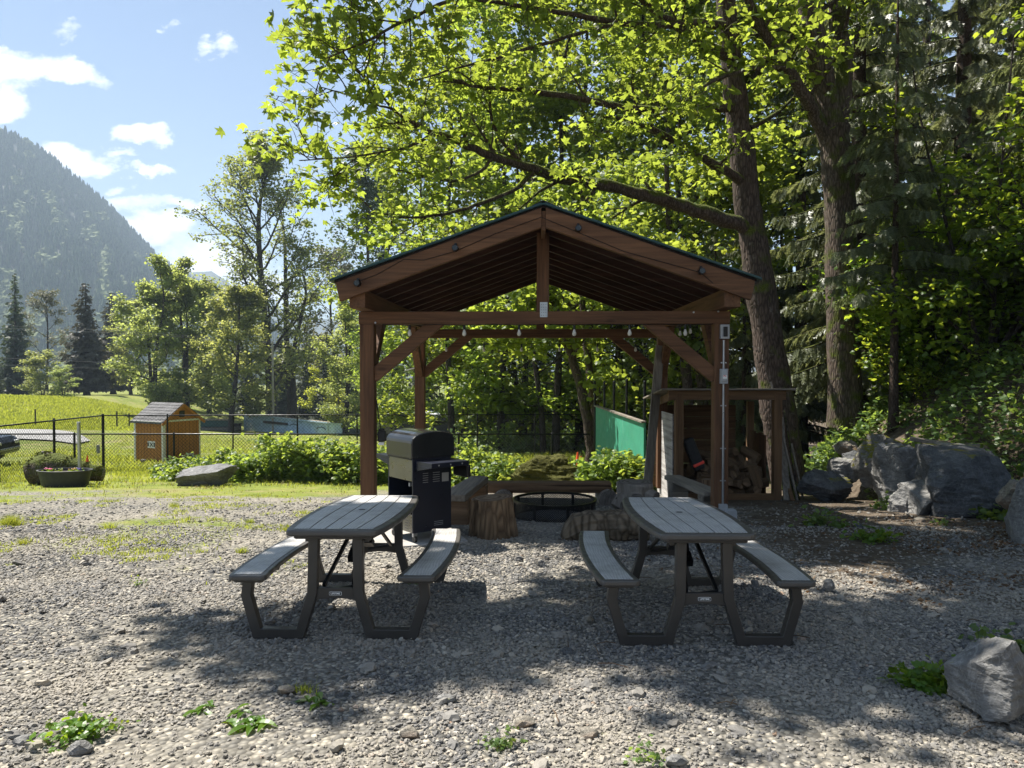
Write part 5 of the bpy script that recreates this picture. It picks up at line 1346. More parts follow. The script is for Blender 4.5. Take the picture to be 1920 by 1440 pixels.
def spawn(mb, path, r, n, L, lv, anchors, t0=.25, up=.15, ang=(.6, 1.15), flat=.6, taper=True, minr=.008):
    T = np.gradient(path, axis=0); m = len(path)
    for k in range(n):
        t = t0 + (1 - t0) * (k + RNG.random()) / n; f = t * (m - 1); i = min(int(f), m - 2); p = path[i] + (path[i + 1] - path[i]) * (f - i)
        td = T[i] / np.linalg.norm(T[i]); q = RNG.normal(0, 1, 3) * [1, 1, flat]; q -= td * (q @ td); q /= np.linalg.norm(q)
        a = RNG.uniform(*ang); d = td * math.cos(a) + q * math.sin(a)
        l = L * RNG.uniform(.6, 1.15) * (1 - .45 * t if taper else 1)
        bp = branch_path(p, d, l, 5 if lv > 1 else 4, up); rr = max(minr, r * (.55 - .25 * t))
        mb.tube(bp, np.linspace(rr, rr * .35, len(bp)), 5 if lv > 1 else 3, 0, False)
        if lv > 1: spawn(mb, bp, rr, max(3, int(n * .7)), L * .5, lv - 1, anchors, .2, up, ang, flat)
        else: anchors.append(bp[1:])
        if lv == 2: anchors.append(bp[2:])
def leaves_at(mb, anchors, n, size, proto, rad, up=.9, spread=.6, droop=.25, m=0):
    A = np.concatenate(anchors); k = RNG.integers(0, len(A), n)
    P = A[k] + RNG.normal(0, rad, (n, 3)) * [1, 1, .6]
    add_leaves(mb, P, size, proto, up, spread, droop, m=m)

def broadleaf_parts(seed, H, r0, cb, cr, nprim, nleaf, lsize, proto, lean=(0, 0), elev=(.15, 1.1), sub=6, rad=.3, stems=1, stem_spread=.5, twig=True, prof=1.0, up=.25, levels=2):
    global RNG
    keep = RNG; RNG = np.random.default_rng(seed)
    tr, cr_, an = MB(), MB(), []
    for s in range(stems):
        a = 6.283 * s / stems + RNG.random(); off = np.array([math.cos(a), math.sin(a), 0]) * (stem_spread if stems > 1 else 0)
        h = H * (1 if s == 0 else RNG.uniform(.75, .97)); rr = r0 * (1 if s == 0 else RNG.uniform(.6, .9))
        tp = catmull([off * .4 + [0, 0, -.25], off * .6 + [lean[0] * .1, lean[1] * .1, h * .15], off * (1 + .5) + [lean[0] * .4 + RNG.normal(0, .02) * h, lean[1] * .4 + RNG.normal(0, .02) * h, h * .45], off * 2.2 + [lean[0] * .8 + RNG.normal(0, .025) * h, lean[1] * .8 + RNG.normal(0, .025) * h, h * .8], off * 2.6 + [lean[0], lean[1], h]], 4)
        tt = np.linspace(0, 1, len(tp)); tr.tube(tp, rr * (1.25 * (tt < .04) + (1 - tt * .88) * (tt >= .04)), 9, 0, False)
        npz = max(4, nprim // stems)
        for k in range(npz):
            t = cb + (.98 - cb) * (k + .5) / npz; f = t * (len(tp) - 1); i = min(int(f), len(tp) - 2); p = tp[i] + (tp[i + 1] - tp[i]) * (f - i)
            az = k * 2.4 + RNG.normal(0, .35) + s; u = (t - cb) / (1 - cb); e = elev[0] + (elev[1] - elev[0]) * u
            l = cr * (math.sin(math.pi * min(1, .22 + .70 * u) ** prof)) * RNG.uniform(.75, 1.15) + .4
            bp = branch_path(p, (math.cos(az) * math.cos(e), math.sin(az) * math.cos(e), math.sin(e)), l, 7, up); r1 = max(.02, rr * (1 - t * .85) * .45)
            tr.tube(bp, np.linspace(r1, r1 * .3, 7), 5, 0, False); spawn(tr, bp, r1, sub, l * .42, levels, an, .2, up)
        an.append(tp[-3:])
    leaves_at(cr_, an, nleaf, lsize, proto, rad)
    RNG = keep
    return tr, cr_
LIB = {}
def variant(name, bark, leaf, **kw):
    tr, cr_ = broadleaf_parts(**kw); LIB[name] = (tr.mesh(name + '_trunk', [M[bark]], True), cr_.mesh(name + '_crown', [M[leaf]], False), kw['H'])
def place(vn, name, label, cat, loc, h=None, rz=0, group=None, wide=1.0, rx=0, ry=0, leaf=None):
    tm, cm, H = LIB[vn]; t = thing(name, label, cat, loc, rz, rx, group); t.rotation_euler = (rx, ry, rz)
    s = (h / H) if h else 1.0; t.scale = (s * wide, s * wide, s)
    a = D.objects.new('trunk', tm); COL.objects.link(a); a.parent = t
    b = D.objects.new('crown', cm); COL.objects.link(b); b.parent = t
    if leaf:
        b.material_slots[0].link = 'OBJECT'; b.material_slots[0].material = M[leaf]
    return t
variant('fmapA', 'bark_far', 'maple_mid', seed=1, H=20, r0=.20, cb=.14, cr=4.6, nprim=20, nleaf=9500, lsize=.175, proto=LEAF_LOBE, sub=6, rad=.24)
variant('fmapB', 'bark_far', 'maple_mid', seed=2, H=18, r0=.17, cb=.12, cr=4.2, nprim=20, nleaf=8500, lsize=.175, proto=LEAF_LOBE, sub=6, rad=.24, stems=2, stem_spread=.5)
variant('fmapC', 'bark_far', 'maple_mid', seed=3, H=16, r0=.15, cb=.10, cr=3.8, nprim=24, nleaf=9000, lsize=.175, proto=LEAF_LOBE, sub=5, rad=.24, stems=4, stem_spread=.6)
variant('dmapA', 'bark_far', 'maple_far', seed=5, H=19, r0=.42, cb=.16, cr=5.2, nprim=22, nleaf=15000, lsize=.29, proto=LEAF_LOBE, sub=6, rad=.45, stems=2, stem_spread=.5)
variant('dmapB', 'bark_far', 'maple_far', seed=6, H=18, r0=.40, cb=.20, cr=5.0, nprim=22, nleaf=14000, lsize=.29, proto=LEAF_LOBE, sub=6, rad=.45, lean=(1.2, 0))
variant('sapling', 'bark_far', 'maple_far', seed=7, H=7, r0=.08, cb=.03, cr=2.2, nprim=22, nleaf=6500, lsize=.21, proto=LEAF_DIA, sub=5, rad=.22, stems=3, stem_spread=.3)
variant('open_maple', 'bark_far', 'open_leaf', seed=18, H=36, r0=.85, cb=.24, cr=10.0, nprim=34, nleaf=15000, lsize=.31, proto=LEAF_LOBE, sub=7, rad=.5, elev=(.25, 1.2), up=.45, prof=1.0)
variant('twin_maple', 'bark_far', 'open_leaf', seed=23, H=30, r0=.62, cb=.28, cr=7.0, nprim=16, nleaf=4200, lsize=.32, proto=LEAF_LOBE, sub=6, rad=.45, stems=2, stem_spread=.6, elev=(.5, 1.25), up=.5)
variant('bare_tree', 'bark_far', 'pale_twig', seed=25, H=17, r0=.30, cb=.3, cr=5.0, nprim=14, nleaf=5000, lsize=.30, proto=LEAF_DIA, sub=7, rad=.3, elev=(.5, 1.2))
variant('cottonwood', 'bark_far', 'cottonwood', seed=31, H=27, r0=.30, cb=.18, cr=4.2, nprim=30, nleaf=11000, lsize=.34, proto=LEAF_DIA, sub=6, rad=.34, elev=(.5, 1.2), prof=1.4)

# ---- conifers
def frond(side=7, seed=0, w=.30, th=.075):
    r = np.random.default_rng(seed); V = []; F = []
    for k in range(side):
        z = -(k + .3) / side
        for s in (-1, 1):
            l = w * (1 - .55 * k / side) * r.uniform(.7, 1.2); b = len(V)
            V += [(0, 0, z + th * .8), (0, 0, z - th), (s * l, r.uniform(-.05, .05), z - l * r.uniform(.6, 1.1))]; F.append((b, b + 1, b + 2))
    b = len(V); V += [(-.025, 0, 0), (.025, 0, 0), (0, .02, -1.08)]; F.append((b, b + 1, b + 2))
    return np.array(V), np.array(F)
FROND = frond(9, 0, .28, .065); FROND_S = frond(4, 3, .50, .17)
def conifer_parts(seed, H, r0, cb, reach, nbr, step, flen, droop=.5, tip_up=.3, hang=1.0, proto=FROND, topw=.12, gap=0, lean=(0, 0)):
    global RNG
    keep = RNG; RNG = np.random.default_rng(seed); tr, cr_ = MB(), MB()
    tp = catmull([(0, 0, -.4), (lean[0] * .2, lean[1] * .2, H * .25), (lean[0] * .6, lean[1] * .6, H * .6), (lean[0], lean[1], H)], 5); tt = np.linspace(0, 1, len(tp))
    tr.tube(tp, r0 * (1 - .93 * tt) * (1 + .5 * np.exp(-tt * 30)), 9, 0, False)
    Ps, Rs, Ss = [], [], []
    for k in range(nbr):
        t = cb + (1 - cb) * ((k + RNG.random()) / nbr) ** 1.05
        f = t * (len(tp) - 1); i = min(int(f), len(tp) - 2); p = tp[i] + (tp[i + 1] - tp[i]) * (f - i)
        u = (t - cb) / (1 - cb); L = reach * (topw + (1 - topw) * (1 - u) ** .8) * RNG.uniform(.65, 1.15)
        az = k * 2.4 + RNG.normal(0, .3); n = 8; s = np.linspace(0, 1, n)
        rr = L * s; zz = L * (.18 * s - droop * s ** 2 + tip_up * s ** 4)
        side = RNG.normal(0, .12) * L * s ** 2
        bp = p + np.column_stack([math.cos(az) * rr - math.sin(az) * side, math.sin(az) * rr + math.cos(az) * side, zz])
        rb = max(.008, r0 * .13 * (1 - .6 * u)); tr.tube(bp, np.linspace(rb, rb * .25, n), 4, 0, False)
        m = max(3, int(L / step)); ss = .12 + .88 * (np.arange(m) + RNG.random(m) * .8) / m; ss = np.clip(ss, 0, .999)
        q = ss * (n - 1); iq = q.astype(int); P = bp[iq] + (bp[np.minimum(iq + 1, n - 1)] - bp[iq]) * (q - iq)[:, None]
        for rep in range(2):
            yaw = az + 1.57 + RNG.normal(0, .55, m) + rep * 3.14
            swing = RNG.normal(.55, .25, m) * (1 if rep == 0 else 1)          # how far sprays swing out sideways
            ln = flen * RNG.uniform(.55, 1.2, m) * (1 - .35 * ss) * min(1, .35 + L / reach)
            dwn = np.column_stack([np.cos(yaw) * np.sin(swing) * (1.6 - hang) + math.cos(az) * .35, np.sin(yaw) * np.sin(swing) * (1.6 - hang) + math.sin(az) * .35, -np.cos(swing) * hang]); dwn /= np.linalg.norm(dwn, axis=1, keepdims=True)
            xa = np.column_stack([np.cos(yaw + RNG.normal(0, .6, m)), np.sin(yaw), RNG.normal(0, .2, m)]); xa -= dwn * np.sum(xa * dwn, 1, keepdims=True); xa /= np.linalg.norm(xa, axis=1, keepdims=True)
            ya = np.cross(-dwn, xa)
            Ps.append(P); Rs.append(np.stack([xa, ya, -dwn], 2)); Ss.append(ln)
    scatter(cr_, proto[0], proto[1], np.concatenate(Ps), np.concatenate(Rs), np.concatenate(Ss)); RNG = keep
    return tr, cr_
def cvariant(name, bark, leaf, **kw):
    tr, cr_ = conifer_parts(**kw); LIB[name] = (tr.mesh(name + '_trunk', [M[bark]], True), cr_.mesh(name + '_crown', [M[leaf]], False), kw['H'])
cvariant('cedarA', 'bark_cedar', 'cedar_leaf', seed=51, H=26, r0=.40, cb=.10, reach=3.6, nbr=150, step=.062, flen=.62, droop=.62, tip_up=.28)
cvariant('cedarB', 'bark_cedar', 'cedar_leaf', seed=52, H=13, r0=.13, cb=.10, reach=2.3, nbr=95, step=.06, flen=.50, droop=.6, tip_up=.25)
cvariant('cedarC', 'bark_cedar', 'cedar_leaf', seed=57, H=13, r0=.13, cb=.36, reach=2.1, nbr=70, step=.06, flen=.50, droop=.6, tip_up=.25)
cvariant('firA', 'bark_far', 'fir_leaf', seed=61, H=22, r0=.42, cb=.06, reach=3.6, nbr=150, step=.2, flen=1.0, droop=.34, tip_up=.22, hang=.75, proto=FROND_S, topw=.06)
cvariant('firB', 'bark_far', 'fir_grey', seed=62, H=21, r0=.45, cb=.10, reach=4.2, nbr=150, step=.2, flen=1.1, droop=.30, tip_up=.25, hang=.7, proto=FROND_S, topw=.10)

def base(px, Y, dz=0):
    x = X(px, Y); return (x, Y, float(gz(x, Y)) - .05 + dz)
def hgt(px, py, Y): return at(px, py, Y)[2] - float(gz(X(px, Y), Y))
rr = random.Random(3)
def bg(vn, px, Y, top, name, label, cat='tree', group=None, wide=1.0, leaf=None, rz=None):
    return place(vn, name, label, cat, base(px, Y), hgt(px, top, Y), rr.uniform(0, 6.28) if rz is None else rz, group, wide, leaf=leaf)
G1 = 'trees across the meadow on the left'
bg('firA', 30, 130, 512, 'fir_tree', 'tall pointed grey-green fir at the far left of the meadow', group=G1, wide=1.1)
bg('firA', -25, 122, 585, 'fir_tree', 'dark fir cut by the left edge of the photo', group=G1, wide=1.2)
bg('bare_tree', 88, 140, 566, 'bare_tree', 'thin-leaved grey tree between the two tall firs', group=G1)
bg('firB', 162, 122, 530, 'fir_tree', 'broad brownish fir with a bare lower trunk left of the orange shed', group=G1, wide=1.25)
bg('firB', 212, 140, 548, 'fir_tree', 'faded brown fir just behind the broad brownish one', group=G1, wide=1.2)
bg('sapling', 80, 108, 664, 'young_tree', 'pale green bushy young tree at the meadow edge, left of a pair', group=G1, wide=1.5)
bg('sapling', 118, 106, 690, 'young_tree', 'pale green bushy young tree at the meadow edge, right of a pair', group=G1, wide=1.4)
bg('dmapA', 286, 100, 512, 'maple_tree', 'full green maple with dark double trunk behind the orange shed', group=G1, wide=1.0)
bg('dmapA', 352, 104, 514, 'maple_tree', 'full green maple right of the orange shed roof', group=G1, wide=.95)
bg('dmapB', 245, 128, 575, 'maple_tree', 'smaller green maple left of the shed, behind the big one', group=G1)
bg('dmapB', 432, 95, 555, 'maple_tree', 'rounded green maple in front of the dark firs', group=G1, wide=1.1)
bg('dmapB', 392, 118, 545, 'maple_tree', 'pale maple between the shed maples and the tall open maple', group=G1)
bg('open_maple', 508, 112, 305, 'maple_tree', 'tall open-crowned maple with bare dark limbs against the sky', group=G1, rz=.6)
bg('twin_maple', 548, 118, 392, 'maple_tree', 'thin sparse maple with forked trunk right of the tall open maple', group=G1, rz=2.2)
bg('cottonwood', 684, 92, 292, 'cottonwood_tree', 'tall narrow grey-green cottonwood rising left of the pavilion roof', group=G1)
bg('cottonwood', 722, 100, 372, 'cottonwood_tree', 'shorter cottonwood behind the left slope of the pavilion roof', group=G1)
bg('dmapA', 648, 86, 580, 'maple_tree', 'green maple left of the front post of the pavilion', group=G1, wide=.9)
bg('dmapB', 600, 128, 640, 'maple_tree', 'yellow-green maple above the right end of the blue container', group=G1, leaf='yellow_leaf')
bg('sapling', 640, 96, 690, 'young_tree', 'bushy young maple beside the left front post of the pavilion', group=G1, wide=1.3, leaf='yellow_leaf')
bg('bare_tree', 628, 125, 500, 'bare_tree', 'pale budding tree between the cottonwood and the forked maple', group=G1)
for k, (px, Y, top, lab) in enumerate([(392, 128, 640, 'dark fir under the yellow-green maple, leftmost of the dark row'), (425, 132, 622, 'dark fir behind the left end of the blue container'), (462, 126, 640, 'dark fir left of the tall open maple trunk'), (575, 130, 610, 'dark fir right of the forked maple trunk'), (612, 126, 632, 'dark fir behind the middle of the blue container'), (655, 132, 620, 'dark fir just left of the pavilion front post'), (527, 134, 610, 'dark fir between the two tall maple trunks')]):
    bg('firA', px, Y, top, 'fir_tree', lab, group='dark firs behind the containers', wide=1.25)
for k, (px, Y, top, vn, lab) in enumerate([
    (742, 70, 500, 'fmapC', 'many-stemmed maple seen between the two left posts of the pavilion'),
    (790, 40, 230, 'fmapA', 'leafy maple above the left slope of the pavilion roof'),
    (858, 37, 80, 'fmapB', 'maple rising behind the left half of the pavilion ridge'),
    (905, 44, 180, 'fmapC', 'thin-stemmed maple seen under the pavilion roof left of the king post'),
    (940, 34, 0, 'fmapA', 'tall maple behind the pavilion left of the ridge'),
    (985, 40, 70, 'fmapC', 'thin-stemmed maple directly behind the pavilion king post'),
    (1030, 32, -50, 'fmapB', 'tall forked maple behind the pavilion ridge'),
    (1085, 36, -50, 'fmapA', 'maple behind the pavilion right of the king post'),
    (1150, 31, -60, 'fmapB', 'tall maple behind the right slope of the pavilion roof'),
    (1205, 36, -30, 'fmapA', 'maple behind the green wall'),
    (1262, 28, -80, 'fmapA', 'grey-trunked maple seen between the right posts of the pavilion'),
    (1310, 30, -50, 'fmapB', 'twin-stemmed maple behind the firewood shelter'),
    (1400, 27, -40, 'fmapA', 'maple behind the trunk of the big front maple'),
    (1470, 32, -20, 'fmapB', 'maple in the gap right of the big front maple trunk'),
    (1560, 34, -60, 'fmapA', 'maple glowing in the gap between the cedars'),
    (1690, 36, -80, 'fmapB', 'bright maple high behind the thin cedar trunk'),
    (700, 72, 600, 'fmapC', 'low yellow-green maple behind the tarpaulin shelter'),
    (838, 70, 560, 'fmapC', 'low many-stemmed maple right of the tarpaulin shelter')]):
    bg(vn, px, Y, top, 'maple_tree', lab, group='maples of the wood behind the pavilion', wide=1.05)
for k, (px, Y, top, vn, lab) in enumerate([
    (790, 78, 560, 'firA', 'dark fir deep in the wood behind the tarpaulin shelter'), (860, 66, 520, 'fmapC', 'many-stemmed maple deep in the wood, seen right of the left rear post'),
    (905, 72, 540, 'firA', 'dark fir deep in the wood, seen above the left plank bench'), (950, 62, 480, 'fmapC', 'many-stemmed maple deep in the wood left of the mossy boulder'),
    (1000, 70, 500, 'firA', 'dark fir deep in the wood above the mossy boulder'), (1050, 60, 430, 'fmapC', 'many-stemmed maple deep in the wood above the traffic cones'),
    (1095, 74, 480, 'firA', 'dark fir deep in the wood left of the green wall'), (1150, 58, 380, 'fmapC', 'many-stemmed maple deep in the wood above the green wall'),
    (1205, 66, 420, 'firA', 'dark fir deep in the wood seen beside the leaning board'), (1265, 56, 360, 'fmapC', 'many-stemmed maple deep in the wood behind the firewood shelter'),
    (1330, 62, 340, 'firA', 'dark fir deep in the wood behind the right rear post')]):
    bg(vn, px, Y, top, 'fir_tree' if vn == 'firA' else 'maple_tree', lab, group='trees deep in the wood', wide=1.35)
# leaning mossy trunk behind the green wall
def custom_tree(name, label, limbs, loc, nsub, sublen, nleaf, lsize, proto, leaf, bark, rad=.28, levels=2, extra=(), group=None, up=.05, spread=.6, over=0):
    """limbs: (points [(px,py,Y)...] , r0, r1, leafy)"""
    t = thing(name, label, 'tree', loc, group=group); o = np.array(loc, float); tr, ans = MB(), ([], [])
    for (pts, r0, r1, leafy, *ov) in limbs:
        an = ans[ov[0] if ov else 0]
        P = catmull([(np.array(p) if len(p) == 4 else at(*p)) [:3] - o for p in pts], 4); n = len(P)
        wob = RNG.normal(0, .012, (n, 3)); wob[0] = 0; P = P + wob * (1 if r0 > .1 else .6)
        rad_ = np.linspace(r0, r1, n) * (1 + RNG.normal(0, .05, n)); tr.tube(P, rad_, 10 if r0 > .12 else 7, 0, False)
        if leafy: spawn(tr, P, max(.03, r0 * .6), int(nsub * leafy), sublen, levels, an, .22, up, flat=.7)
    cr_ = MB(); leaves_at(cr_, ans[0], nleaf, lsize, proto, rad, spread=spread)
    if ans[1]: leaves_at(cr_, ans[1], over, lsize * 1.7, proto, .3, spread=spread)
    tr.build('trunk', M[bark], t, smooth=True, fix=False); cr_.build('crown', M[leaf], t, fix=False); return t
bx = base(1470, 16.5)
mainlimbs = [([(1482, 925, 16.5), (1462, 790, 16.5), (1452, 720, 16.5), (1438, 620, 16.5), (1420, 500, 16.5), (1404, 400, 16.5), (1394, 300, 16.4), (1378, 170, 16.3), (1366, 60, 16.2), (1356, -60, 16.1), (1348, -220, 16), (1345, -400, 15.8)], .40, .15, 0),
 ([(1412, 428, 16.5), (1370, 415, 16.3), (1300, 392, 16), (1230, 372, 15.6), (1140, 348, 15.0), (1060, 335, 14.4), (985, 312, 13.9), (920, 292, 13.4), (860, 266, 13.0), (790, 238, 12.6), (735, 205, 12.2)], .17, .03, 1.3),
 ([(985, 312, 13.9), (945, 270, 13.7), (922, 225, 13.5), (918, 160, 13.3), (925, 110, 13)], .045, .015, .7),
 ([(1000, 322, 14.0), (960, 358, 13.6), (890, 385, 13.2), (830, 402, 12.8), (760, 408, 12.4), (690, 396, 12)], .05, .012, .8),
 ([(925, 296, 13.4), (890, 328, 13.1), (845, 340, 12.8), (800, 332, 12.5), (740, 318, 12.2)], .035, .012, .6),
 ([(815, 248, 12.7), (775, 272, 12.3), (735, 282, 12.0), (640, 296, 11.4), (560, 300, 11.0)], .03, .008, 1.1),
 ([(1398, 345, 16.4), (1340, 308, 15.8), (1270, 266, 15.2), (1195, 232, 14.6), (1120, 215, 14.0)], .11, .03, 1),
 ([(1384, 200, 16.3), (1310, 204, 15.6), (1220, 208, 14.9), (1120, 192, 14.2), (1000, 172, 13.4), (910, 165, 12.8), (850, 150, 12.4)], .11, .02, 1.2),
 ([(1385, 112, 16.3), (1330, 88, 15.6), (1270, 50, 15.0), (1215, 10, 14.3), (1150, -40, 13.6)], .12, .03, 1),
 ([(1370, 50, 16.2), (1310, 42, 15.4), (1240, 48, 14.6), (1160, 42, 13.8), (1080, 28, 13.0), (960, 10, 12.2), (860, -8, 11.6)], .10, .02, 1.2),
 ([(1160, 42, 13.8), (1060, 70, 12.9), (960, 100, 12.2), (850, 130, 11.6), (780, 150, 11.2)], .04, .01, .9),
 ([(860, -8, 11.6), (780, 30, 11.0), (720, 60, 10.6), (660, 90, 10.2), (610, 110, 10)], .03, .008, .9),
 ([(735, 205, 12.2), (700, 160, 11.8), (660, 120, 11.4), (625, 70, 11)], .025, .008, .9),
 ([(735, 205, 12.2), (690, 190, 11.9), (645, 175, 11.6), (605, 165, 11.3)], .02, .008, .6),
 ([(700, 396, 12.1), (660, 360, 11.9), (625, 345, 11.7)], .012, .006, .25),
 ([(900, 0, 11.8), (800, -60, 10.8), (700, -70, 10.2), (620, -30, 9.8)], .04, .01, .9),
 ([(1400, 150, 16.3), (1460, 90, 16.6), (1540, 20, 16.9), (1620, -60, 17)], .11, .03, .9),
 ([(1405, 240, 16.4), (1460, 210, 17.2), (1520, 150, 18)], .07, .02, .5),
 # unseen limbs added above the frame, shaped to shade the yard
 ([(1352, -120, 16), (2.4, 14.6, 12.0, 0), (0, 13.0, 12.0, 0), (-2.2, 11.6, 11.0, 0), (-4.2, 10.2, 9.8, 0)], .14, .02, 1.3, 1),
 ([(1350, -180, 16), (1.6, 13.2, 13.0, 0), (-1.2, 11.0, 12.6, 0), (-4.0, 9.4, 11.2, 0), (-6.6, 8.2, 9.8, 0)], .14, .02, 1.3, 1),
 ([(1350, -150, 16), (2.8, 15.0, 12.8, 0), (.4, 14.0, 13.2, 0), (-2.2, 12.8, 12.6, 0), (-4.8, 11.6, 11.2, 0)], .13, .02, 1.2, 1),
 ([(1348, -240, 16), (2.6, 12.4, 13.4, 0), (.8, 10.2, 12.6, 0), (-1.2, 8.8, 11.2, 0), (-2.6, 8.2, 10.2, 0)], .12, .02, 1.3, 1),
 ([(1346, -300, 15.9), (3.6, 13.0, 13.4, 0), (2.6, 10.8, 12.4, 0), (1.4, 9.2, 11.0, 0), (.4, 8.0, 10.0, 0)], .10, .02, 1.2, 1),
 ([(1352, -60, 16), (3.2, 14.0, 10.8, 0), (2.0, 12.0, 10.4, 0), (.6, 10.4, 9.6, 0), (-.6, 9.2, 9.0, 0)], .10, .02, 1.2, 1),
 ([(1350, -200, 16), (4.2, 13.0, 13.2, 0), (3.8, 10.5, 12.6, 0), (3.0, 9.0, 11.4, 0), (2.2, 8.2, 10.0, 0)], .12, .02, 1.3, 1),
 ([(.8, 10.2, 12.6, 0), (-1.2, 8.6, 11.4, 0), (-3.2, 8.3, 10.6, 0), (-5.0, 8.2, 9.9, 0), (-6.6, 8.3, 9.4, 0)], .08, .015, 1.0, 1),
 ([(2.6, 12.4, 13.4, 0), (1.6, 10.0, 12.2, 0), (.6, 8.6, 10.8, 0), (-.8, 8.0, 9.8, 0)], .08, .015, 1.2, 1),
 ([(-1.2, 11.0, 12.6, 0), (-2.2, 9.8, 12.0, 0), (-3.0, 8.7, 11.2, 0), (-3.6, 8.0, 10.6, 0)], .07, .015, .7, 1),
 ([(1345, -380, 15.8), (5.6, 15.0, 15.4, 0), (6.8, 14.0, 15.8, 0), (7.8, 13.4, 15.4, 0)], .09, .02, .7, 1),
 ([(1345, -380, 15.8), (3.4, 15.0, 15.8, 0), (1.8, 14.0, 16.0, 0), (0.4, 13.2, 15.4, 0)], .09, .02, .8, 1)]
custom_tree('bigleaf_maple', 'big front maple with a leaning mossy trunk and long limbs arching over the pavilion', mainlimbs, bx, 9, 1.45, 5400, .12, LEAF_MAPLE, 'maple', 'bark', .13, over=28000)
# second maple: cluster of heavy dark limbs at upper right
bx2 = base(1585, 16.9)
custom_tree('bigleaf_maple', 'dark many-limbed maple rising behind the cedar at upper right', [
 ([(1585, 800, 16.90), (1582, 640, 16.90), (1578, 480, 16.90), (1572, 330, 16.90), (1562, 240, 16.90)], .38, .33, 0),
 ([(1565, 260, 16.90), (1548, 170, 16.90), (1530, 80, 16.80), (1515, -20, 16.70), (1505, -200, 16.50)], .29, .18, .4),
 ([(1570, 240, 16.90), (1580, 120, 17.10), (1572, 20, 17.30), (1560, -150, 17.40)], .22, .14, .4),
 ([(1560, 285, 16.90), (1532, 225, 16.70), (1490, 150, 16.30), (1440, 70, 15.90), (1405, 5, 15.50), (1380, -60, 15.10)], .17, .06, .8),
 ([(1556, 250, 16.90), (1520, 195, 16.70), (1470, 120, 16.40), (1425, 60, 16.10), (1390, 30, 15.90)], .12, .04, .6),
 ([(1512, 185, 16.50), (1480, 130, 16.20), (1440, 128, 15.80), (1400, 130, 15.50), (1340, 150, 15.10), (1285, 190, 14.80)], .085, .03, .7),
 ([(1522, 80, 16.80), (1480, 55, 16.50), (1430, 62, 16.20), (1390, 75, 15.90)], .07, .03, .5),
 ([(1536, 115, 16.90), (1560, 60, 17.10), (1556, -20, 17.30)], .10, .05, .3),
 ([(1510, -120, 16.50), (1440, -260, 14.90), (1380, -400, 13.40)], .16, .03, 1.2), ([(1506, -200, 16.50), (1600, -380, 14.90), (1700, -520, 13.40)], .16, .03, 1.2), ([(1560, -150, 17.40), (1620, -320, 17.90), (1660, -480, 17.90)], .12, .03, 1.0)],
 bx2, 8, 1.6, 2900, .15, LEAF_LOBE, 'maple', 'bark_moss', .3)
# leaning trunks in the wood
for k, (pts, lab) in enumerate([
    ([(1108, 830, 24), (1092, 740, 24), (1070, 660, 24), (1052, 600, 24), (1030, 540, 24), (1010, 440, 24), (1000, 330, 24)], 'leaning grey-green trunk left of the green wall'),
    ([(1120, 820, 25.5), (1106, 700, 25.5), (1095, 600, 25.5), (1090, 480, 25.5), (1092, 350, 25.5)], 'upright mossy trunk crossing behind the leaning grey-green one'),
    ([(1290, 740, 23), (1282, 660, 23), (1268, 560, 23), (1255, 440, 23), (1250, 300, 23)], 'grey trunk seen between the right pavilion posts, left of a pair'),
    ([(1318, 740, 23.5), (1308, 660, 23.5), (1300, 580, 23.5), (1302, 430, 23.5), (1310, 300, 23.5)], 'grey trunk seen between the right pavilion posts, right of a pair')]):
    b = base(pts[0][0], pts[0][2]); pts = [(pts[0][0], min(870, pts[0][1] + 40), pts[0][2])] + pts
    custom_tree('maple_tree', lab, [(pts, [.20, .17, .19, .18][k], .07, .8), ([pts[3], (pts[3][0] - 60, pts[3][1] - 60, pts[3][2] - 1), (pts[3][0] - 130, pts[3][1] - 80, pts[3][2] - 1.5)], .06, .02, .8), ([pts[4], (pts[4][0] + 70, pts[4][1] - 70, pts[4][2] - .6), (pts[4][0] + 110, pts[4][1] - 150, pts[4][2] - 1)], .06, .02, .8)], b, 8, 1.8, 3200, .18, LEAF_LOBE, 'maple_mid', 'bark', .35, group='leaning trunks in the wood behind the pavilion')
# cedars on the right bank
GC = 'cedars on the right bank'
bg('cedarA', 1606, 18.6, -700, 'cedar_tree', 'large cedar with drooping grey-green sprays right of the big maple', group=GC, rz=1.0)
bg('cedarC', 1676, 15.2, -160, 'cedar_tree', 'slender young cedar with a thin bare trunk', group=GC, rz=2.0)
bg('cedarA', 1800, 19.5, -800, 'cedar_tree', 'tall cedar standing dark behind the hazel leaves', group=GC, rz=3.1)
bg('cedarA', 1960, 14.5, -900, 'cedar_tree', 'dark cedar whose boughs fill the upper right corner', group=GC, rz=4.2)
bg('cedarB', 1745, 22, 120, 'cedar_tree', 'young cedar between the two tall ones on the bank', group=GC, rz=.3)
bg('cedarA', 1500, 27, -200, 'cedar_tree', 'dark cedar in the gap right of the big maple trunk', group=GC, rz=5.0)
bg('cedarB', 1395, 24, 250, 'cedar_tree', 'dark young cedar just left of the big maple trunk', group=GC, rz=1.7)
bg('cedarB', 1340, 26, 360, 'cedar_tree', 'dark young cedar behind the right end of the pavilion', group=GC, rz=2.9)
bg('cedarA', 1890, 26, -500, 'cedar_tree', 'far cedar at the right edge behind the hazel', group=GC, rz=.9)
bg('cedarA', 1730, 30, -300, 'cedar_tree', 'far cedar high on the bank behind the slender one', group=GC, rz=2.2, wide=1.3)
bg('cedarA', 1840, 34, -420, 'cedar_tree', 'far cedar high on the bank behind the hazel leaves', group=GC, rz=3.3, wide=1.4)
bg('cedarA', 1640, 36, -260, 'cedar_tree', 'far cedar seen just right of the large cedar trunk', group=GC, rz=1.2, wide=1.3)
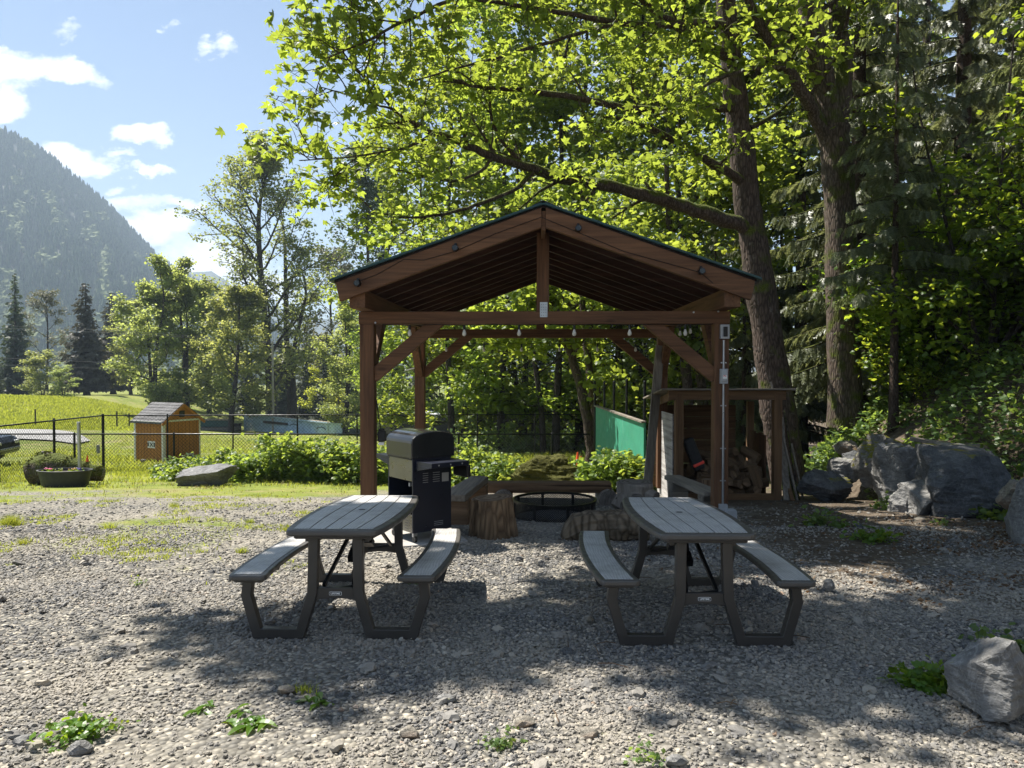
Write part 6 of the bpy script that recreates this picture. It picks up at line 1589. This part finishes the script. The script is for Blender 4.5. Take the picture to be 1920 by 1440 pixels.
bg('cedarA', 1985, 24, -600, 'cedar_tree', 'far cedar cut by the right edge of the photo', group=GC, rz=.2, wide=1.3)
bg('cedarC', 1890, 17.5, 200, 'cedar_tree', 'young cedar among the hazels at the right edge', group=GC, rz=3.9)
# hazels and shrubs on the bank
def shrub(name, label, loc, H, Rr, nleaf, lsize, proto, leaf, stems=7, group=None, flat=.8, up=.9, spread=.55, cat='shrub', arch=.5):
    t = thing(name, label, cat, loc, group=group); tr, cr_, an = MB(), MB(), []
    for k in range(stems):
        a = 6.283 * k / stems + RNG.normal(0, .3); e = RNG.uniform(.5, 1.35)
        bp = branch_path((0.08 * math.cos(a), .08 * math.sin(a), -.05), (math.cos(a) * math.cos(e), math.sin(a) * math.cos(e), math.sin(e)), H * RNG.uniform(.75, 1.15), 8, -arch, .1)
        bp[:, :2] *= Rr / max(.3, H) * 1.1; rb = .012 + .006 * H; tr.tube(bp, np.linspace(rb, rb * .3, 8), 5, 0, False)
        spawn(tr, bp, rb, 6, Rr * .55, 2, an, .15, -.1, flat=.6)
    leaves_at(cr_, an, nleaf, lsize, proto, .09 + .03 * H, up, spread)
    tr.build('stem', M['bark_far'], t, fix=False); cr_.build('foliage', M[leaf], t, fix=False); return t
GH = 'hazel bushes on the right bank'
shrub('hazel_bush', 'tall hazel with bright lime leaves at the right edge of the bank', base(1890, 15.5), 4.4, 2.3, 6500, .105, LEAF_OVAL, 'hazel', 10, GH)
shrub('hazel_bush', 'hazel with glowing round leaves in front of the slender cedar', base(1790, 16.5), 3.2, 1.7, 3600, .10, LEAF_OVAL, 'hazel', 8, GH)
shrub('hazel_bush', 'hazel overhanging the largest dark boulder', base(1990, 13.0), 3.8, 1.8, 4200, .105, LEAF_OVAL, 'hazel', 9, GH)
shrub('hazel_bush', 'low hazel between the cedars above the slanting boulder', base(1700, 16.0), 1.9, 1.2, 1700, .10, LEAF_OVAL, 'hazel', 7, GH)
shrub('vine_maple', 'tall vine maple with lime leaves hanging in front of the cedars at the right edge', base(1850, 14.8), 6.2, 2.5, 6500, .11, LEAF_LOBE, 'hazel', 9, None, cat='shrub', arch=.35)
shrub('vine_maple', 'bright green vine maple beside the slender cedar trunk', base(1735, 16.6), 4.2, 2.0, 4200, .11, LEAF_LOBE, 'hazel', 8, None, cat='shrub', arch=.4)
GS = 'green shrubs along the chain-link fence'
for (px, Y, H, Rr, n, lab) in [(425, 20.2, .75, 1.0, 1900, 'low bramble clump behind the grey slab rock'), (490, 20.0, 1.0, 1.2, 2600, 'leafy bramble clump in the middle of the fence row'), (560, 19.8, 1.25, 1.3, 3200, 'tall bramble clump right of the middle of the fence row'), (635, 19.4, 1.4, 1.35, 3600, 'tallest bramble clump against the left front post'), (322, 21.0, .42, .6, 800, 'small bramble clump at the foot of the orange shed'), (375, 20.5, .65, .9, 1400, 'low bramble clump between the shed and the slab rock'), (690, 18.6, .9, .9, 1600, 'bramble clump seen just right of the left front post'), (895, 18.2, .9, 1.0, 1900, 'sunlit weeds behind the left plank bench')]:
    shrub('bramble_shrub', lab, base(px, Y), H * .9, Rr * .95, int(n * 2.0), .095, LEAF_LOBE, 'bush', 12, GS, cat='shrub')
for (px, Y, H, Rr, n, lab) in [(1105, 16.6, .65, .8, 1300, 'sunlit leafy shrub left of the grey root stump'), (1165, 16.4, .95, .8, 1600, 'sunlit leafy shrub in front of the green wall'), (1215, 15.6, .8, .6, 900, 'small shrub behind the leaning board'), (985, 17.6, .55, .8, 1000, 'low leafy plants left of the mossy boulder')]:
    shrub('leafy_shrub', lab, base(px, Y), H, Rr, n, .11, LEAF_LOBE, 'bush', 9, 'sunlit shrubs behind the fire pit')

# ---- undergrowth of the bank (nobody could count it)
mb = MB(); n = 90000
y = RNG.uniform(8.5, 34, n); x = toe(y) + (RNG.random(n) ** 1.3) * 16 + RNG.normal(0, .2, n) + .15
cl = fbm(x * .7, y * .7, 44)
k = (cl > .36) & (x < .75 * y + 2.5); x, y, cl = x[k], y[k], cl[k]
h = RNG.random(len(x)) ** 1.4 * (.15 + 1.3 * np.clip(cl - .34, 0, .4)) * 1.5
add_leaves(mb, np.column_stack([x, y, gz(x, y) + .02 + h]), .092, LEAF_LOBE, .9, .5)
tag(mb.build('undergrowth', M['under'], fix=False), 'leafy green undergrowth covering the right bank', kind='stuff')
# sword ferns on the bank
def fern(label, loc, R_, n=14):
    mb = MB(); V, F = [], []
    for k in range(n):
        a = 6.283 * k / n + RNG.normal(0, .2); L = R_ * RNG.uniform(.8, 1.15)
        for q in range(14):
            s = (q + 1) / 15; p = np.array([math.cos(a) * L * s, math.sin(a) * L * s, L * (1.0 * s - 1.05 * s * s) + .05]); w = L * .16 * math.sin(math.pi * min(1, .12 + s * .9)); d = np.array([-math.sin(a), math.cos(a), -.25])
            for sd in (-1, 1):
                e = p + np.array([d[0] * sd, d[1] * sd, d[2]]) * w + np.array([math.cos(a), math.sin(a), 0]) * w * .3; f = np.array([math.cos(a), math.sin(a), 0]) * L * .028
                mb.add([p - f, p + f, e], [[0, 1, 2]])
    o = mb.build('fern', M['under'], None, loc=loc, fix=False); tag(o, label, 'fern', 'ferns on the bank'); return o
for (px, Y, s, lab) in [(1500, 15.2, .7, 'fern at the foot of the big maple trunk'), (1545, 14.6, .6, 'fern above the low dark boulder'), (1625, 15.5, .8, 'fern behind the slanting boulder'), (1540, 17.5, .9, 'fern below the large cedar trunk'), (1580, 16.2, .8, 'fern between the maple and the cedar on the bank')]:
    b = base(px, Y); fern(lab, b, s)

# ---- grass
def blades(mb, x, y, h, w, lean=.5):
    n = len(x); a = RNG.random(n) * 6.283; b = RNG.random(n) * 6.283; z = gz(x, y) - .01; l = h * lean * RNG.uniform(.3, 1.3, n)
    B = np.stack([x, y, z], 1); dx = np.stack([np.cos(a), np.sin(a), a * 0], 1) * (w / 2)[:, None] if np.ndim(w) else np.stack([np.cos(a), np.sin(a), a * 0], 1) * w / 2
    bend = np.stack([np.cos(b) * l, np.sin(b) * l, a * 0], 1); up = np.stack([a * 0, a * 0, h], 1)
    V = np.stack([B - dx, B + dx, B + up * .6 + bend * .4 + dx * .6, B + up * .6 + bend * .4 - dx * .6, B + up + bend], 1).reshape(-1, 3)
    i = np.arange(n)[:, None] * 5
    mb.add(V, i + np.array([[0, 1, 2, 3]])); base_ = mb.n - len(V)
    mb.F.append((i + np.array([[3, 2, 4]]) + base_, 0))
mb = MB()
n = 150000; y = np.sqrt(RNG.uniform(5 ** 2, 26 ** 2, n)); x = RNG.uniform(-1, 1, n) * .75 * y
gc = grass_cover(x, y) * (1 - dirt_cover(x, y)); cl = fbm(x * 1.6, y * 1.6, 61)
k = (RNG.random(n) < gc * np.clip((cl - .40) * 6, 0.03, 1) * np.interp(y, [5, 10, 12, 15, 19, 23], [.6, .5, .28, .35, .75, 1])) & (x < 3)
x, y = x[k], y[k]; dry = RNG.random(len(x)) < np.interp(y, [5, 9, 12, 16, 20, 24], [.15, .3, .5, .4, .15, .05]) * (.4 + 1.2 * (fbm(x * .5, y * .5, 66) > .47))
hgt_ = RNG.uniform(.025, .075, len(x)) * (1 + 1.0 * sm(y, 15, 21)); wd_ = .009 * (1 + y / 14)
blades(mb, x[~dry], y[~dry], hgt_[~dry], wd_[~dry], .6)
mb2 = MB(); blades(mb2, x[dry], y[dry], hgt_[dry] * .8, wd_[dry], 1.0)
tag(mb2.build('dry_grass', M['dry_blade'], fix=False), 'straw-coloured dry grass at the edge of the gravel', kind='stuff')
n = 90000; y = RNG.uniform(6.0, 15.0, n); x = RNG.uniform(-.74, -.10, n) * y
k = (x < -1.7) & (fbm(x * 1.4, y * 1.4, 87) + .16 * (fbm(x * 5, y * 5, 88) - .47) > np.interp(y, [6, 9, 12, 15], [.63, .57, .525, .50])) & (fbm(x * 7, y * 7, 89) > .45); x, y = x[k], y[k]
blades(mb, x, y, RNG.uniform(.02, .06, len(x)), .010, .9)
n = 60000; y = RNG.uniform(24, 62, n); x = RNG.uniform(-.76, .25, n) * y; k = fbm(x * .3, y * .3, 62) > .40; x, y = x[k], y[k]
k = ~((x < -28) & (abs(y - np.interp(x, [-75, -45, -36, -31, -28], [58, 57, 55, 52, 49])) < 5)); x, y = x[k], y[k]
blades(mb, x, y, RNG.uniform(.08, .22, len(x)), .03, .6)
n = 60000; y = RNG.uniform(62, 105, n); x = RNG.uniform(-.78, -.46, n) * y; blades(mb, x, y, RNG.uniform(.12, .32, n), .08, .5)
n = 16000; y = RNG.uniform(26, 40, n); x = RNG.uniform(-.14, .14, n) * y; blades(mb, x, y, RNG.uniform(.15, .45, n), .03, .6)
tag(mb.build('grass', M['blade'], fix=False), 'short sunlit grass and meadow beyond the gravel', kind='stuff')

# ---- weeds on the gravel
def weed(label, px, py, size, n, kind='dock', mat='weed', group='weeds growing in the gravel'):
    Yd = 3
    for yy in np.linspace(2, 14, 900):
        pt = at(px, py, yy)
        if pt[2] <= gz(pt[0], yy): Yd = yy; break
    loc = np.array([pt[0], Yd, float(gz(pt[0], Yd))]); mb = MB()
    if kind == 'dock':
        for k in range(n):
            a = RNG.random() * 6.283; L = size * RNG.uniform(.5, 1.1); e = RNG.uniform(.08, .5); o = RNG.normal(0, size * .25, 2); pts = []
            for q in range(6):
                s = q / 5; w = L * .17 * math.sin(math.pi * min(1, .1 + .88 * s)); p = np.array([o[0] + math.cos(a) * L * s, o[1] + math.sin(a) * L * s, .01 + L * (math.sin(e) * s - .45 * s * s)]); d = np.array([-math.sin(a), math.cos(a), .25]) * w
                pts += [p - d * [1, 1, -1], p + [0, 0, -w * .2], p + d]
            mb.add(pts, [f for q in range(5) for f in ([3 * q, 3 * q + 1, 3 * q + 4, 3 * q + 3], [3 * q + 1, 3 * q + 2, 3 * q + 5, 3 * q + 4])])
    elif kind == 'tuft':
        x = RNG.normal(0, size * .4, n); y = RNG.normal(0, size * .3, n); m2 = MB(); blades(m2, loc[0] + x, loc[1] + y, RNG.uniform(.4, 1.1, n) * size, .006, .9)
        m2.V = [v - loc for v in m2.V]; mb = m2
    else:
        P = np.column_stack([RNG.normal(0, size * .55, n), RNG.normal(0, size * .45, n), np.abs(RNG.normal(0, size * .35, n)) + .01]); add_leaves(mb, P, size * .28, LEAF_LOBE, .9, .5)
    tag(mb.build('weed_plant', M[mat], None, loc=loc, fix=False), label, 'weed', group)
weed('broad-leaved weed patch on the near gravel below the left table', 470, 1362, .12, 30)
weed('broad-leaved weed right of the tan stone on the near gravel', 592, 1322, .11, 16)
weed('small broad-leaved weed left of the weed patch on the near gravel', 372, 1338, .09, 10)
weed('single bright broad leaf weed above the near weed patch', 452, 1340, .08, 6)
weed('yellowish grass tuft beside the tan stone', 570, 1298, .07, 90, 'tuft', 'blade')
weed('low green clover mat near the lower left corner', 142, 1386, .12, 150, 'mat')
weed('small clover mat right of the lower left one', 215, 1368, .06, 40, 'mat')
weed('small ferny weed on the bottom edge of the gravel in the middle', 935, 1402, .09, 60, 'mat', 'under')
weed('sparse ferny weed at the bottom edge, right of centre', 1215, 1428, .08, 50, 'mat', 'under')
weed('yellow-flowered weed under the right bench of the left table', 770, 1092, .10, 60, 'mat')
weed('pale green weed in the sunlit spot on the right', 1640, 1015, .22, 150, 'mat')
weed('leafy weed at the edge of the sunlit spot right of the tables', 1545, 985, .24, 130, 'mat', 'under')
weed('bright single weed beside the leafy one on the right', 1578, 990, .10, 30, 'mat')
weed('feathery green plant at the foot of the pale block boulder', 1672, 955, .24, 260, 'mat', 'under')
weed('leafy plant against the right side of the big dark boulder', 1880, 975, .28, 120, 'mat', 'bush')
weed('small plant in the gap under the big dark boulder', 1765, 985, .12, 50, 'mat', 'under')
weed('ferny weeds left of the lower right rock', 1745, 1290, .16, 260, 'mat', 'weed')
weed('ferny weeds behind the lower right rock', 1880, 1225, .16, 200, 'mat', 'under')
weed('bright grass clump at the left edge of the gravel', 20, 985, .16, 500, 'tuft', 'blade')
weed('small bright weed on the gravel left of the left table', 260, 1098, .07, 40, 'mat')
weed('white-flowered weeds in front of the orange shed', 262, 905, .25, 160, 'mat', 'bush')
for k in range(9):
    x, y = RNG.uniform(-6, -2.3), RNG.uniform(6.2, 12.5); px = 960 + x / y * FPX; py = 690 + (1.6 - float(gz(x, y))) / y * FPX
    weed('low patch of weeds scattered on the left gravel', px, py, RNG.uniform(.07, .12), 130, 'tuft', 'blade', 'low weed patches on the left gravel')
# fallen leaves and twigs on the right
mb = MB(); n = 9000; y = RNG.uniform(3.2, 12.8, n); x = np.minimum(toe(y) - RNG.exponential(1.0, n) + .3, .74 * y); k = (x > 1.2) & (fbm(x * 1.1, y * 1.1, 71) > .53); x, y = x[k], y[k]
add_leaves(mb, np.column_stack([x, y, gz(x, y) + .022]), .042, LEAF_DIA, .9, .45, 0)
n = 60; 
y = RNG.uniform(2.6, 10, n); x = RNG.uniform(.0, .7, n) * y
for i_ in range(n):
    a = RNG.random() * 6.283; L = RNG.uniform(.05, .22); p = np.array([x[i_], y[i_], float(gz(x[i_], y[i_])) + .025]); mb.tube([p, p + [L * math.cos(a) * .5, L * math.sin(a) * .5, .012], p + [L * math.cos(a), L * math.sin(a), .0]], .003, 4)
tag(mb.build('leaf_litter', M['dry_leaf'], fix=False), 'brown fallen leaves and twigs on the gravel at the right', kind='stuff')
# ivy and low growth on the floor of the wood behind the fence
mb = MB(); n = 42000; y = RNG.uniform(31.5, 62, n); x = RNG.uniform(-.12, .30, n) * y; cl = fbm(x * .5, y * .5, 91); k = cl > .40; x, y, cl = x[k], y[k], cl[k]
add_leaves(mb, np.column_stack([x, y, gz(x, y) + RNG.random(len(x)) ** 1.3 * (.25 + 4.5 * np.clip(cl - .42, 0, .35))]), .19, LEAF_LOBE, .8, .6)
tag(mb.build('forest_undergrowth', M['under'], fix=False), 'dark ivy and low growth on the floor of the wood behind the fence', kind='stuff')
# ---------------------------------------------------------------- sky, sun, haze, camera
SUN_EL, SUN_AZ = R(58), R(-58)      # azimuth measured from +y (straight ahead) towards +x (right)
sd = Vector((math.sin(SUN_AZ) * math.cos(SUN_EL), math.cos(SUN_AZ) * math.cos(SUN_EL), math.sin(SUN_EL)))
ld = D.lights.new('sun', 'SUN'); ld.energy = 5.0; ld.angle = R(.53); ld.color = (1, .95, .87)
so = D.objects.new('sun', ld); COL.objects.link(so); so.rotation_euler = (-sd).to_track_quat('-Z', 'Y').to_euler(); so.location = (10, 20, 60)
w = D.worlds.new('World'); scene.world = w; w.use_nodes = True; t = w.node_tree
for n in list(t.nodes): t.nodes.remove(n)
sky = t.nodes.new('ShaderNodeTexSky'); sky.sky_type = 'NISHITA'; sky.sun_disc = False; sky.sun_elevation = SUN_EL; sky.sun_rotation = SUN_AZ; sky.altitude = 50; sky.air_density = 1.0; sky.dust_density = .35; sky.ozone_density = 2.6
tc = t.nodes.new('ShaderNodeTexCoord'); sp = t.nodes.new('ShaderNodeSeparateXYZ'); lk(t, tc.outputs['Generated'], sp.inputs[0])
yy = math1(t, 'MAXIMUM', sp.outputs[1], .02); u = math1(t, 'DIVIDE', sp.outputs[0], yy); v = math1(t, 'DIVIDE', sp.outputs[2], yy)
cv = t.nodes.new('ShaderNodeCombineXYZ'); lk(t, u, cv.inputs[0]); lk(t, v, cv.inputs[1])
def wn(scale, det, seed):
    n = t.nodes.new('ShaderNodeTexNoise'); n.inputs['Scale'].default_value = scale; n.inputs['Detail'].default_value = det; n.inputs['Roughness'].default_value = .62
    mp = t.nodes.new('ShaderNodeMapping'); mp.inputs['Location'].default_value = (seed, seed * .7, 0); mp.inputs['Scale'].default_value = (1, 1.5, 1); lk(t, cv.outputs[0], mp.inputs[0]); lk(t, mp.outputs[0], n.inputs[0]); return n.outputs['Fac']
n1 = wn(9, 7, 1.3); n2 = wn(9, 7, 5.1); fine = wn(20, 8, 9.7)
ud = math1(t, 'ADD', u, math1(t, 'MULTIPLY', math1(t, 'ADD', n1, -.5), .14)); vd = math1(t, 'ADD', v, math1(t, 'MULTIPLY', math1(t, 'ADD', n2, -.5), .09))
BL = [(10, 135, 150, 42, 1.0), (110, 140, 95, 30, 1.0), (0, 195, 60, 40, 1.0), (278, 252, 66, 22, .95), (315, 268, 40, 14, .8), (405, 85, 40, 22, .62), (315, 52, 14, 12, .45), (130, 290, 75, 30, .95), (165, 315, 50, 20, .9), (265, 316, 48, 10, .7), (235, 292, 25, 12, .55), (232, 350, 30, 11, .6), (265, 380, 75, 20, .8), (345, 382, 55, 18, .75), (290, 425, 85, 36, .95), (400, 505, 120, 45, 1.0), (360, 470, 60, 40, .7), (480, 530, 110, 40, .8), (110, 58, 30, 16, .25), (200, 300, 30, 12, .5)]
acc = None
for (px, py, a, b, s) in BL:
    p = at(px, py, 1.0) - np.array([0, 0, CAM_Z]); 
    du = math1(t, 'MULTIPLY', math1(t, 'SUBTRACT', ud, float(p[0])), FPX / a); dv = math1(t, 'MULTIPLY', math1(t, 'SUBTRACT', vd, float(p[2])), FPX / b)
    r2 = math1(t, 'ADD', math1(t, 'MULTIPLY', du, du), math1(t, 'MULTIPLY', dv, dv)); k = math1(t, 'MULTIPLY', math1(t, 'SUBTRACT', 1.0, r2), s)
    acc = k if acc is None else math1(t, 'MAXIMUM', acc, k)
den = math1(t, 'ADD', math1(t, 'MULTIPLY', math1(t, 'MAXIMUM', acc, -1.0), .75), math1(t, 'MULTIPLY', math1(t, 'ADD', fine, -.5), 1.7))
cm = ramp(t, den, [(.02, 0), (.28, .45), (.62, .95)])
front = ramp(t, sp.outputs[1], [(.03, 0), (.1, 1)])
cm = math1(t, 'MULTIPLY', cm, front)
cs = ramp(t, fine, [(.3, (5.2, 5.4, 5.8)), (.6, (7.6, 7.5, 7.3))])
col = mixc(t, cm, sky.outputs[0], (13.2, 13.2, 13.4)); 
bgd = t.nodes.new('ShaderNodeBackground'); bgd.inputs[1].default_value = SKY_STR if 'SKY_STR' in globals() else .050; lk(t, col, bgd.inputs[0])
wo = t.nodes.new('ShaderNodeOutputWorld'); lk(t, bgd.outputs[0], wo.inputs[0])

hz = MB(); zlo, zhi = -20.0, 760.0
hz.box((-350, 1350, (zlo + zhi) / 2), (5400, 5600, zhi - zlo))
m = D.materials.new('valley haze'); m.use_nodes = True; t = m.node_tree
for n in list(t.nodes): t.nodes.remove(n)
pv_ = t.nodes.new('ShaderNodeVolumePrincipled'); pv_.inputs['Color'].default_value = (.66, .82, 1, 1); pv_.inputs['Density'].default_value = .00028; pv_.inputs['Anisotropy'].default_value = .0
ov_ = t.nodes.new('ShaderNodeOutputMaterial'); lk(t, pv_.outputs[0], ov_.inputs['Volume'])
o = hz.build('haze', m); tag(o, 'pale blue valley haze', kind='stuff'); o.display_type = 'WIRE'

cam = D.cameras.new('camera'); cam.sensor_width = 36; cam.lens = 36 * FPX / 1920; cam.clip_end = 9000; cam.clip_start = .05
co = D.objects.new('camera', cam); COL.objects.link(co); co.location = (0, 0, CAM_Z); co.rotation_euler = (R(90) - PITCH, 0, 0); scene.camera = co
scene.view_settings.view_transform = 'Standard'; scene.view_settings.look = 'None'; scene.view_settings.gamma = 1.0; scene.view_settings.exposure = 1.55
cy = scene.cycles
cy.max_bounces = 7; cy.diffuse_bounces = 3; cy.glossy_bounces = 3; cy.transmission_bounces = 4; cy.transparent_max_bounces = 8; cy.volume_bounces = 0
cy.sample_clamp_indirect = 4.0; cy.use_denoising = True; cy.denoiser = 'OPENIMAGEDENOISE'
try: cy.denoising_prefilter = 'ACCURATE'; cy.denoising_input_passes = 'RGB_ALBEDO_NORMAL'
except Exception: pass
cy.caustics_reflective = False; cy.caustics_refractive = False
